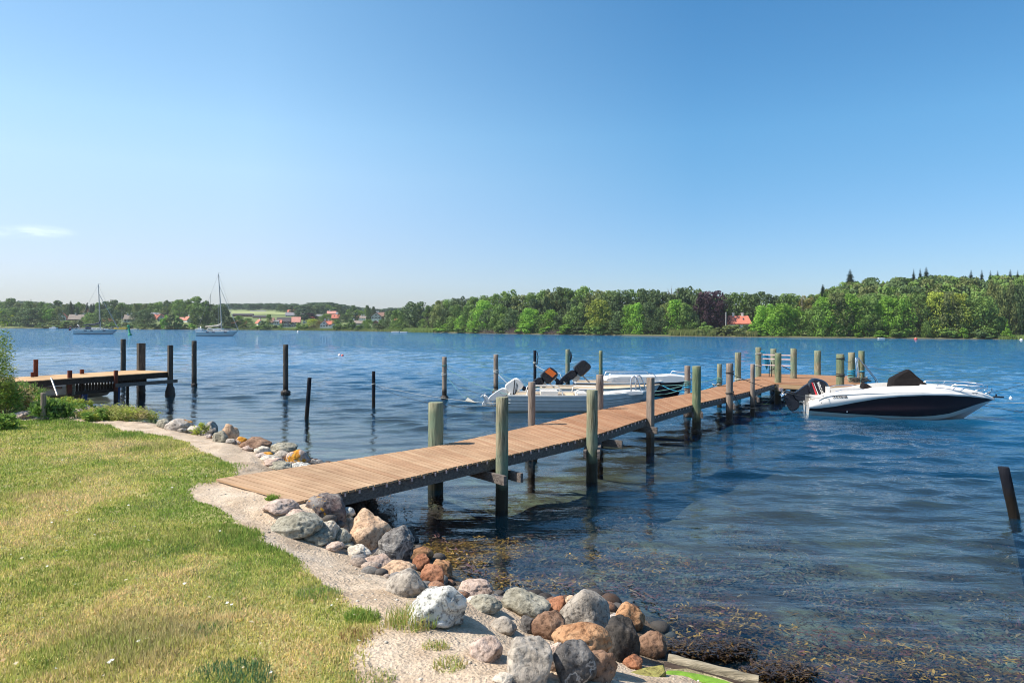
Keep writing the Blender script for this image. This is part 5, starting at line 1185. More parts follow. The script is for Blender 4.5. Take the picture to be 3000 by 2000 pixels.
rope([unpd(1312, 1184, 25.4), unpd(1360, 1190, 25.2), st1+Vector((-.02,0,-.3))], .04, 'rope_dark', 'dark weedy rope piece lying on the water left of the grey dinghy', .018)
mb = MB(); a, b, c = unpd(1363,1173,26.4), unpd(1370,1164,26.4), unpd(1396,1179,26.2); q = Vector((0,.1,-.05)); mb.add([a,b,c,a+q,b+q,c+q], [(0,1,2),(5,4,3),(0,3,4,1),(1,4,5,2),(2,5,3,0)])
tag(mb.build('net_scrap', M['rope_white'], None), 'small triangular pale net scrap hanging on the ropes left of the dinghy', 'net')
rope([on(FP[8], 1068), unpd(1640, 1092, 33), Vector((2.3,30.5,.62))], .12, 'rope_white', 'pale twisted rope from the hooked black pole to the farthest boat', .014)
rope([on(FP[8], 1070), Vector((2.35,30.8,.5))], .28, 'rope_dark', 'thin dark rope hanging below the twisted rope near the farthest boat', .010)
for i, (z0_, q, lb) in enumerate(((1128, (6.9,30.9,.95), ''), )): pass
jg, ji, jj, jr = JP['G'], JP['I'], JP['J'], JP['R']
rope([Vector((jg[1].x-.1, jg[1].y-.1, unpd(2014,1127,jg[1].y).z)), Vector((4.85,25.2,.72))], .04, 'rope_teal', 'upper teal rope from the teal wrapped grey jetty post to the grey dinghy bow', .016)
rope([Vector((jg[1].x-.1, jg[1].y-.1, unpd(2014,1136,jg[1].y).z)), Vector((4.85,25.5,.62))], .10, 'rope_teal', 'lower teal rope from the teal wrapped grey jetty post to the grey dinghy bow', .016)
rope([Vector((ji[1].x-.1, ji[1].y, unpd(2107,1109,ji[1].y).z)), Vector((5.9,28.3,.70))], .08, 'rope_teal', 'taut teal rope from the pale teal wrapped post to the cream dinghy bow', .016)
rope([Vector((ji[1].x-.1, ji[1].y-.1, unpd(2107,1122,ji[1].y).z)), Vector((5.95,28.0,.72))], .30, 'rope_blue', 'slack blue rope from the pale teal wrapped post to the cream dinghy bow', .018)
rope([Vector((ji[1].x-.1, ji[1].y-.15, .95)), Vector((6.35,24.9,.86))], .14, 'rope_dark', 'dark slack line lying low between two jetty posts behind the deck', .018)
jt = Vector((jj[1].x+.08, jj[1].y-.08, unpd(2137,1098,jj[1].y).z))
sternp = Vector((10.85, 24.24, .62))
rope([jt, sternp], .16, 'rope_dark', 'long dark rope from the grey jetty post to the white motorboat stern', .014)
rope([jt+Vector((0,0,-.5)), unpd(2192, 1193, 23.2), unpd(2272, 1150, 27.4)], .22, 'rope_dark', 'slack dark loop of rope hanging from the jetty post to the platform corner', .013)
rope([sternp, Vector((13.4, 23.70, .50)), Vector((15.75, 24.35, .46)), unpd(3150, 1165, 30)], .07, 'rope_white', 'pale line running along the black side of the motorboat', .012)
rope([Vector((16.45,24.5,.82)), unpd(3150, 1090, 36)], .0, 'rope_dark', 'thin line from the motorboat bow rising to the right edge', .012)
rope([Vector((15.95,24.5,.45)), unpd(3080, 1222, 23)], .0, 'rope_dark', 'thin line from the motorboat bow slanting down to the right edge', .012)
rope([Vector((15.95,24.5,.45)), unpd(3150, 1178, 27)], .0, 'rope_white', 'pale line from the motorboat bow running level to the right edge', .011)
rope([Vector((10.35, 24.6, .35)), Vector((10.05, 24.2, -.05))], .0, 'rope_white', 'short pale line dipping into the water behind the motorboat stern', .010)
rs = Vector((jr[1].x+.1, jr[1].y, unpd(2462,1052,jr[1].y).z))
rope([rs, Vector((JP['S'][1].x, JP['S'][1].y-.1, rs.z-.1)), Vector((13.75,24.9,1.50))], .1, 'rope_dark', 'dark thin rope from the platform posts across to the console cover', .010)
rope([Vector((JP['T'][1].x,JP['T'][1].y,1.2)), Vector((12.9,26.3,.93))], .1, 'rope_teal', 'thin teal rope from the right platform post to the motorboat side', .010)

# --- sailing yachts
def yacht(px_c, py, L, mast_top_px, mast_px, label, cover_mat, hood, rz=0, head=1, lean_px=0, flag=False, tent=False):
    w_ = unp(px_c, py, 0); e = empty('sailing_yacht', w_, label, 'sailing yacht'); e.rotation_euler[2] = rz; d = w_.y
    s = L/10.0; hbf = lambda t: 1.55*s*(1-abs((t-.42)/.58)**2.6) if t > .42 else 1.55*s*(.78+.22*(t/.42))
    rows = []
    for k in range(31):
        t_ = k/30; b = max(hbf(t_), 0); sh = s*(1.0+.32*t_**2); kz = -.3*s
        P = [(0, kz), (b*.75, -.02), (b*.93, .35*s), (b*.985, sh*.72), (b*1.0, sh*.76), (b, sh)]
        rows.append([(-L/2+L*t_-(1.3*s*max(0, (t_-.6)/.4)**3*max(0, sh-z)/sh)+(.9*s*max(0, 1-t_*9)*(1-z/sh) if z > 0 else 0), -y, z) for y, z in P])
    mb = MB()
    for s_ in (1, -1):
        V, Fc, ms_ = mesh_rows([[(x, y*s_, z) for x, y, z in r] for r in rows], mi=[0,0,0,1,0]); n0 = len(mb.v); mb.v += V
        for f, m_ in zip(Fc, ms_): mb.f.append(tuple(i+n0 for i in (f if s_ > 0 else f[::-1]))); mb.m.append(m_); mb.s.append(True)
    mb.add([p for p in rows[0]]+[(p[0], -p[1], p[2]) for p in rows[0][::-1]], [tuple(range(12))])
    for a, b_ in zip(rows[:-1], rows[1:]): mb.add([a[-1], b_[-1], (b_[-1][0], -b_[-1][1], b_[-1][2]), (a[-1][0], -a[-1][1], a[-1][2])], [(0,1,2,3)])
    local_mb(mb, 'hull', [M['white_gelcoat'], M['navy_cloth']], e)
    mb = MB(); slabshape(mb, [(-1.4*s,1.15*s),(-1.2*s,1.62*s),(.6*s,1.66*s),(2.6*s,1.38*s),(2.9*s,1.25*s)], .95*s, .25*s); cb = local_mb(mb, 'cabin', M['white_gelcoat'], e)
    for x in (-.7, .3, 1.2):
        mb = MB(); slabshape(mb, [(x*s,1.38*s),(x*s,1.50*s),((x+.6)*s,1.50*s),((x+.6)*s,1.38*s)], .965*s, .02); local_mb(mb, 'porthole', M['glass_dark'], cb)
    mb = MB(); slabshape(mb, smooth_prof([(-2.5*s,1.2*s),(-2.4*s,1.95*s),(-1.6*s,2.1*s),(-.9*s,1.62*s),(-1.0*s,1.3*s)], 1), 1.0*s, .3*s); local_mb(mb, 'sprayhood', M[hood], e)
    tp = unpd(mast_top_px[0], mast_top_px[1], d)-w_; bs = unpd(mast_px[0], mast_px[1], d)-w_; bs.z = 1.5*s
    ca, sa = cos(-rz), sin(-rz); rot = lambda p: Vector((p.x*ca-p.y*sa, p.x*sa+p.y*ca, p.z))
    tp, bs = rot(tp), rot(bs); H = (tp-bs); mb = MB(); mb.tube([bs, bs+H*.5+Vector((.06,0,0)), tp], [.13,.12,.10], 8); ms_o = local_mb(mb, 'mast', M['dull_metal'], e)
    mb = MB(); 
    for k in (.35, .65): q = bs+H*k; mb.beam(q-Vector((0,.9*s*(1.2-k),0)), q+Vector((0,.9*s*(1.2-k),0)), .06, .05)
    mb.tube([tp, tp+Vector((.0,0,.35))], .03, 5); mb.beam(tp+Vector((-.1,0,.25)), tp+Vector((.6,0,.3)), .04, .04); local_mb(mb, 'spreader', M['dull_metal'], ms_o)
    bow = Vector((L/2-.1, 0, 1.45*s)); mb = MB(); mb.tube([bs+H*.80, bow+Vector((0,0,.1))], [.05,.12 if not tent else .07], 6); local_mb(mb, 'furled_foresail', M['dull_metal'] if not tent else M['sail_cover'], e)
    mb = MB()
    for y in (-1.3*s, 1.3*s): mb.tube([bs+H*.97, Vector((bs.x-.2, y, 1.15*s))], .022, 4)
    mb.tube([tp, Vector((-L/2+.2, 0, 1.2*s))], .022, 4); mb.tube([tp, bow], .02, 4); local_mb(mb, 'stays', M['dull_metal'], e)
    b0 = bs+Vector((-.1,0,1.0*s)); b1 = Vector((-2.9*s, 0, 2.35*s)); mb = MB()
    mb.tube([bs+Vector((0,0,2.2*s)), b0+Vector((-.15,0,.4*s)), b0.lerp(b1,.3)+Vector((0,0,.12)), b1], [.10,.26,.24,.12], 8); local_mb(mb, 'boom_cover', M[cover_mat], e)
    mb = MB()
    for y in (-1, 1):
        P = [(-L/2+L*k/12, y*max(hbf(k/12)-.12, .05), s*(1.12+.32*(k/12)**2)+.55) for k in range(13)]; mb.tube(P, .022, 4)
        for p in P[::2]: mb.tube([p, (p[0], p[1], p[2]-.55)], .02, 4)
    mb.tube([(-3.9*s,-1,1.2*s),(-3.9*s,-1,2.35*s),(-3.9*s,1,2.35*s),(-3.9*s,1,1.2*s)], .04, 5); local_mb(mb, 'guard_rail', M['steel'], e)
    mb = MB(); 
    for x in (-2.6, -1.2, 1.6): mb.tube([(x*s,-hbf(.5)*.98,1.0*s),(x*s+.7,-hbf(.5)*1.02,.95*s)], .12, 6)
    local_mb(mb, 'fender', M['navy_cloth'], e)
    if flag:
        mb = MB(); mb.tube([(-L/2+.1,0,1.2*s),(-L/2-.6,0,2.4*s)], .03, 5); fp_ = local_mb(mb, 'flag_pole', M['dull_metal'], e)
        mb = MB(); mb.quadbox([(-L/2-.6,0,1.2),(-L/2-1.2,.02,1.0),(-L/2-1.2,.05,1.05),(-L/2-.6,.03,1.25)], [(-L/2-.55,0,2.4),(-L/2-1.15,.02,2.1),(-L/2-1.15,.05,2.15),(-L/2-.55,.03,2.45)]); local_mb(mb, 'flag', M['flag_cloth'], e)
        mb = MB(); mb.beam((-L/2-.62,-.03,1.85),(-L/2-1.1,-.03,1.65), .02, .18); local_mb(mb, 'flag_stripe', M['white_gelcoat'], fp_)
    return e
yacht(282, 979, 11.4, (288, 834), (294, 955), 'left white sailing yacht with dark boom cover and a flag at its stern', 'navy_cloth', 'navy_cloth', flag=True, rz=.42)
yacht(637, 984, 10.6, (640, 803), (650, 948), 'right white sailing yacht with beige boom cover, near the middle of the sound', 'sail_cover', 'sail_cover', tent=True, rz=.34)
# --- green channel buoy
w_ = unp(381, 982, 0); e = empty('channel_buoy', w_, 'green leaning channel buoy between the two sailing yachts', 'buoy'); e.rotation_euler = (0, -.17, 0)
mb = MB(); mb.lathe((0,0,0), [(.45,-.6),(.52,.25),(.36,.45),(.26,.6),(.24,2.2)], 16); local_mb(mb, 'body', M['buoy_green'], e)
mb = MB(); mb.lathe((0,0,0), [(.24,2.19),(.36,2.3),(.36,2.6),(.2,2.85)], 16); local_mb(mb, 'lantern_top', M['buoy_green'], e)
def buoy(px, py, r, mats, label, d=None):
    w_ = unp(px, py, 0); e = empty('mooring_buoy', w_, label, 'buoy')
    mb = MB(); mb.lathe((0,0,0), [(r*.5,-r*.8),(r*.95,-r*.3),(r,.05*r),(r*.9,r*.5),(r*.4,r*.9)], 14); local_mb(mb, 'float', M[mats[0]], e)
    mb = MB(); mb.lathe((0,0,0), [(r*.3,r*.88),(r*.12,r*1.2)], 8); local_mb(mb, 'top_ring', M[mats[1]], e); return e
buoy(1003, 1042, .15, ('buoy_red', 'buoy_white'), 'red half of a pair of small floats in the middle of the sound')
buoy(995, 1041, .17, ('buoy_white', 'buoy_red'), 'white half of a pair of small floats in the middle of the sound')
buoy(873, 972, .55, ('buoy_white', 'steel'), 'tiny white buoy near the far village shore')
buoy(2683, 993.5, .5, ('buoy_red', 'buoy_white'), 'tiny pinkish red buoy before the wooded right shore')
buoy(2992, 996, .45, ('buoy_white', 'steel'), 'tiny white buoy before the right shore meadow at the right edge')
buoy(2961, 1166.5, .07, ('buoy_white', 'steel'), 'small white float beyond the motorboat bow')
def motor_cruiser(px, py, L, label, mat='white_gelcoat', cab=True, mast=None):
    w_ = unp(px, py, 0); e = empty('moored_boat', w_, label, 'small boat', 'small boats along the far shore'); s = L/6
    mb = MB(); slabshape(mb, [(-3*s,0),(-2.9*s,.8*s),(3.0*s,1.0*s),(2.3*s,0)], 1.0*s, .35*s, inset=.1); local_mb(mb, 'hull', M[mat], e)
    if cab:
        mb = MB(); slabshape(mb, [(-1*s,.85*s),(-.8*s,1.7*s),(.6*s,1.7*s),(1.3*s,.9*s)], .75*s, .15*s); cb = local_mb(mb, 'cabin', M['white_gelcoat'], e)
        mb = MB(); slabshape(mb, [(-.6*s,1.2*s),(-.5*s,1.5*s),(.5*s,1.5*s),(.8*s,1.2*s)], .765*s, .02); local_mb(mb, 'window', M['glass_dark'], cb)
    if mast:
        mb = MB(); mb.tube([(0,0,.8*s),(0,0,mast)], .10, 6); local_mb(mb, 'mast', M['dull_metal'], e)
motor_cruiser(157, 963, 5.0, 'white motorboat moored left of the flagged yacht close to the far bank')
motor_cruiser(357, 965.3, 8.0, 'yellow hulled boat with a tall mast behind the green buoy', 'yellow_paint', False, 11)
motor_cruiser(338, 962, 4.0, 'small white boat just left of the yellow hulled boat')
motor_cruiser(395, 965, 4.5, 'pale boat on the beach right of the green buoy', 'cream_gelcoat', False)
motor_cruiser(584, 966.5, 4.6, 'white cabin boat by the far bank left of the beige covered yacht')
motor_cruiser(639, 967, 6.5, 'boat with a bare mast hidden behind the beige covered yacht', 'white_gelcoat', False, 15)
motor_cruiser(1160, 974, 4.0, 'white open boat at the reeds left of the wooded shore', cab=False)
motor_cruiser(1184, 974.5, 3.4, 'white dinghy at the reeds, right neighbour of the open boat', cab=False)
motor_cruiser(2582, 992.5, 2.2, 'tiny pale rowing boat under the trees on the right shore', cab=False)
# ------------------------------------------------------------------ far shore land
_fx = [-1500,-700,-322,-216,-143,-90,-40,0,44,107,160,300,700]
_fp = [unp(0,961),unp(200,962.5),unp(400,965),unp(600,966),unp(800,967),unp(1030,969.5),unp(1250,974),unp(1500,978.5),unp(1850,983.3),unp(2150,987),unp(2450,990.3),unp(3000,995)]
FXs = np.array([-1500,-700]+[p.x for p in _fp]+[330,800]); FYs = np.array([820,600]+[p.y for p in _fp]+[215,200])
_o = np.argsort(FXs); FXs, FYs = FXs[_o], FYs[_o]
def Ysh(x): return np.interp(x, FXs, FYs)
def fz(x, y):
    rel = y-Ysh(x); a = np.interp(x, [-1200,-320,-150,-60,-10,60,95,125,400], [.05,.045,.042,.038,.03,.03,.07,.125,.13]); cap = np.interp(x, [-1200,-300,-60,60,110,140,400], [22,19,17,10,14,15,15])
    z = .5+np.clip(rel-6, 0, None)*a; z = cap*(1-np.exp(-z/cap)) if False else np.minimum(z, cap+(z-cap)*.15)
    z = z+np.clip((rel-5)/26, 0, 1)*np.interp(x, [-320,-215,-165,-120], [3.0,3.0,2.6,0])
    z = np.where(rel < 6, .5*np.clip(rel/3, -1.5, 1), z)
    return z+(vnoise(np.asarray(x), np.asarray(y), .02, 61)-.5)*1.5*np.clip(rel/60, 0, 1)
xs2 = np.concatenate([np.arange(-1500,-400,25), np.arange(-400,220,4), np.arange(220,800,20)]); rs2 = np.concatenate([[-6,-3,0,1.5,3,6], np.arange(10,120,5), np.arange(120,700,20), np.arange(700,2400,80)])
X2, R2 = np.meshgrid(xs2, rs2); Y2 = Ysh(X2)+R2; Z2 = fz(X2, Y2); n1 = len(xs2); i2 = np.arange(X2.size).reshape(X2.shape)
Q2 = np.stack([i2[:-1,:-1], i2[:-1,1:], i2[1:,1:], i2[1:,:-1]], -1).reshape(-1, 4)
t = NT('meadow'); m = t.coord(world=True); a = t.noise(m, .03, 5, .6); b = t.noise(m, .6, 5, .7)
c = t.ramp(a, [(.35, (.085, .13, .035)), (.5, (.14, .18, .05)), (.65, (.19, .23, .08))]); c = t.mix(t.ramp(b, [(.35, .4), (.6, 0.0)]), c, (.05, .075, .02))
ge = t.n('ShaderNodeNewGeometry'); sp = t.n('ShaderNodeSeparateXYZ'); t.l(ge.outputs['Position'], sp.inputs[0])
bk = t.n('ShaderNodeMapRange'); bk.inputs[1].default_value = .45; bk.inputs[2].default_value = .2; t.l(sp.outputs[2], bk.inputs[0]); c = t.mix(bk.outputs[0], c, (.10, .085, .05))
t.base(c, .95); M['meadow'] = t.mat
tag(np_mesh('far_shore_hills', np.stack([X2, Y2, Z2], -1).reshape(-1, 3), Q2, M['meadow'], True), kind='structure')
def place(px, rel):
    """point on the far land along the ray through column px, rel metres behind the waterline"""
    u, _ = ray(px, 975); d = 300.
    for _ in range(60): d = d*.5+.5*(float(Ysh(u*d))+rel)
    return Vector((u*d, d, float(fz(np.array(u*d), np.array(d)))))
def rel_for(px, py):   # how far behind the waterline the land shows at photo height py
    best = (1e9, 5)
    for rel in list(range(4, 120, 4))+list(range(120, 600, 15)):
        p = place(px, rel); q = unpd(px, py, p.y); e_ = abs(q.z-p.z)
        if e_ < best[0]: best = (e_, rel)
    return best[1]

Z = {1: (0, 820, .17007), 2: (400, 800, .17007), 3: (800, 820, .21259), 4: (1250, 780, .25510), 5: (1850, 780, .25510), 6: (2400, 760, .25510)}
HR = []
# ------------------------------------------------------------------ houses on the far shore
def house(zoom, cx, base, wd, ridge, roof, wall, label, gable=False, hip=0, eave=None, chim=1, dep=None, timber=False, wins=3, annex=None, rel=None, name='village_house', turn=0.0, rooflights=0):
    ox, oy, s = Z[zoom]; px, pb_, w_px, pr = ox+cx*s, oy+base*s, wd*s, oy+ridge*s
    r_ = rel if rel is not None else rel_for(px, pb_); p = place(px, r_); d = p.y; W = w_px/F*d; zb = unpd(px, pb_, d).z; zr = unpd(px, pr, d).z; Ht = max(zr-zb, 2.2)
    He = Ht*(eave if eave is not None else (.5 if not gable else .48)); D = dep or min(max(W*.7, 6), 9)
    e = empty(name, (p.x, d+D/2, zb), label, 'house' if 'house' in name or 'cottage' in name else 'building'); e.rotation_euler[2] = turn+(-ray(px, 975)[0]*.6)
    x, y = W/2, D/2; mb = MB()
    if gable: 
        pr_ = [(-x,0),(x,0),(x,He),(0,Ht-.12),(-x,He)]; V = [(a, -y, b) for a, b in pr_]+[(a, y, b) for a, b in pr_]; mb.add(V, [(0,1,2,3,4),(9,8,7,6,5),(0,5,6,1),(1,6,7,2),(4,9,5,0)])
    else:
        g = 0 if hip else Ht-.12
        pr_ = [(-y,0),(y,0),(y,He),(0,g if g else He),(-y,He)]; V = [(-x, a, b) for a, b in pr_]+[(x, a, b) for a, b in pr_]; mb.add(V, [(4,3,2,1,0),(5,6,7,8,9),(0,1,6,5),(1,2,7,6),(5,9,4,0)])
    mb.quadbox([(-x,-y,-2.5),(x,-y,-2.5),(x,y,-2.5),(-x,y,-2.5)], [(-x+.01,-y+.01,.02),(x-.01,-y+.01,.02),(x-.01,y-.01,.02),(-x+.01,y-.01,.02)])
    wl = local_mb(mb, 'wall', M[wall], e); mb = MB(); o = .35; t_ = .22
    if gable:
        for sx in (-1, 1):
            P = [(0,-y-o,Ht),(0,y+o,Ht),(sx*(x+o),y+o,He-o*(Ht-He)/x),(sx*(x+o),-y-o,He-o*(Ht-He)/x)]; mb.quadbox(P if sx > 0 else P[::-1], [(a, b, c+t_) for a, b, c in (P if sx > 0 else P[::-1])])
    else:
        h_ = x*hip
        for sy in (-1, 1):
            P = [(-x-o*(0 if hip else 1)+h_*1.0,0,Ht),(x+o*(0 if hip else 1)-h_*1.0,0,Ht),(x+o,sy*(y+o),He-o*(Ht-He)/y),(-x-o,sy*(y+o),He-o*(Ht-He)/y)]; mb.quadbox(P if sy < 0 else P[::-1], [(a, b, c+t_) for a, b, c in (P if sy < 0 else P[::-1])])
        if hip:
            for sx in (-1, 1): mb.add([(sx*(x-h_),0,Ht+t_),(sx*(x+o),-y-o,He-o*(Ht-He)/y+t_),(sx*(x+o),y+o,He-o*(Ht-He)/y+t_),(sx*(x+o),-y-o,He-o*(Ht-He)/y),(sx*(x+o),y+o,He-o*(Ht-He)/y)], [(0,1,2),(1,3,4,2)])
    rf = local_mb(mb, 'roof', M[roof], e)
    for k in range(chim):
        cx_ = (-.45+.8*k)*x if not gable else .15*x; cy_ = 0 if not gable else (-.2+.5*k)*y; mb = MB(); mb.box((cx_, cy_, Ht+.35), (.8, .7, 1.6)); mb.box((cx_, cy_, Ht+1.2), (.95, .85, .14)); local_mb(mb, 'chimney', M['chimney_white'], rf)
    for k in range(rooflights):
        cx_ = (-.35+.75*k)*x; f_ = .5; zc = He+(Ht-He)*f_+t_+.05; mb = MB(); yy_ = -y*(1-f_); mb.quadbox([(cx_-.25,yy_-.45,zc-.45*(Ht-He)/y),(cx_+.25,yy_-.45,zc-.45*(Ht-He)/y),(cx_+.25,yy_+.45,zc+.45*(Ht-He)/y),(cx_-.25,yy_+.45,zc+.45*(Ht-He)/y)], [(cx_-.25,yy_-.45,zc+.1-.45*(Ht-He)/y),(cx_+.25,yy_-.45,zc+.1-.45*(Ht-He)/y),(cx_+.25,yy_+.45,zc+.1+.45*(Ht-He)/y),(cx_-.25,yy_+.45,zc+.1+.45*(Ht-He)/y)]); local_mb(mb, 'roof_window', M['glass_dark'], rf)
    nW = max(1, wins); hw = min(1.1, He*.38)
    for k in range(nW):
        cx_ = -x+(k+.5)*W/nW; mb = MB(); mb.box((cx_, -y-.005, He*.52), (min(1.1, W/nW*.5), .08, hw)); local_mb(mb, 'window', M['glass_dark'], wl)
    if gable and Ht-He > 2:
        mb = MB(); mb.box((0, -y-.005, He+(Ht-He)*.33), (min(1.0, W*.14), .08, .9)); local_mb(mb, 'window', M['glass_dark'], wl)
    if timber:
        mb = MB()
        for k in range(7): cx_ = -x+k*W/6*.999+.001; mb.box((min(max(cx_, -x+.12), x-.12), -y-.03, He/2), (.16, .07, He))
        mb.box((0,-y-.033,He*.98), (W*.98,.07,.18)); mb.box((0,-y-.033,He*.5), (W*.98,.06,.14))
        if gable:
            for sx in (-1, 1): mb.beam((sx*x*.95,-y-.03,He), (0,-y-.03,Ht-.25), .07, .22)
            mb.box((0,-y-.031,(He+Ht)/2), (.16,.07,(Ht-He)*.9)); mb.box((0,-y-.034,He+(Ht-He)*.4), (W*.56,.06,.14))
        local_mb(mb, 'timber_frame', M['timber'], wl)
    return e
H = house
H(1, 1010, 705, 160, 548, 'roof_red', 'white_wall', 'white house with an orange red gable and balcony, leftmost on the far shore', gable=True, wins=3)
H(1, 905, 708, 75, 612, 'roof_pink', 'white_wall', 'small white annexe left of the balcony house', gable=True, wins=1, chim=0)
H(1, 1315, 700, 325, 598, 'roof_thatch', 'brick_wall', 'long low thatched house with two white chimneys left of the flagged yacht', eave=.22, chim=2, wins=7, timber=True)
H(1, 1415, 575, 110, 502, 'roof_pink', 'white_wall', 'pinkish grey roof high among cypresses above the long thatched house', eave=.25, chim=0, rel=90)
H(1, 1830, 722, 170, 668, 'roof_red', 'brick_wall', 'low red roofed shed right behind the flagged yacht', eave=.15, chim=0, wins=2)
H(1, 2190, 728, 150, 604, 'roof_thatch', 'white_wall', 'grey thatched half timbered house above the green buoy', eave=.45, chim=2, timber=True)
H(1, 2120, 728, 70, 625, 'roof_thatch', 'white_wall', 'white gable wing left of the grey thatched house', gable=True, chim=0, wins=1)
H(1, 2030, 618, 85, 584, 'roof_grey', 'white_wall', 'small grey roof between trees above the low red shed', eave=.3, chim=0, rel=90, wins=1)
H(2, 395, 832, 110, 712, 'roof_red', 'white_wall', 'red gabled timber house right of the green buoy', gable=True, timber=True, chim=0)
H(2, 325, 800, 110, 712, 'roof_red', 'brick_wall', 'red roofed side wing of the timber house, on its left', eave=.2, chim=1)
H(2, 345, 735, 230, 680, 'roof_grey', 'white_wall', 'grey roofed white house behind the red gabled timber house', eave=.45, chim=0, rel=70)
H(2, 770, 735, 190, 670, 'roof_grey', 'white_wall', 'flat white house with blue grey roof on the slope left of the big round tree', eave=.5, chim=0, rel=85)
H(2, 850, 850, 95, 750, 'roof_red', 'white_wall', 'white gabled house with red roof just left of the big round tree', gable=True, turn=.5)
H(2, 725, 822, 90, 798, 'roof_pink', 'white_wall', 'small pink roofed hut below the flat white house', eave=.2, chim=0, wins=1)
H(2, 1725, 915, 110, 825, 'roof_pink', 'white_wall', 'white gabled bungalow with pink roof right of the beige covered yacht', gable=True)
H(2, 1650, 890, 110, 825, 'roof_red', 'white_wall', 'red roofed left wing of the white gabled bungalow', eave=.35)
H(2, 1812, 880, 90, 828, 'roof_red', 'brick_wall', 'small red roofed outbuilding right of the white gabled bungalow', eave=.2, chim=0)
H(2, 2110, 780, 250, 742, 'roof_dark', 'brick_wall', 'long low dark building below the green field', eave=.5, chim=0, wins=8, rel=130)
H(2, 1800, 745, 320, 718, 'roof_dark', 'brick_wall', 'long flat roofed dark building at the left foot of the green field', eave=.5, chim=0, wins=6, rel=150)
H(2, 2085, 902, 90, 805, 'roof_red', 'white_wall', 'white gabled house with red roof below the long low dark building', gable=True, turn=.4)
H(2, 2290, 885, 100, 772, 'roof_brown', 'white_wall', 'steep brown red roofed house right of the long low dark building', eave=.35, chim=1)
H(2, 2010, 682, 130, 655, 'roof_grey', 'white_wall', 'pale farm barn at the top of the green field, left one', eave=.4, chim=0, rel=330)
H(2, 2150, 682, 120, 652, 'roof_grey', 'white_wall', 'pale farm barn at the top of the green field, right one', eave=.4, chim=0, rel=330)
H(3, 22, 615, 70, 556, 'roof_grey', 'white_wall', 'white two storey house right of the brown red roofed one', eave=.7, chim=0)
H(3, 72, 600, 50, 560, 'roof_red', 'brick_wall', 'small red roofed lean-to beside the white two storey house', eave=.2, chim=0, wins=1)
H(3, 130, 590, 175, 518, 'roof_dark', 'brick_wall', 'large blackish roof in the middle of the village', eave=.25, chim=0)
H(3, 160, 648, 90, 580, 'roof_dark', 'white_wall', 'half timbered white gable under the large blackish roof, left of two', gable=True, timber=True, chim=0)
H(3, 255, 650, 90, 592, 'roof_dark', 'white_wall', 'half timbered white gable under the brown orange roof, right of two', gable=True, timber=True, chim=0)
H(3, 300, 605, 110, 512, 'roof_pink', 'yellow_wall', 'tall brown orange roof in the middle of the village', eave=.3, chim=0, rel=60)
H(3, 255, 448, 130, 417, 'roof_red', 'white_wall', 'red roof with a dark gable up the slope above the blue grey house', eave=.15, chim=0, rel=210)
H(3, 285, 508, 250, 447, 'roof_grey', 'white_wall', 'broad blue grey roofed building below the red roof up the slope', eave=.35, chim=0, wins=8, rel=170)
H(3, 515, 524, 76, 488, 'roof_red', 'white_wall', 'pointed red pyramid roof among purple trees', eave=.1, hip=.7, chim=0, rel=120)
H(3, 425, 602, 46, 548, 'roof_dark', 'white_wall', 'small white gable left of the yellowish willow', gable=True, chim=0, wins=1)
H(3, 620, 530, 100, 475, 'roof_grey', 'yellow_wall', 'yellow walled house with grey roof above the yellowish willow', eave=.5, chim=0, rel=120)
H(3, 690, 657, 110, 560, 'roof_red', 'white_wall', 'white house with bright red roof near the shore, its gable facing left', gable=True, rel=9, chim=1)
H(3, 765, 640, 90, 562, 'roof_red', 'white_wall', 'red tiled long wing of the white shore house', eave=.35, rel=11, chim=1)
H(3, 815, 656, 84, 602, 'roof_grey', 'white_wall', 'small white annexe right of the white shore house', gable=True, chim=0, rel=9, wins=1)
H(3, 795, 468, 115, 430, 'roof_pink', 'brick_wall', 'pinkish red roof high on the slope above the dark round tree', eave=.12, chim=1, rel=200)
H(3, 850, 535, 100, 477, 'roof_red', 'brick_wall', 'orange red roofed house left of the dark round tree', eave=.2, chim=0, rel=110, rooflights=1)
H(3, 905, 480, 90, 452, 'roof_grey', 'white_wall', 'grey roof on the slope right of the pinkish red roof', eave=.3, chim=0, rel=190)
H(3, 1075, 470, 60, 448, 'roof_grey', 'white_wall', 'small pale grey house high right of the dark round tree', eave=.4, chim=0, rel=200)
H(3, 1150, 542, 105, 474, 'roof_red', 'brick_wall', 'red mansard roofed brick house below the right slope', eave=.35, hip=.45, rel=105)
H(3, 1140, 612, 190, 566, 'roof_thatch', 'white_wall', 'long brown thatched cottage with two chimneys near the reeds', eave=.3, chim=2, wins=6, timber=True, rel=28)
H(3, 1410, 542, 130, 448, 'roof_brown', 'white_wall', 'big white gabled house with timber patterned front, rightmost in the village', gable=True, timber=True, rel=100, chim=1)
H(3, 1465, 520, 110, 447, 'roof_brown', 'brick_wall', 'long brown roofed wing right of the big white gabled house', eave=.25, chim=1, rel=108)
H(3, 1310, 490, 60, 455, 'roof_brown', 'brick_wall', 'small brown roof left of the big white gabled house', eave=.3, chim=0, rel=140)
H(3, 1400, 612, 80, 560, 'roof_brown', 'brick_wall', 'brown gabled house below the big white gabled house', gable=True, chim=0, rel=30)
H(3, 1225, 540, 75, 502, 'roof_thatch', 'white_wall', 'small thatched cottage right of the red mansard house', eave=.35, chim=2, rel=95)
H(3, 1145, 676, 76, 645, 'roof_green', 'white_wall', 'tiny green roofed boathouse on the reedy shore', eave=.4, chim=0, rel=6, wins=1, name='boathouse')
H(3, 1690, 582, 60, 535, 'roof_red', 'white_wall', 'red roofed white house half hidden by trees right of the village', eave=.4, chim=0, rel=50)
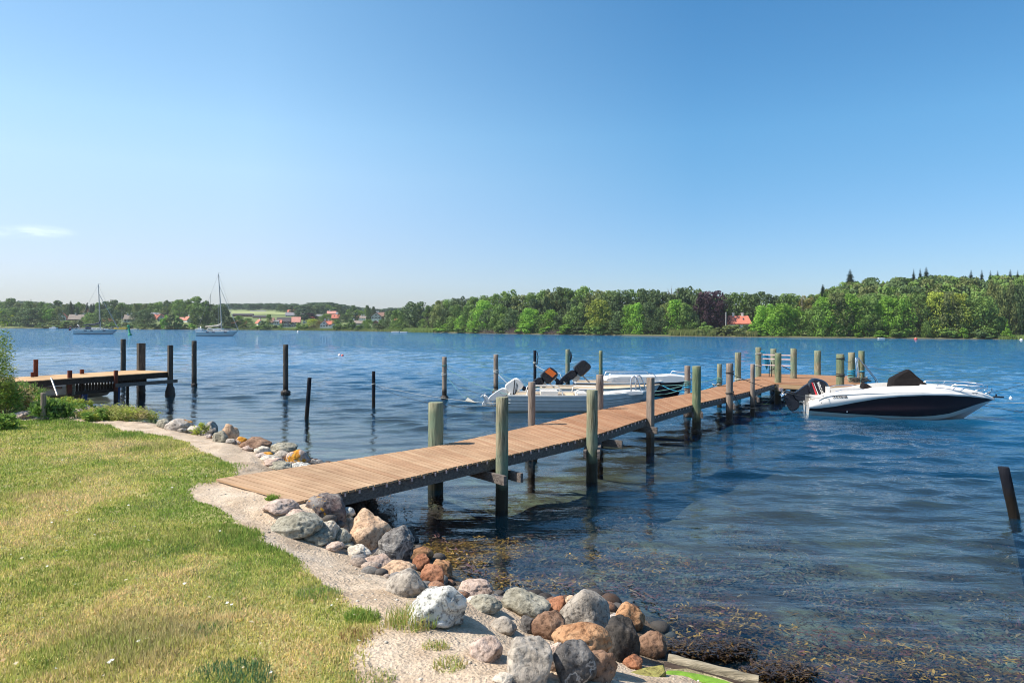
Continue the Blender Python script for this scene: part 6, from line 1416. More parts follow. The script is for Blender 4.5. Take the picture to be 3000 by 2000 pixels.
H(3, 2165, 645, 60, 575, 'roof_thatch', 'yellow_wall', 'pale house corner hidden at the left end of the wood', eave=.5, chim=0, rel=20)
H(5, 1265, 678, 252, 570, 'roof_red', 'white_wall', 'red hipped roof cottage on the wooded right shore with two white chimneys', eave=.20, hip=.13, chim=2, wins=8, timber=True, rel=16, rooflights=2, name='shore_cottage', dep=8)
def pole(px, pt, pb_, rel, r, mat, label, name='flagpole', cat='pole'):
    p = place(px, rel); zt = unpd(px, pt, p.y).z; mb = MB(); mb.tube([(p.x, p.y, p.z-.3), (p.x, p.y, zt)], [r, r*.7], 8); mb.lathe((p.x, p.y, zt), [(r*1.3,-.05),(r*1.5,.05),(r*.5,.2)], 8); tag(mb.build(name, M[mat], None), label, cat)
pole(2126.5, 916, 960, 6, .13, 'white_gelcoat', 'tall white flagpole between the copper beech and the red shore cottage')
pole(1022, 939, 960, 20, .10, 'white_gelcoat', 'white flagpole left of the long brown thatched cottage')
pole(616.5, 861, 890, 300, .35, 'dull_metal', 'distant radio mast on the ridge left of the beige covered yacht', 'radio_mast', 'mast')
pole(90, 877, 886, 300, .5, 'dull_metal', 'short distant mast on the ridge at the far left', 'radio_mast', 'mast')
mb = MB(); p = place(1213, 10); 

# ------------------------------------------------------------------ tree shapes (unit: height 1, crown radius .5)
def lobe_crown(seed, lobes, per, leaf, z0=.12, top=1.0, prof=None, squash=.8, rmin=None):
    r = np.random.default_rng(seed); C, Rr = [], []
    for i in range(lobes):
        h = r.random()**.8; z = z0+(top-z0)*h*.93; pr = prof(h) if prof else sqrt(max(0, 1-(2*(h*.85)-.75)**2*.75))
        a = r.random()*2*pi; q = pr*.40*sqrt(r.random())*1.05; C.append((q*cos(a), q*sin(a), z)); Rr.append((.085+.07*r.random())*(.6+.6*pr) if rmin is None else (.10+.05*r.random())*(rmin+1.1*pr))
    C, Rr = np.array(C), np.array(Rr); n = lobes*per; k = np.repeat(np.arange(lobes), per)
    D = r.normal(size=(n, 3)); D[:, 2] += .25; D /= np.linalg.norm(D, axis=1)[:, None]
    P = C[k]+D*Rr[k][:, None]*np.array([1, 1, squash])*(.82+.30*r.random((n, 1)))
    P[:, 2] = np.clip(P[:, 2], .02, top)
    N = D+r.normal(size=(n, 3))*.45; N /= np.linalg.norm(N, axis=1)[:, None]
    A = np.cross(N, r.normal(size=(n, 3))); A /= np.linalg.norm(A, axis=1)[:, None]; B = np.cross(N, A); s_ = leaf*(.5+r.random((n, 1)))
    # two triangles making a bent leafy flake
    V = np.stack([P-A*s_, P+B*s_*.55, P+A*s_, P-B*s_*.55+N*s_*.3], 1).reshape(-1, 3); i = np.arange(n)*4
    return V, np.concatenate([np.stack([i, i+1, i+3], -1), np.stack([i+1, i+2, i+3], -1)])
def spruce(seed):
    r = np.random.default_rng(seed); V, Fc = [], []; n = 0
    for z in np.linspace(.12, .985, 54):
        R_ = .5*(1-z)**.85*(.75+.4*r.random())+.012
        for k in range(9):
            a = 6.283*k/9+r.random()*.7; L = R_*(.7+.45*r.random()); d = np.array([cos(a), sin(a), 0]); q = np.array([-sin(a), cos(a), 0])
            for j in range(5):
                c = d*L*(.12+.2*j)+np.array([0, 0, z-.10*L*(j/4.)**2+.02*L*j]); w = L*.16*(1.25-j*.2)+.004
                V += [c-q*w, c+d*w*1.5+np.array([0, 0, .3*w]), c+q*w, c-d*w*.6-np.array([0, 0, .6*w])]; Fc += [(n, n+1, n+3), (n+1, n+2, n+3)]; n += 4
    return np.array(V), np.array(Fc)
def mesh_only(name, V, Fc, mat):
    o = np_mesh(name, V, Fc, mat); me = o.data; bpy.data.objects.remove(o); return me
def trunk_mesh(name, h=.5, r=.018, bare=False, seed=0, mat='bark'):
    mb = MB(); mb.tube([(0,0,-.03),(0,0,.1),(.01,0,h)], [r*1.4, r, r*.6], 6); q = random.Random(seed)
    for k in range(7 if not bare else 26):
        a = k*2.4; z = .15+.3*(k/7) if not bare else .25+.6*q.random(); l = .25 if not bare else .30*(1.15-z)+.08
        mb.tube([(0,0,z),(cos(a)*l*.5, sin(a)*l*.5, z+l*.45),(cos(a)*l*.8, sin(a)*l*.8, z+l*.95)], [r*.5,r*.3,r*.1], 4)
    o = mb.build(name, M[mat], None); me = o.data; bpy.data.objects.remove(o); return me
L_ = 'leaf_mid'
PROT = {
 'round': [mesh_only('crown', *lobe_crown(s, 42, 62, .030), M[L_]) for s in (1, 2, 3, 4)],
 'full': [mesh_only('crown', *lobe_crown(s, 56, 64, .024, z0=.03, prof=lambda h: sqrt(max(0, 1-(h*.95)**2.6))), M[L_]) for s in (5, 6, 7, 8)],
 'dome': [mesh_only('crown', *lobe_crown(s, 46, 60, .03, z0=.05, prof=lambda h: sqrt(max(.02, 1-(h)**2)), squash=.7), M[L_]) for s in (9, 10)],
 'cone': [mesh_only('crown', *lobe_crown(s, 46, 55, .026, z0=.06, prof=lambda h: max(.03, 1-h)*1.15, squash=.35, rmin=.05), M[L_]) for s in (11, 12)],
 'spruce': [mesh_only('crown', *spruce(s), M[L_]) for s in (31, 32)],
 'column': [mesh_only('crown', *lobe_crown(s, 44, 55, .028, z0=.03, prof=lambda h: .85*sqrt(max(.03, 1-(2*h-.9)**2*.8)), squash=1.1), M[L_]) for s in (13, 14)],
 'bush': [mesh_only('crown', *lobe_crown(s, 26, 60, .05, z0=.0, prof=lambda h: sqrt(max(.03, 1-h*h))), M[L_]) for s in (15, 16)]}
TR = [trunk_mesh('trunk', seed=1), trunk_mesh('trunk', h=.6, seed=2)]; TRP = trunk_mesh('trunk', h=.5, r=.022, mat='bark_pale'); BARE = trunk_mesh('branches', h=.95, r=.014, bare=True, seed=3, mat='bark_pale')
def mkobj(name, me, parent, mat=None, sc=None, rz=0, loc=None):
    o = bpy.data.objects.new(name, me); COL.objects.link(o); o.parent = parent
    if sc: o.scale = sc
    if loc: o.location = loc
    o.rotation_euler[2] = rz
    if mat: o.material_slots[0].link = 'OBJECT'; o.material_slots[0].material = M[mat]
    return o
Z = {1: (0, 820, .17007), 2: (400, 800, .17007), 3: (800, 820, .21259), 4: (1250, 780, .25510), 5: (1850, 780, .25510), 6: (2400, 760, .25510)}
TREES = []   # (px, py_top, width_px, shape, leaf, rel, row word, base py or None)
def T(zoom, items, rel, row, shape='full'):
    ox, oy, s = Z[zoom]
    for it in items:
        x, y, wd = it[:3]; leaf = it[3] if len(it) > 3 else 'mid'; sh = it[4] if len(it) > 4 else shape; r_ = it[5] if len(it) > 5 else rel
        TREES.append([ox+x*s, oy+y*s, wd*s, sh, leaf, r_, row])
T(1, [(20,365,140,'mid'),(185,322,240,'mid'),(330,398,200,'olive'),(480,372,220,'mid'),(620,385,150,'olive'),(720,380,160,'mid'),(830,405,160,'mid'),(980,358,270,'dark','dome'),(1130,412,150,'olive'),(1215,356,150,'dark','spruce'),(1290,420,110,'dark','spruce'),
      (1360,388,140,'mid'),(1440,410,120,'olive'),(1690,395,150,'mid'),(1830,372,180,'dark'),(1960,350,200,'dark'),(2110,398,210,'mid'),(2240,425,160,'mid'),(2330,410,120,'olive'),(1760,430,170,'dark'),(1900,440,200,'mid'),(2060,460,200,'olive')], 70, 'back')
T(1, [(1140,460,110,'dark','column'),(1320,430,70,'dark','spruce'),(1345,440,60,'dark','spruce'),(1500,402,52,'conifer','column'),(1568,420,48,'conifer','column'),(1606,412,56,'conifer','column')], 45, 'middle')
T(1, [(50,500,270,'mid'),(240,480,280,'mid'),(400,500,200,'dark'),(570,480,420,'dark','dome'),(120,600,220,'dark'),(350,600,240,'dark'),(870,505,200,'bright','round'),(760,470,190,'mid'),(700,560,150,'mid'),(1000,470,180,'olive'),
      (1560,560,230,'mid'),(1660,640,190,'mid'),(1440,640,150,'mid'),(1730,520,200,'dark'),(1880,490,260,'dark'),(2320,560,160,'dark'),(2010,520,150,'dark')], 12, 'front')
T(1, [(960,710,300,'olive','bush'),(1150,705,300,'mid','bush'),(1350,700,260,'olive','bush'),(1240,770,320,'dark','bush'),(820,740,180,'dark','bush'),(700,740,160,'mid','bush'),(1000,790,200,'olive','bush'),(1500,740,160,'mid','bush'),(1950,740,200,'mid','bush'),(2150,735,180,'olive','bush'),(2250,770,180,'mid','bush'),(1850,780,170,'dark','bush')], 4, 'hedge')
T(2, [(60,530,200,'mid'),(150,535,180,'olive'),(280,520,200,'mid'),(380,500,200,'mid'),(530,470,190,'dark'),(650,490,170,'mid'),(740,462,240,'mid'),(880,450,170,'mid'),(1040,412,360,'mid','dome'),(1210,480,110,'mid'),(1300,540,160,'dark'),(1400,545,170,'mid'),(200,600,200,'mid'),(500,580,200,'olive'),(690,560,200,'dark')], 75, 'back')
T(2, [(130,640,250,'dark'),(250,690,160,'dark'),(60,700,140,'dark'),(1060,590,260,'mid','round'),(1180,640,150,'mid'),(1000,700,170,'dark'),(1220,720,150,'dark'),(1430,560,330,'dark'),(1560,650,150,'dark'),(1640,760,150,'mid'),(1760,735,180,'mid'),(1930,775,190,'mid'),(1820,800,120,'mid'),(2180,820,140,'dark','bush'),(2280,712,110,'mid'),(1330,650,180,'dark')], 14, 'front')
T(2, [(500,720,170,'bright','bush'),(600,700,180,'olive','bush'),(700,740,180,'mid','bush'),(90,880,160,'mid','bush'),(300,870,180,'dark','bush'),(400,880,90,'dark','bush'),(740,870,140,'mid','bush'),(840,880,120,'mid','bush'),(950,870,130,'bright','bush'),(1180,880,150,'dark','bush'),(1300,870,150,'mid','bush'),(1250,930,130,'dark','bush'),(1560,920,180,'mid','bush'),(1850,880,150,'olive','bush'),(2080,905,180,'bright','bush'),(2200,890,200,'mid','bush'),(620,900,180,'olive','bush')], 4, 'hedge')
T(3, [(100,342,110,'dark'),(180,350,100,'dark'),(255,350,110,'dark','spruce'),(330,352,110,'mid'),(410,350,110,'dark','spruce'),(490,345,100,'dark'),(620,328,190,'dark'),(560,370,110,'dark'),(760,345,110,'mid'),(900,345,120,'dark'),(850,380,160,'mid'),(950,390,120,'dark')], 300, 'back')
T(3, [(740,470,180,'mid'),(690,500,110,'mid'),(1000,470,130,'dark','round'),(1210,430,140,'mid'),(1150,410,130,'mid'),(1295,352,70,'dark'),(1380,370,60,'dark'),(1105,352,110,'dark'),(1300,400,120,'mid'),(500,458,170,'copper'),(390,480,90,'copper'),(1050,400,120,'mid'),(930,420,90,'dark'),(1250,480,110,'mid')], 110, 'middle')
T(3, [(540,540,200,'yellow','full'),(630,560,110,'brown'),(870,540,140,'mid'),(1590,430,160,'dark'),(1500,540,120,'mid'),(1545,560,120,'dark'),(1700,400,160,'mid'),(1760,420,130,'mid'),(1660,560,120,'mid'),(1740,570,150,'mid'),(1880,510,160,'mid'),(1970,560,130,'mid'),(2070,540,150,'mid'),(2140,570,110,'mid'),(1950,312,340,'dark','round'),(2175,340,90,'mid'),(2180,420,110,'copper'),(1320,545,120,'mid','round'),(1410,600,90,'dark'),(1260,560,90,'mid')], 12, 'front')
T(3, [(30,620,80,'dark','bush'),(110,620,80,'mid','bush'),(370,620,130,'mid','bush'),(440,610,110,'mid','bush'),(350,590,70,'mid','bush'),(930,620,120,'mid','bush'),(1000,610,100,'mid','bush'),(1080,640,90,'mid','bush'),(1200,620,120,'mid','bush'),(560,620,120,'brown','bush'),(1470,600,100,'olive','bush'),(1800,600,120,'mid','bush'),(1080,540,110,'mid','bush'),(880,600,120,'mid','bush')], 4, 'hedge')
T(4, [(150,400,170,'olive'),(230,390,170,'mid'),(330,378,200,'dark'),(450,352,210,'dark'),(540,360,160,'mid'),(680,350,240,'mid'),(780,330,230,'mid'),(960,275,260,'mid'),(1090,345,170,'olive','round'),(1230,320,200,'mid'),(1330,290,220,'mid'),(1430,275,220,'olive'),(1530,255,220,'dark'),(1640,270,230,'mid'),(1790,247,240,'mid'),(1900,310,170,'olive'),(2030,292,220,'olive','round'),(2110,300,130,'mid'),(2240,292,200,'dark','round')], 22, 'back')
T(4, [(330,450,190,'mid'),(480,430,190,'mid'),(130,450,160,'olive'),(230,500,150,'dark'),(420,560,200,'bright'),(560,500,200,'mid'),(640,400,260,'bright'),(720,480,200,'dark'),(830,440,180,'mid'),(880,545,150,'mid'),(980,480,200,'dark'),(1190,490,240,'bright'),(1110,560,160,'bright'),(1300,560,180,'mid'),(1430,505,200,'bright'),(1400,600,190,'olive'),(1520,560,190,'dark'),(1640,560,230,'mid'),(1720,440,250,'mid'),(1780,520,170,'dark'),(1930,600,200,'bright'),(1990,390,300,'yellow'),(2080,480,190,'mid'),(2190,520,220,'dark'),(2320,450,170,'bright'),(170,600,150,'mid'),(300,590,170,'mid'),(540,640,160,'olive'),(800,620,150,'mid')], 7, 'front')
T(4, [(230,665,180,'bright','bush'),(140,700,120,'bright','bush'),(1620,670,200,'bright','bush'),(1380,690,140,'bright','bush'),(400,690,170,'mid','bush'),(570,700,150,'mid','bush'),(850,650,160,'mid','bush'),(1120,660,180,'bright','bush'),(1840,680,160,'mid','bush'),(1980,660,180,'mid','bush'),(2150,690,180,'dark','bush'),(1740,690,150,'dark','bush')], 3, 'hedge')
T(5, [(60,282,170,'mid','round'),(190,278,170,'dark','round'),(320,312,170,'dark','round'),(600,260,200,'dark'),(720,242,260,'dark'),(1110,330,150,'dark'),(1230,322,170,'mid','round'),(1390,330,150,'dark'),(1490,308,220,'dark','round'),(1680,347,160,'dark'),(1800,332,120,'mid','round'),(1890,348,110,'mid'),(2000,342,130,'brown'),(2090,335,140,'mid'),(2190,218,130,'conifer','spruce'),(2270,300,160,'mid'),(2350,255,200,'mid')], 26, 'back')
T(5, [(910,302,290,'copper','round')], 16, 'middle'); T(5, [(840,330,170,'copper','full'),(990,400,170,'copper','full')], 14, 'middle')
T(5, [(60,430,180,'bright'),(200,420,230,'dark'),(110,560,220,'mid'),(300,590,240,'mid'),(400,430,200,'olive'),(500,390,230,'bright'),(620,430,220,'mid'),(560,570,230,'mid'),(710,640,160,'mid'),(850,640,150,'mid','bush'),(330,480,170,'dark'),(700,520,170,'dark'),(1560,440,330,'bright'),(1480,560,200,'bright'),(1730,440,280,'bright'),(1880,470,250,'bright'),(1640,560,260,'bright'),(1800,590,240,'mid'),(2060,500,240,'mid'),(2180,400,230,'mid'),(1960,590,230,'mid'),(2140,600,230,'mid'),(2290,420,260,'bright'),(2300,600,220,'mid'),(2400,500,200,'bright')], 7, 'front')
T(5, [(1200,490,220,'mid','dome'),(1120,560,110,'mid'),(1430,400,130,'brown','column'),(1380,440,90,'brown','column'),(1330,510,110,'mid'),(1040,470,110,'dark')], 34, 'middle')
T(5, [(790,705,150,'olive','bush'),(900,698,160,'mid','bush'),(1010,700,150,'olive','bush'),(1110,680,170,'olive','bush'),(1200,672,180,'olive','bush'),(1310,680,150,'dark','bush'),(1400,660,150,'bright','bush'),(1470,690,140,'bright','bush')], 4, 'hedge')
T(6, [(60,440,220,'bright'),(330,412,260,'bright'),(200,390,200,'olive'),(480,540,220,'mid'),(560,430,240,'mid'),(700,470,200,'bright'),(790,440,220,'bright'),(900,560,230,'mid'),(940,430,200,'bright'),(1060,560,210,'olive'),(1140,400,240,'mid'),(1240,520,220,'dark'),(1330,385,180,'yellow'),(1460,400,170,'olive'),(1450,580,230,'mid'),(1600,400,190,'yellow'),(1610,560,230,'mid'),(1740,415,210,'mid'),(1850,540,240,'mid'),(1900,440,160,'mid'),(130,600,230,'mid'),(330,620,220,'dark'),(620,640,210,'mid'),(780,640,190,'bright'),(1000,680,180,'olive'),(1340,680,200,'mid'),(1720,680,210,'dark'),(1960,640,200,'mid'),(2080,660,160,'mid')], 7, 'front')
T(6, [(1990,248,140,'olive','column'),(2080,320,110,'olive','column'),(2200,285,150,'olive','column'),(2320,300,150,'dark','column'),(2260,420,120,'dark','column'),(2140,400,110,'dark','column')], 12, 'front')
T(6, [(1230,715,110,'mid','column'),(1650,790,110,'bright','bush'),(2160,700,80,'bright','cone'),(2170,800,120,'bright','bush'),(1480,790,160,'mid','bush'),(1850,800,160,'dark','bush'),(1950,790,150,'mid','bush'),(700,820,130,'bright','bush'),(450,840,80,'bright','bush'),(880,800,150,'mid','bush')], 2.5, 'hedge')
T(6, [(350,123,170,'conifer','spruce'),(1080,120,56,'conifer','spruce'),(1155,112,60,'conifer','spruce'),(1225,98,95,'conifer','spruce'),(1740,132,80,'conifer','spruce'),(1863,130,62,'conifer','spruce'),(1962,138,62,'conifer','spruce'),(2045,136,62,'conifer','spruce'),(2190,126,80,'conifer','spruce'),(2275,132,60,'conifer','spruce'),(40,292,110,'conifer','spruce'),(2345,170,60,'conifer','spruce')], 62, 'skyline')

MARK = [(-50,'the left picture edge'),(165,'the white balcony house'),(224,'the long thatched house'),(296,'the flagged yacht mast'),(370,'the green buoy'),(425,'the red timber gable'),(463,'the red timbered house'),(545,'the steep white gable'),(600,'the big domed tree'),(645,'the beige yacht mast'),
        (690,'the pink roofed bungalow'),(780,'the dark long roof'),(855,'the upper red roof'),(950,'the white shore house'),(1043,'the red mansard roof'),(1100,'the big white gable'),(1215,'the pale trunked tree'),(1262,'the left wood end'),(1400,'the left brushwood heap'),(1510,'the middle brushwood heap'),(1620,'the right brushwood heap'),
        (1760,'the slim olive post'),(1860,'the leafless treetop'),(1966,'the thin bare spike'),(2082,'the copper beech'),(2172,'the red shore cottage'),(2300,'the broken topped post'),(2395,'the lone platform post'),(2489,'the lone skyline spruce'),(2600,'the console cover'),(2713,'the skyline spruce trio'),(2800,'the motorboat bow'),(2910,'the tall poplars')]
WORD = {'mid': 'mid green', 'dark': 'dark green', 'bright': 'bright green', 'olive': 'olive green', 'yellow': 'yellowish', 'copper': 'purple copper', 'conifer': 'blackish', 'brown': 'brownish'}
SHW = {'round': 'open crowned tree', 'full': 'tree', 'dome': 'domed tree', 'cone': 'conifer', 'spruce': 'spruce', 'column': 'columnar tree', 'bush': 'bush'}
SPEC = {(5,'copper'): 1}
TREES.sort(key=lambda a: (a[6], a[0])); cnt = {}; used = set()
ORD = ['first','second','third','fourth','fifth','sixth','seventh','eighth','ninth','tenth','eleventh','twelfth','thirteenth','fourteenth','fifteenth','sixteenth','seventeenth','eighteenth','nineteenth','twentieth']
ROWW = {'back': 'back row', 'front': 'front row', 'middle': 'middle row', 'hedge': 'shore bushes', 'skyline': 'skyline row'}
rt = random.Random(5)
for i, (px, pt, wpx, sh, leaf, rel, row) in enumerate(TREES):
    mk = max([m_ for m_ in MARK if m_[0] <= px+1e-6], key=lambda m_: m_[0]); key = (mk[0], row); k = cnt[key] = cnt.get(key, -1)+1
    noun = f"{WORD[leaf]} {SHW[sh]}"; wher = f"{ORD[min(k, 19)]} plant" if False else ORD[min(k, 19)]
    lab = f"{noun}, {wher} in {ROWW[row]} right of {mk[1]}"
    if px < 1245 and row != 'skyline':
        for x0, x1, y0, y1, hr_ in HR:
            ov = min(px+wpx*.62, x1)-max(px-wpx*.62, x0)
            if row == 'hedge':
                if ov > 1 and rel < hr_: pt = max(pt, y1-.10*(y1-y0))
            elif ov > .12*(x1-x0) and rel < hr_+4 and pt < y1-.35*(y1-y0): rel = max(rel, hr_+10)
    p = place(px, rel+rt.uniform(-1.5, 1.5)*(1 if rel > 5 else .3)); d = p.y; zt = unpd(px, pt, d).z; h = max(zt-p.z, 1.0); wd = wpx/F*d*(2.2 if row == 'skyline' and px > 2500 else 1.5 if row == 'skyline' else 1.1 if sh == 'spruce' else 1)
    if px > 1245 and sh in ('full', 'round', 'dome'): wd = max(wd, h*.60)
    e = empty('conifer_tree' if sh in ('cone', 'spruce') else 'shore_bush' if sh == 'bush' else 'columnar_tree' if sh == 'column' else 'broadleaf_tree', p, lab, 'bush' if sh == 'bush' else 'tree', 'bushes on the far shore' if sh == 'bush' else 'trees on the far shore')
    me = PROT[sh][i % len(PROT[sh])]; rz = rt.random()*6.28
    mkobj('crown', me, e, 'leaf_'+leaf, (wd*1.30, wd*1.30, h*1.03), rz)
    if sh != 'bush': mkobj('trunk', TRP if (row == 'front' and abs(px-1213) < 8) else TR[i % 2], e, None, (h*.8, h*.8, h*.8), rz)
def bare(px, pt, rel, label, hs=.5):
    p = place(px, rel); zt = unpd(px, pt, p.y).z; h = (zt-p.z); e = empty('bare_tree', p, label, 'tree'); mkobj('branches', BARE, e, None, (h*hs, h*hs, h), px)
bare(1966, 838, 18, 'leafless grey treetop rising above the wood left of the copper beech', .55)
bare(1985, 832, 20, 'thin leafless spike right of the leafless grey treetop', .12)
bare(2349, 857, 22, 'thin bare treetop between the wood and the left spruce', .12)
bare(1292, 876, 18, 'grey bare twigs at the upper left end of the wood', .3)

# woodland masses that read as one: far ridge, and the interior of the hill wood
def wood_mass(name, pts, mat, label):
    """merge many small crowns; pts: (x,y,z,w,h,proto shape)"""
    Vs, Fs, n0 = [], [], 0; bank = {}
    for i, (x, y, z, w_, h, sh, half) in enumerate(pts):
        k = (sh, i % 3)
        if k not in bank: bank[k] = lobe_crown(100+i % 3, 26, 30 if half else 46, .05 if half else .040, z0=.05, prof=(lambda q: max(.05, 1-q)*1.05) if sh == 'cone' else (lambda q: sqrt(max(0, 1-(q*.95)**2.6))), squash=.5 if sh == 'cone' else .8)
        V, Fc = bank[k]; a = i*1.3; ca, sa = cos(a), sin(a)
        Vs.append(np.stack([x+(V[:,0]*ca-V[:,1]*sa)*w_, y+(V[:,0]*sa+V[:,1]*ca)*w_, z+V[:,2]*h], -1)); Fs.append(Fc+n0); n0 += len(V)
    return tag(np_mesh(name, np.vstack(Vs), np.vstack(Fs), M[mat]), label, 'woodland', kind='stuff')
def sky_y(px, tab): return float(np.interp(px, [a for a, _ in tab], [b for _, b in tab]))
pts = []; tab = [(-100,890),(0,884),(60,880),(130,886),(300,893),(400,890),(560,886),(620,890),(680,888),(760,888),(830,886),(880,888),(950,885),(980,884),(1010,893),(1060,900),(1120,902),(1160,901),(1230,905),(1280,905)]
for i in range(330):
    px = -80+1380*rt.random(); rel = rt.choice([380, 420, 460, 500])+rt.uniform(-15, 15); p = place(px, rel); zt = unpd(px, sky_y(px, tab)+rt.uniform(0, 7), p.y).z; h = max(zt-p.z, 6); h = min(h, 24)
    zb = zt-h; pts.append((p.x, p.y, zb, rt.uniform(12, 22), h, 'full', True))
wood_mass('ridge_woodland', pts, 'leaf_far', 'distant dark woodland along the ridge behind the village')
pts = []
for i in range(150):   # scrub between the village gardens
    px = rt.uniform(0, 1240); rel = rt.uniform(90, 330); 
    if 640 < px < 850 and rel > 100: continue
    p = place(px, rel); h = rt.uniform(4, 8.5)
    if any(x0-6 < px < x1+6 and rel < hr_+4 and hr_-rel < 90 for x0, x1, y0, y1, hr_ in HR): continue
    pts.append((p.x, p.y, p.z-.5, rt.uniform(6, 12), h, 'full', True))
wood_mass('village_greenery', pts, 'leaf_far', 'mixed garden trees and hedges filling the slope between the village houses')
tab = [(2380,860),(2440,842),(2490,822),(2560,812),(2640,812),(2760,806),(2850,808),(2920,806),(3000,804),(3200,800)]
for nm, mt, sel, lb in (('hill_wood','leaf_olive',0,'olive crowns of the wooded hill above the right shore'),('hill_wood','leaf_mid',1,'green crowns mixed through the wooded hill above the right shore'),('hill_wood','leaf_dark',2,'dark crowns mixed through the wooded hill above the right shore')):
    pts = []
    for i in range(110):
        px = 2400+900*rt.random(); rel = rt.choice([20, 34, 48, 62])+rt.uniform(-5, 5); p = place(px, rel); k = {20: 46, 34: 24, 48: 10, 62: 0}[min((20, 34, 48, 62), key=lambda v: abs(v-rel))]
        zt = unpd(px, sky_y(px, tab)+k+rt.uniform(0, 9), p.y).z; h = max(zt-p.z, 7); pts.append((p.x, p.y, p.z, rt.uniform(7, 13), h, 'full', False))
    wood_mass(nm, pts, mt, lb)
pts = []
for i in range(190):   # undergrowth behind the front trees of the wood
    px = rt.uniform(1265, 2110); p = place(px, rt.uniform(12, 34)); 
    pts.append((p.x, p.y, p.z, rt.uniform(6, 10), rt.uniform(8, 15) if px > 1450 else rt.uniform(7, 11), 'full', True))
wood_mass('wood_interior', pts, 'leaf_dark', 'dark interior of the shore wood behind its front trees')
# brushwood banks, reeds
def brush(px0, px1, rel, h, label, seed, n=150):
    r = random.Random(seed); mb = MB()
    for i in range(n):
        p = place(r.uniform(px0, px1), rel+r.uniform(-1, 1)); a = r.uniform(-1.2, 1.2); l = h*r.uniform(.5, 1.3); q = p+Vector((r.uniform(-.8, .8), r.uniform(-.5, .5), 0))
        mb.tube([q, q+Vector((sin(a)*l*.6, r.uniform(-.3,.3), cos(a)*l*.4)), q+Vector((sin(a)*l, r.uniform(-.4,.4), cos(a)*l*.8))], [.09, .06, .03], 4)
    return tag(mb.build('brushwood', M['brushwood'], None), label, 'brushwood', kind='stuff')
brush(1412, 1450, 2.2, 1.8, 'grey fallen branches at the waterline, left heap before the wood', 1)
brush(1490, 1538, 2.2, 2.6, 'largest heap of grey fallen branches at the waterline before the wood', 2)
brush(1595, 1650, 2.2, 2.0, 'grey fallen branches at the waterline, right heap before the wood', 3)
def reeds(px0, px1, rel0, rel1, h, n, label, cols):
    P = [place(px0+(px1-px0)*k/40, 0) for k in range(41)]; X = []; Y = []
    k = rng.random(n)*40; i = np.clip(k.astype(int), 0, 39); f = k-i; xs_ = np.array([p.x for p in P]); X = xs_[i]*(1-f)+xs_[i+1]*f; rel = rel0+(rel1-rel0)*rng.random(n); Y = Ysh(X)+rel
    Zg = fz(X, Y)-.1; C = np.array(cols)[rng.integers(0, len(cols), n)]*(.75+.5*rng.random((n, 1)))
    o = blades('reed_bed', X, Y, Zg, h*(.6+.5*rng.random(n)), np.full(n, .16), C, M['grass_blade'], .35); tag(o, label, 'reeds', kind='stuff')
RC = [(0.27,0.32,0.11), (0.38,0.38,0.14), (0.19,0.27,0.08)]
reeds(1965, 2100, 1, 5, 2.4, 4000, 'pale green reeds between the dark wood and the olive shrubs', RC)
reeds(2160, 2222, 1, 4, 2.2, 2500, 'dry yellowish reeds below the red roofed shore cottage', RC+[(0.48,0.43,0.19)])
reeds(1180, 1268, 0, 6, 2.0, 4500, 'bright green reeds left of the shore wood', [(0.26,0.35,0.10), (0.32,0.42,0.13)])
reeds(690, 1180, 0, 7, 1.3, 9000, 'long low green reed strip along the village shore', [(0.21,0.29,0.08), (0.32,0.35,0.13), (0.16,0.22,0.06)])
reeds(2930, 3040, 0, 8, 1.2, 2500, 'low meadow grass on the shore at the right edge', [(0.21,0.30,0.08), (0.27,0.35,0.11)])
# open field up the slope behind the village
a_, b_, c_, d_ = place(672, 215), place(852, 215), place(845, 330), place(668, 330)
mb = MB(); n_ = 16
gridp = [[a_.lerp(b_, i/n_).lerp(d_.lerp(c_, i/n_), j/8) for i in range(n_+1)] for j in range(9)]
V = [(p.x, p.y, float(fz(np.array(p.x), np.array(p.y)))+.25) for r_ in gridp for p in r_]; mb.add(V, [(j*(n_+1)+i, j*(n_+1)+i+1, (j+1)*(n_+1)+i+1, (j+1)*(n_+1)+i) for j in range(8) for i in range(n_)], 0, True)
plain('field', (.26, .30, .11), .95, var=.15, scale=.05); tag(mb.build('grass_field', M['field'], None), kind='structure')

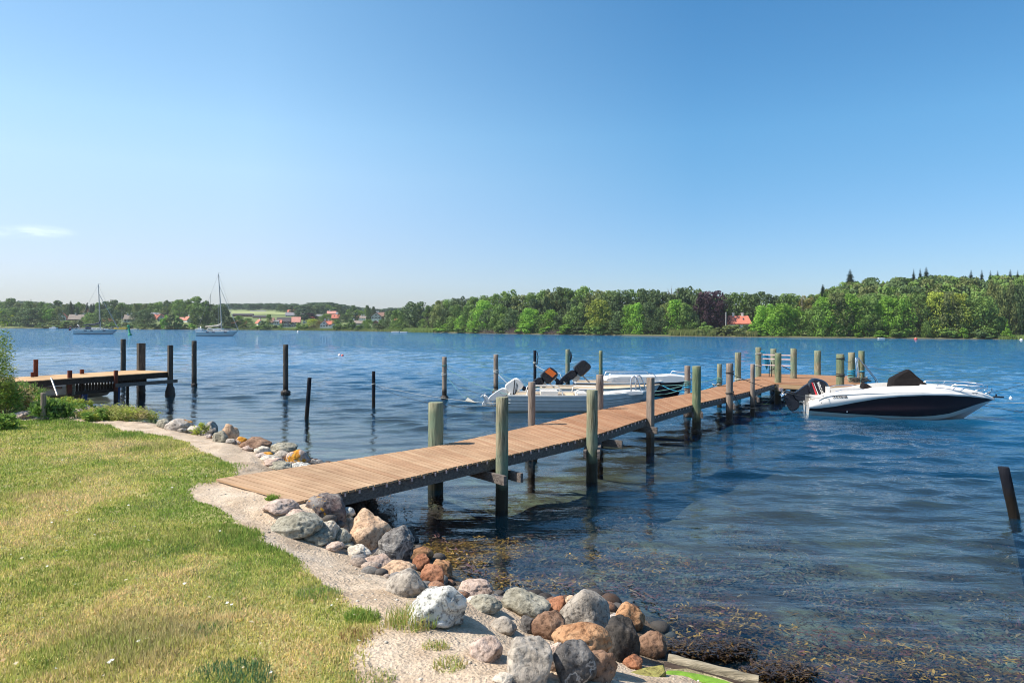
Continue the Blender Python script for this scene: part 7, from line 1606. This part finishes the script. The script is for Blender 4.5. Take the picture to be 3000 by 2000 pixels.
# ------------------------------------------------------------------ bank vegetation on the left
def leafy(name, c, rx, ry, h, n, leaf, cols, label, cat='bush', up=.5, stems=14, dome=True, seed=0):
    """a bush of many narrow leaves round real stems; c ground centre"""
    r = np.random.default_rng(seed+int(abs(c[0])*10)); e = empty(name, c, label, cat)
    nb = max(8, n//90); C = []
    for i in range(nb):
        a = r.random()*2*pi; q = sqrt(r.random()); z = h*(.15+.85*r.random()**.8)*(sqrt(max(0, 1-q*q*.8)) if dome else 1); C.append((q*cos(a)*rx, q*sin(a)*ry, z))
    C = np.array(C); k = r.integers(0, nb, n); P = C[k]+r.normal(size=(n, 3))*np.array([rx, ry, h])*.13; P[:, 2] = np.clip(P[:, 2], .01, None)
    a = r.random(n)*2*pi; ln = leaf*(.5+r.random(n)); el_ = (r.random(n)-.25)*1.6*up+.3; D = np.stack([np.cos(a)*np.cos(el_), np.sin(a)*np.cos(el_), np.sin(el_)], -1)
    S = np.cross(D, r.normal(size=(n, 3))); S /= np.linalg.norm(S, axis=1)[:, None]; w_ = ln*.14
    V = np.stack([P, P+D*(ln*.5)[:, None]+S*w_[:, None], P+D*ln[:, None]-np.array([0, 0, 1])*(ln*.12)[:, None], P+D*(ln*.5)[:, None]-S*w_[:, None]], 1).reshape(-1, 3); i = np.arange(n)*4
    o = np_mesh('foliage', V, np.stack([i, i+1, i+2, i+3], -1), M['grass_blade'], False, e); cc = np.array(cols)[r.integers(0, len(cols), nb)][k]*(.65+.7*r.random((n, 1))); attr_col(o.data, 'Col', np.repeat(cc, 4, 0))
    mb = MB()
    for j in range(min(stems, nb)): q = C[j]; mb.tube([(q[0]*.3, q[1]*.3, -.05), (q[0]*.7, q[1]*.7, q[2]*.6), tuple(q)], [.014*h+.003, .009*h+.002, .004], 5)
    local_mb(mb, 'stems', M['bark'], e); return e
LG, LY, LD, LS = (.18,.30,.06), (.40,.46,.08), (.10,.18,.05), (.50,.42,.20)
def lv(px, py, z, *a, **k): p = unp(px, py, z); leafy(a[0], (p.x, p.y, g1(p.x, p.y)), *a[1:], **k)
lv(-40, 1216, .83, 'willow_bush', .50, .6, 2.35, 6500, .07, [LG, LY, LY, (.34,.42,.14)], 'tall feathery green bush at the left picture edge beside the left dock', seed=1)
lv(5, 1218, .83, 'willow_bush', .38, .4, 1.0, 3500, .09, [LG, LY, (.3,.34,.12)], 'lower pale tipped bush in front of the tall left edge bush', seed=2)
lv(55, 1185, .60, 'tall_weed', .6, .5, .40, 6500, .07, [LG, LD, LS], 'thick green weeds under the left end of the left dock', 'weeds', up=1.2, seed=3)
lv(20, 1205, .80, 'dry_grass', .5, .4, .50, 3500, .13, [LS, (.34,.27,.12), LG], 'arching straw coloured grass at the foot of the left edge bush', 'grass', up=1.5, seed=4)
lv(95, 1206, .70, 'tall_weed', .40, .35, .30, 4500, .075, [LY, LG], 'yellow green leafy weeds left of the short grey post', 'weeds', seed=5)
lv(165, 1205, .70, 'leafy_plant', .42, .32, .22, 3600, .085, [LY, (.30,.32,.06), LG], 'bright yellow green leafy plant right of the short grey post', 'plant', seed=6)
lv(195, 1192, .55, 'leafy_plant', .26, .22, .26, 1500, .08, [LY, LY, LG], 'yellow green shoots standing above the broken stump', 'plant', seed=7)
lv(140, 1226, .82, 'tall_weed', .50, .3, .36, 2200, .12, [LG, LD], 'dark green grassy clump around the short grey post', 'weeds', up=1.4, seed=8)
lv(243, 1196, .30, 'leafy_plant', .30, .25, .34, 900, .10, [LG, LY], 'small green plant by the water between stump and lichen boulder', 'plant', seed=9)
lv(345, 1236, .70, 'leafy_plant', .80, .45, .32, 11000, .065, [(.28,.33,.08), (.40,.42,.12), LY, LS], 'broad low olive bush on the bank right of the lichen boulder', 'bush', seed=10)
lv(425, 1232, .45, 'leafy_plant', .35, .3, .30, 1200, .09, [(.13,.19,.09), (.18,.24,.12)], 'grey green tip of plants at the right end of the broad low bush', 'plant', seed=11)
lv(280, 1236, .75, 'leafy_plant', .30, .25, .26, 1200, .09, [LY, LG], 'bright green fringe at the left end of the broad low bush', 'plant', seed=12)
lv(5, 1255, .83, 'tall_weed', .38, .3, .28, 1500, .10, [LG, LY, LG], 'dark leafy weeds at the left edge just above the lawn', 'weeds', seed=13)
lv(586, 1272, .70, 'leafy_plant', .14, .10, .22, 240, .08, [(.3,.34,.14), LY], 'tiny yellow weed growing beside the tall grey boulder', 'plant', seed=14)
# ------------------------------------------------------------------ air
mb = MB(); mb.quadbox([(-1490,-900,-4.6),(790,-900,-4.6),(790,2200,-4.6),(-1490,2200,-4.6)], [(-1490,-900,60),(790,-900,60),(790,2200,60),(-1490,2200,60)])
t = NT('haze'); t.t.nodes.remove(t.p); pv = t.n('ShaderNodeVolumePrincipled'); pv.inputs['Color'].default_value = (.86, .92, 1, 1); pv.inputs['Density'].default_value = .00013; pv.inputs['Anisotropy'].default_value = .2
t.l(pv.outputs[0], t.out.inputs['Volume']); hz = mb.build('haze', t.mat, None); tag(hz, 'faint bluish summer haze over the sound', 'haze', kind='stuff')
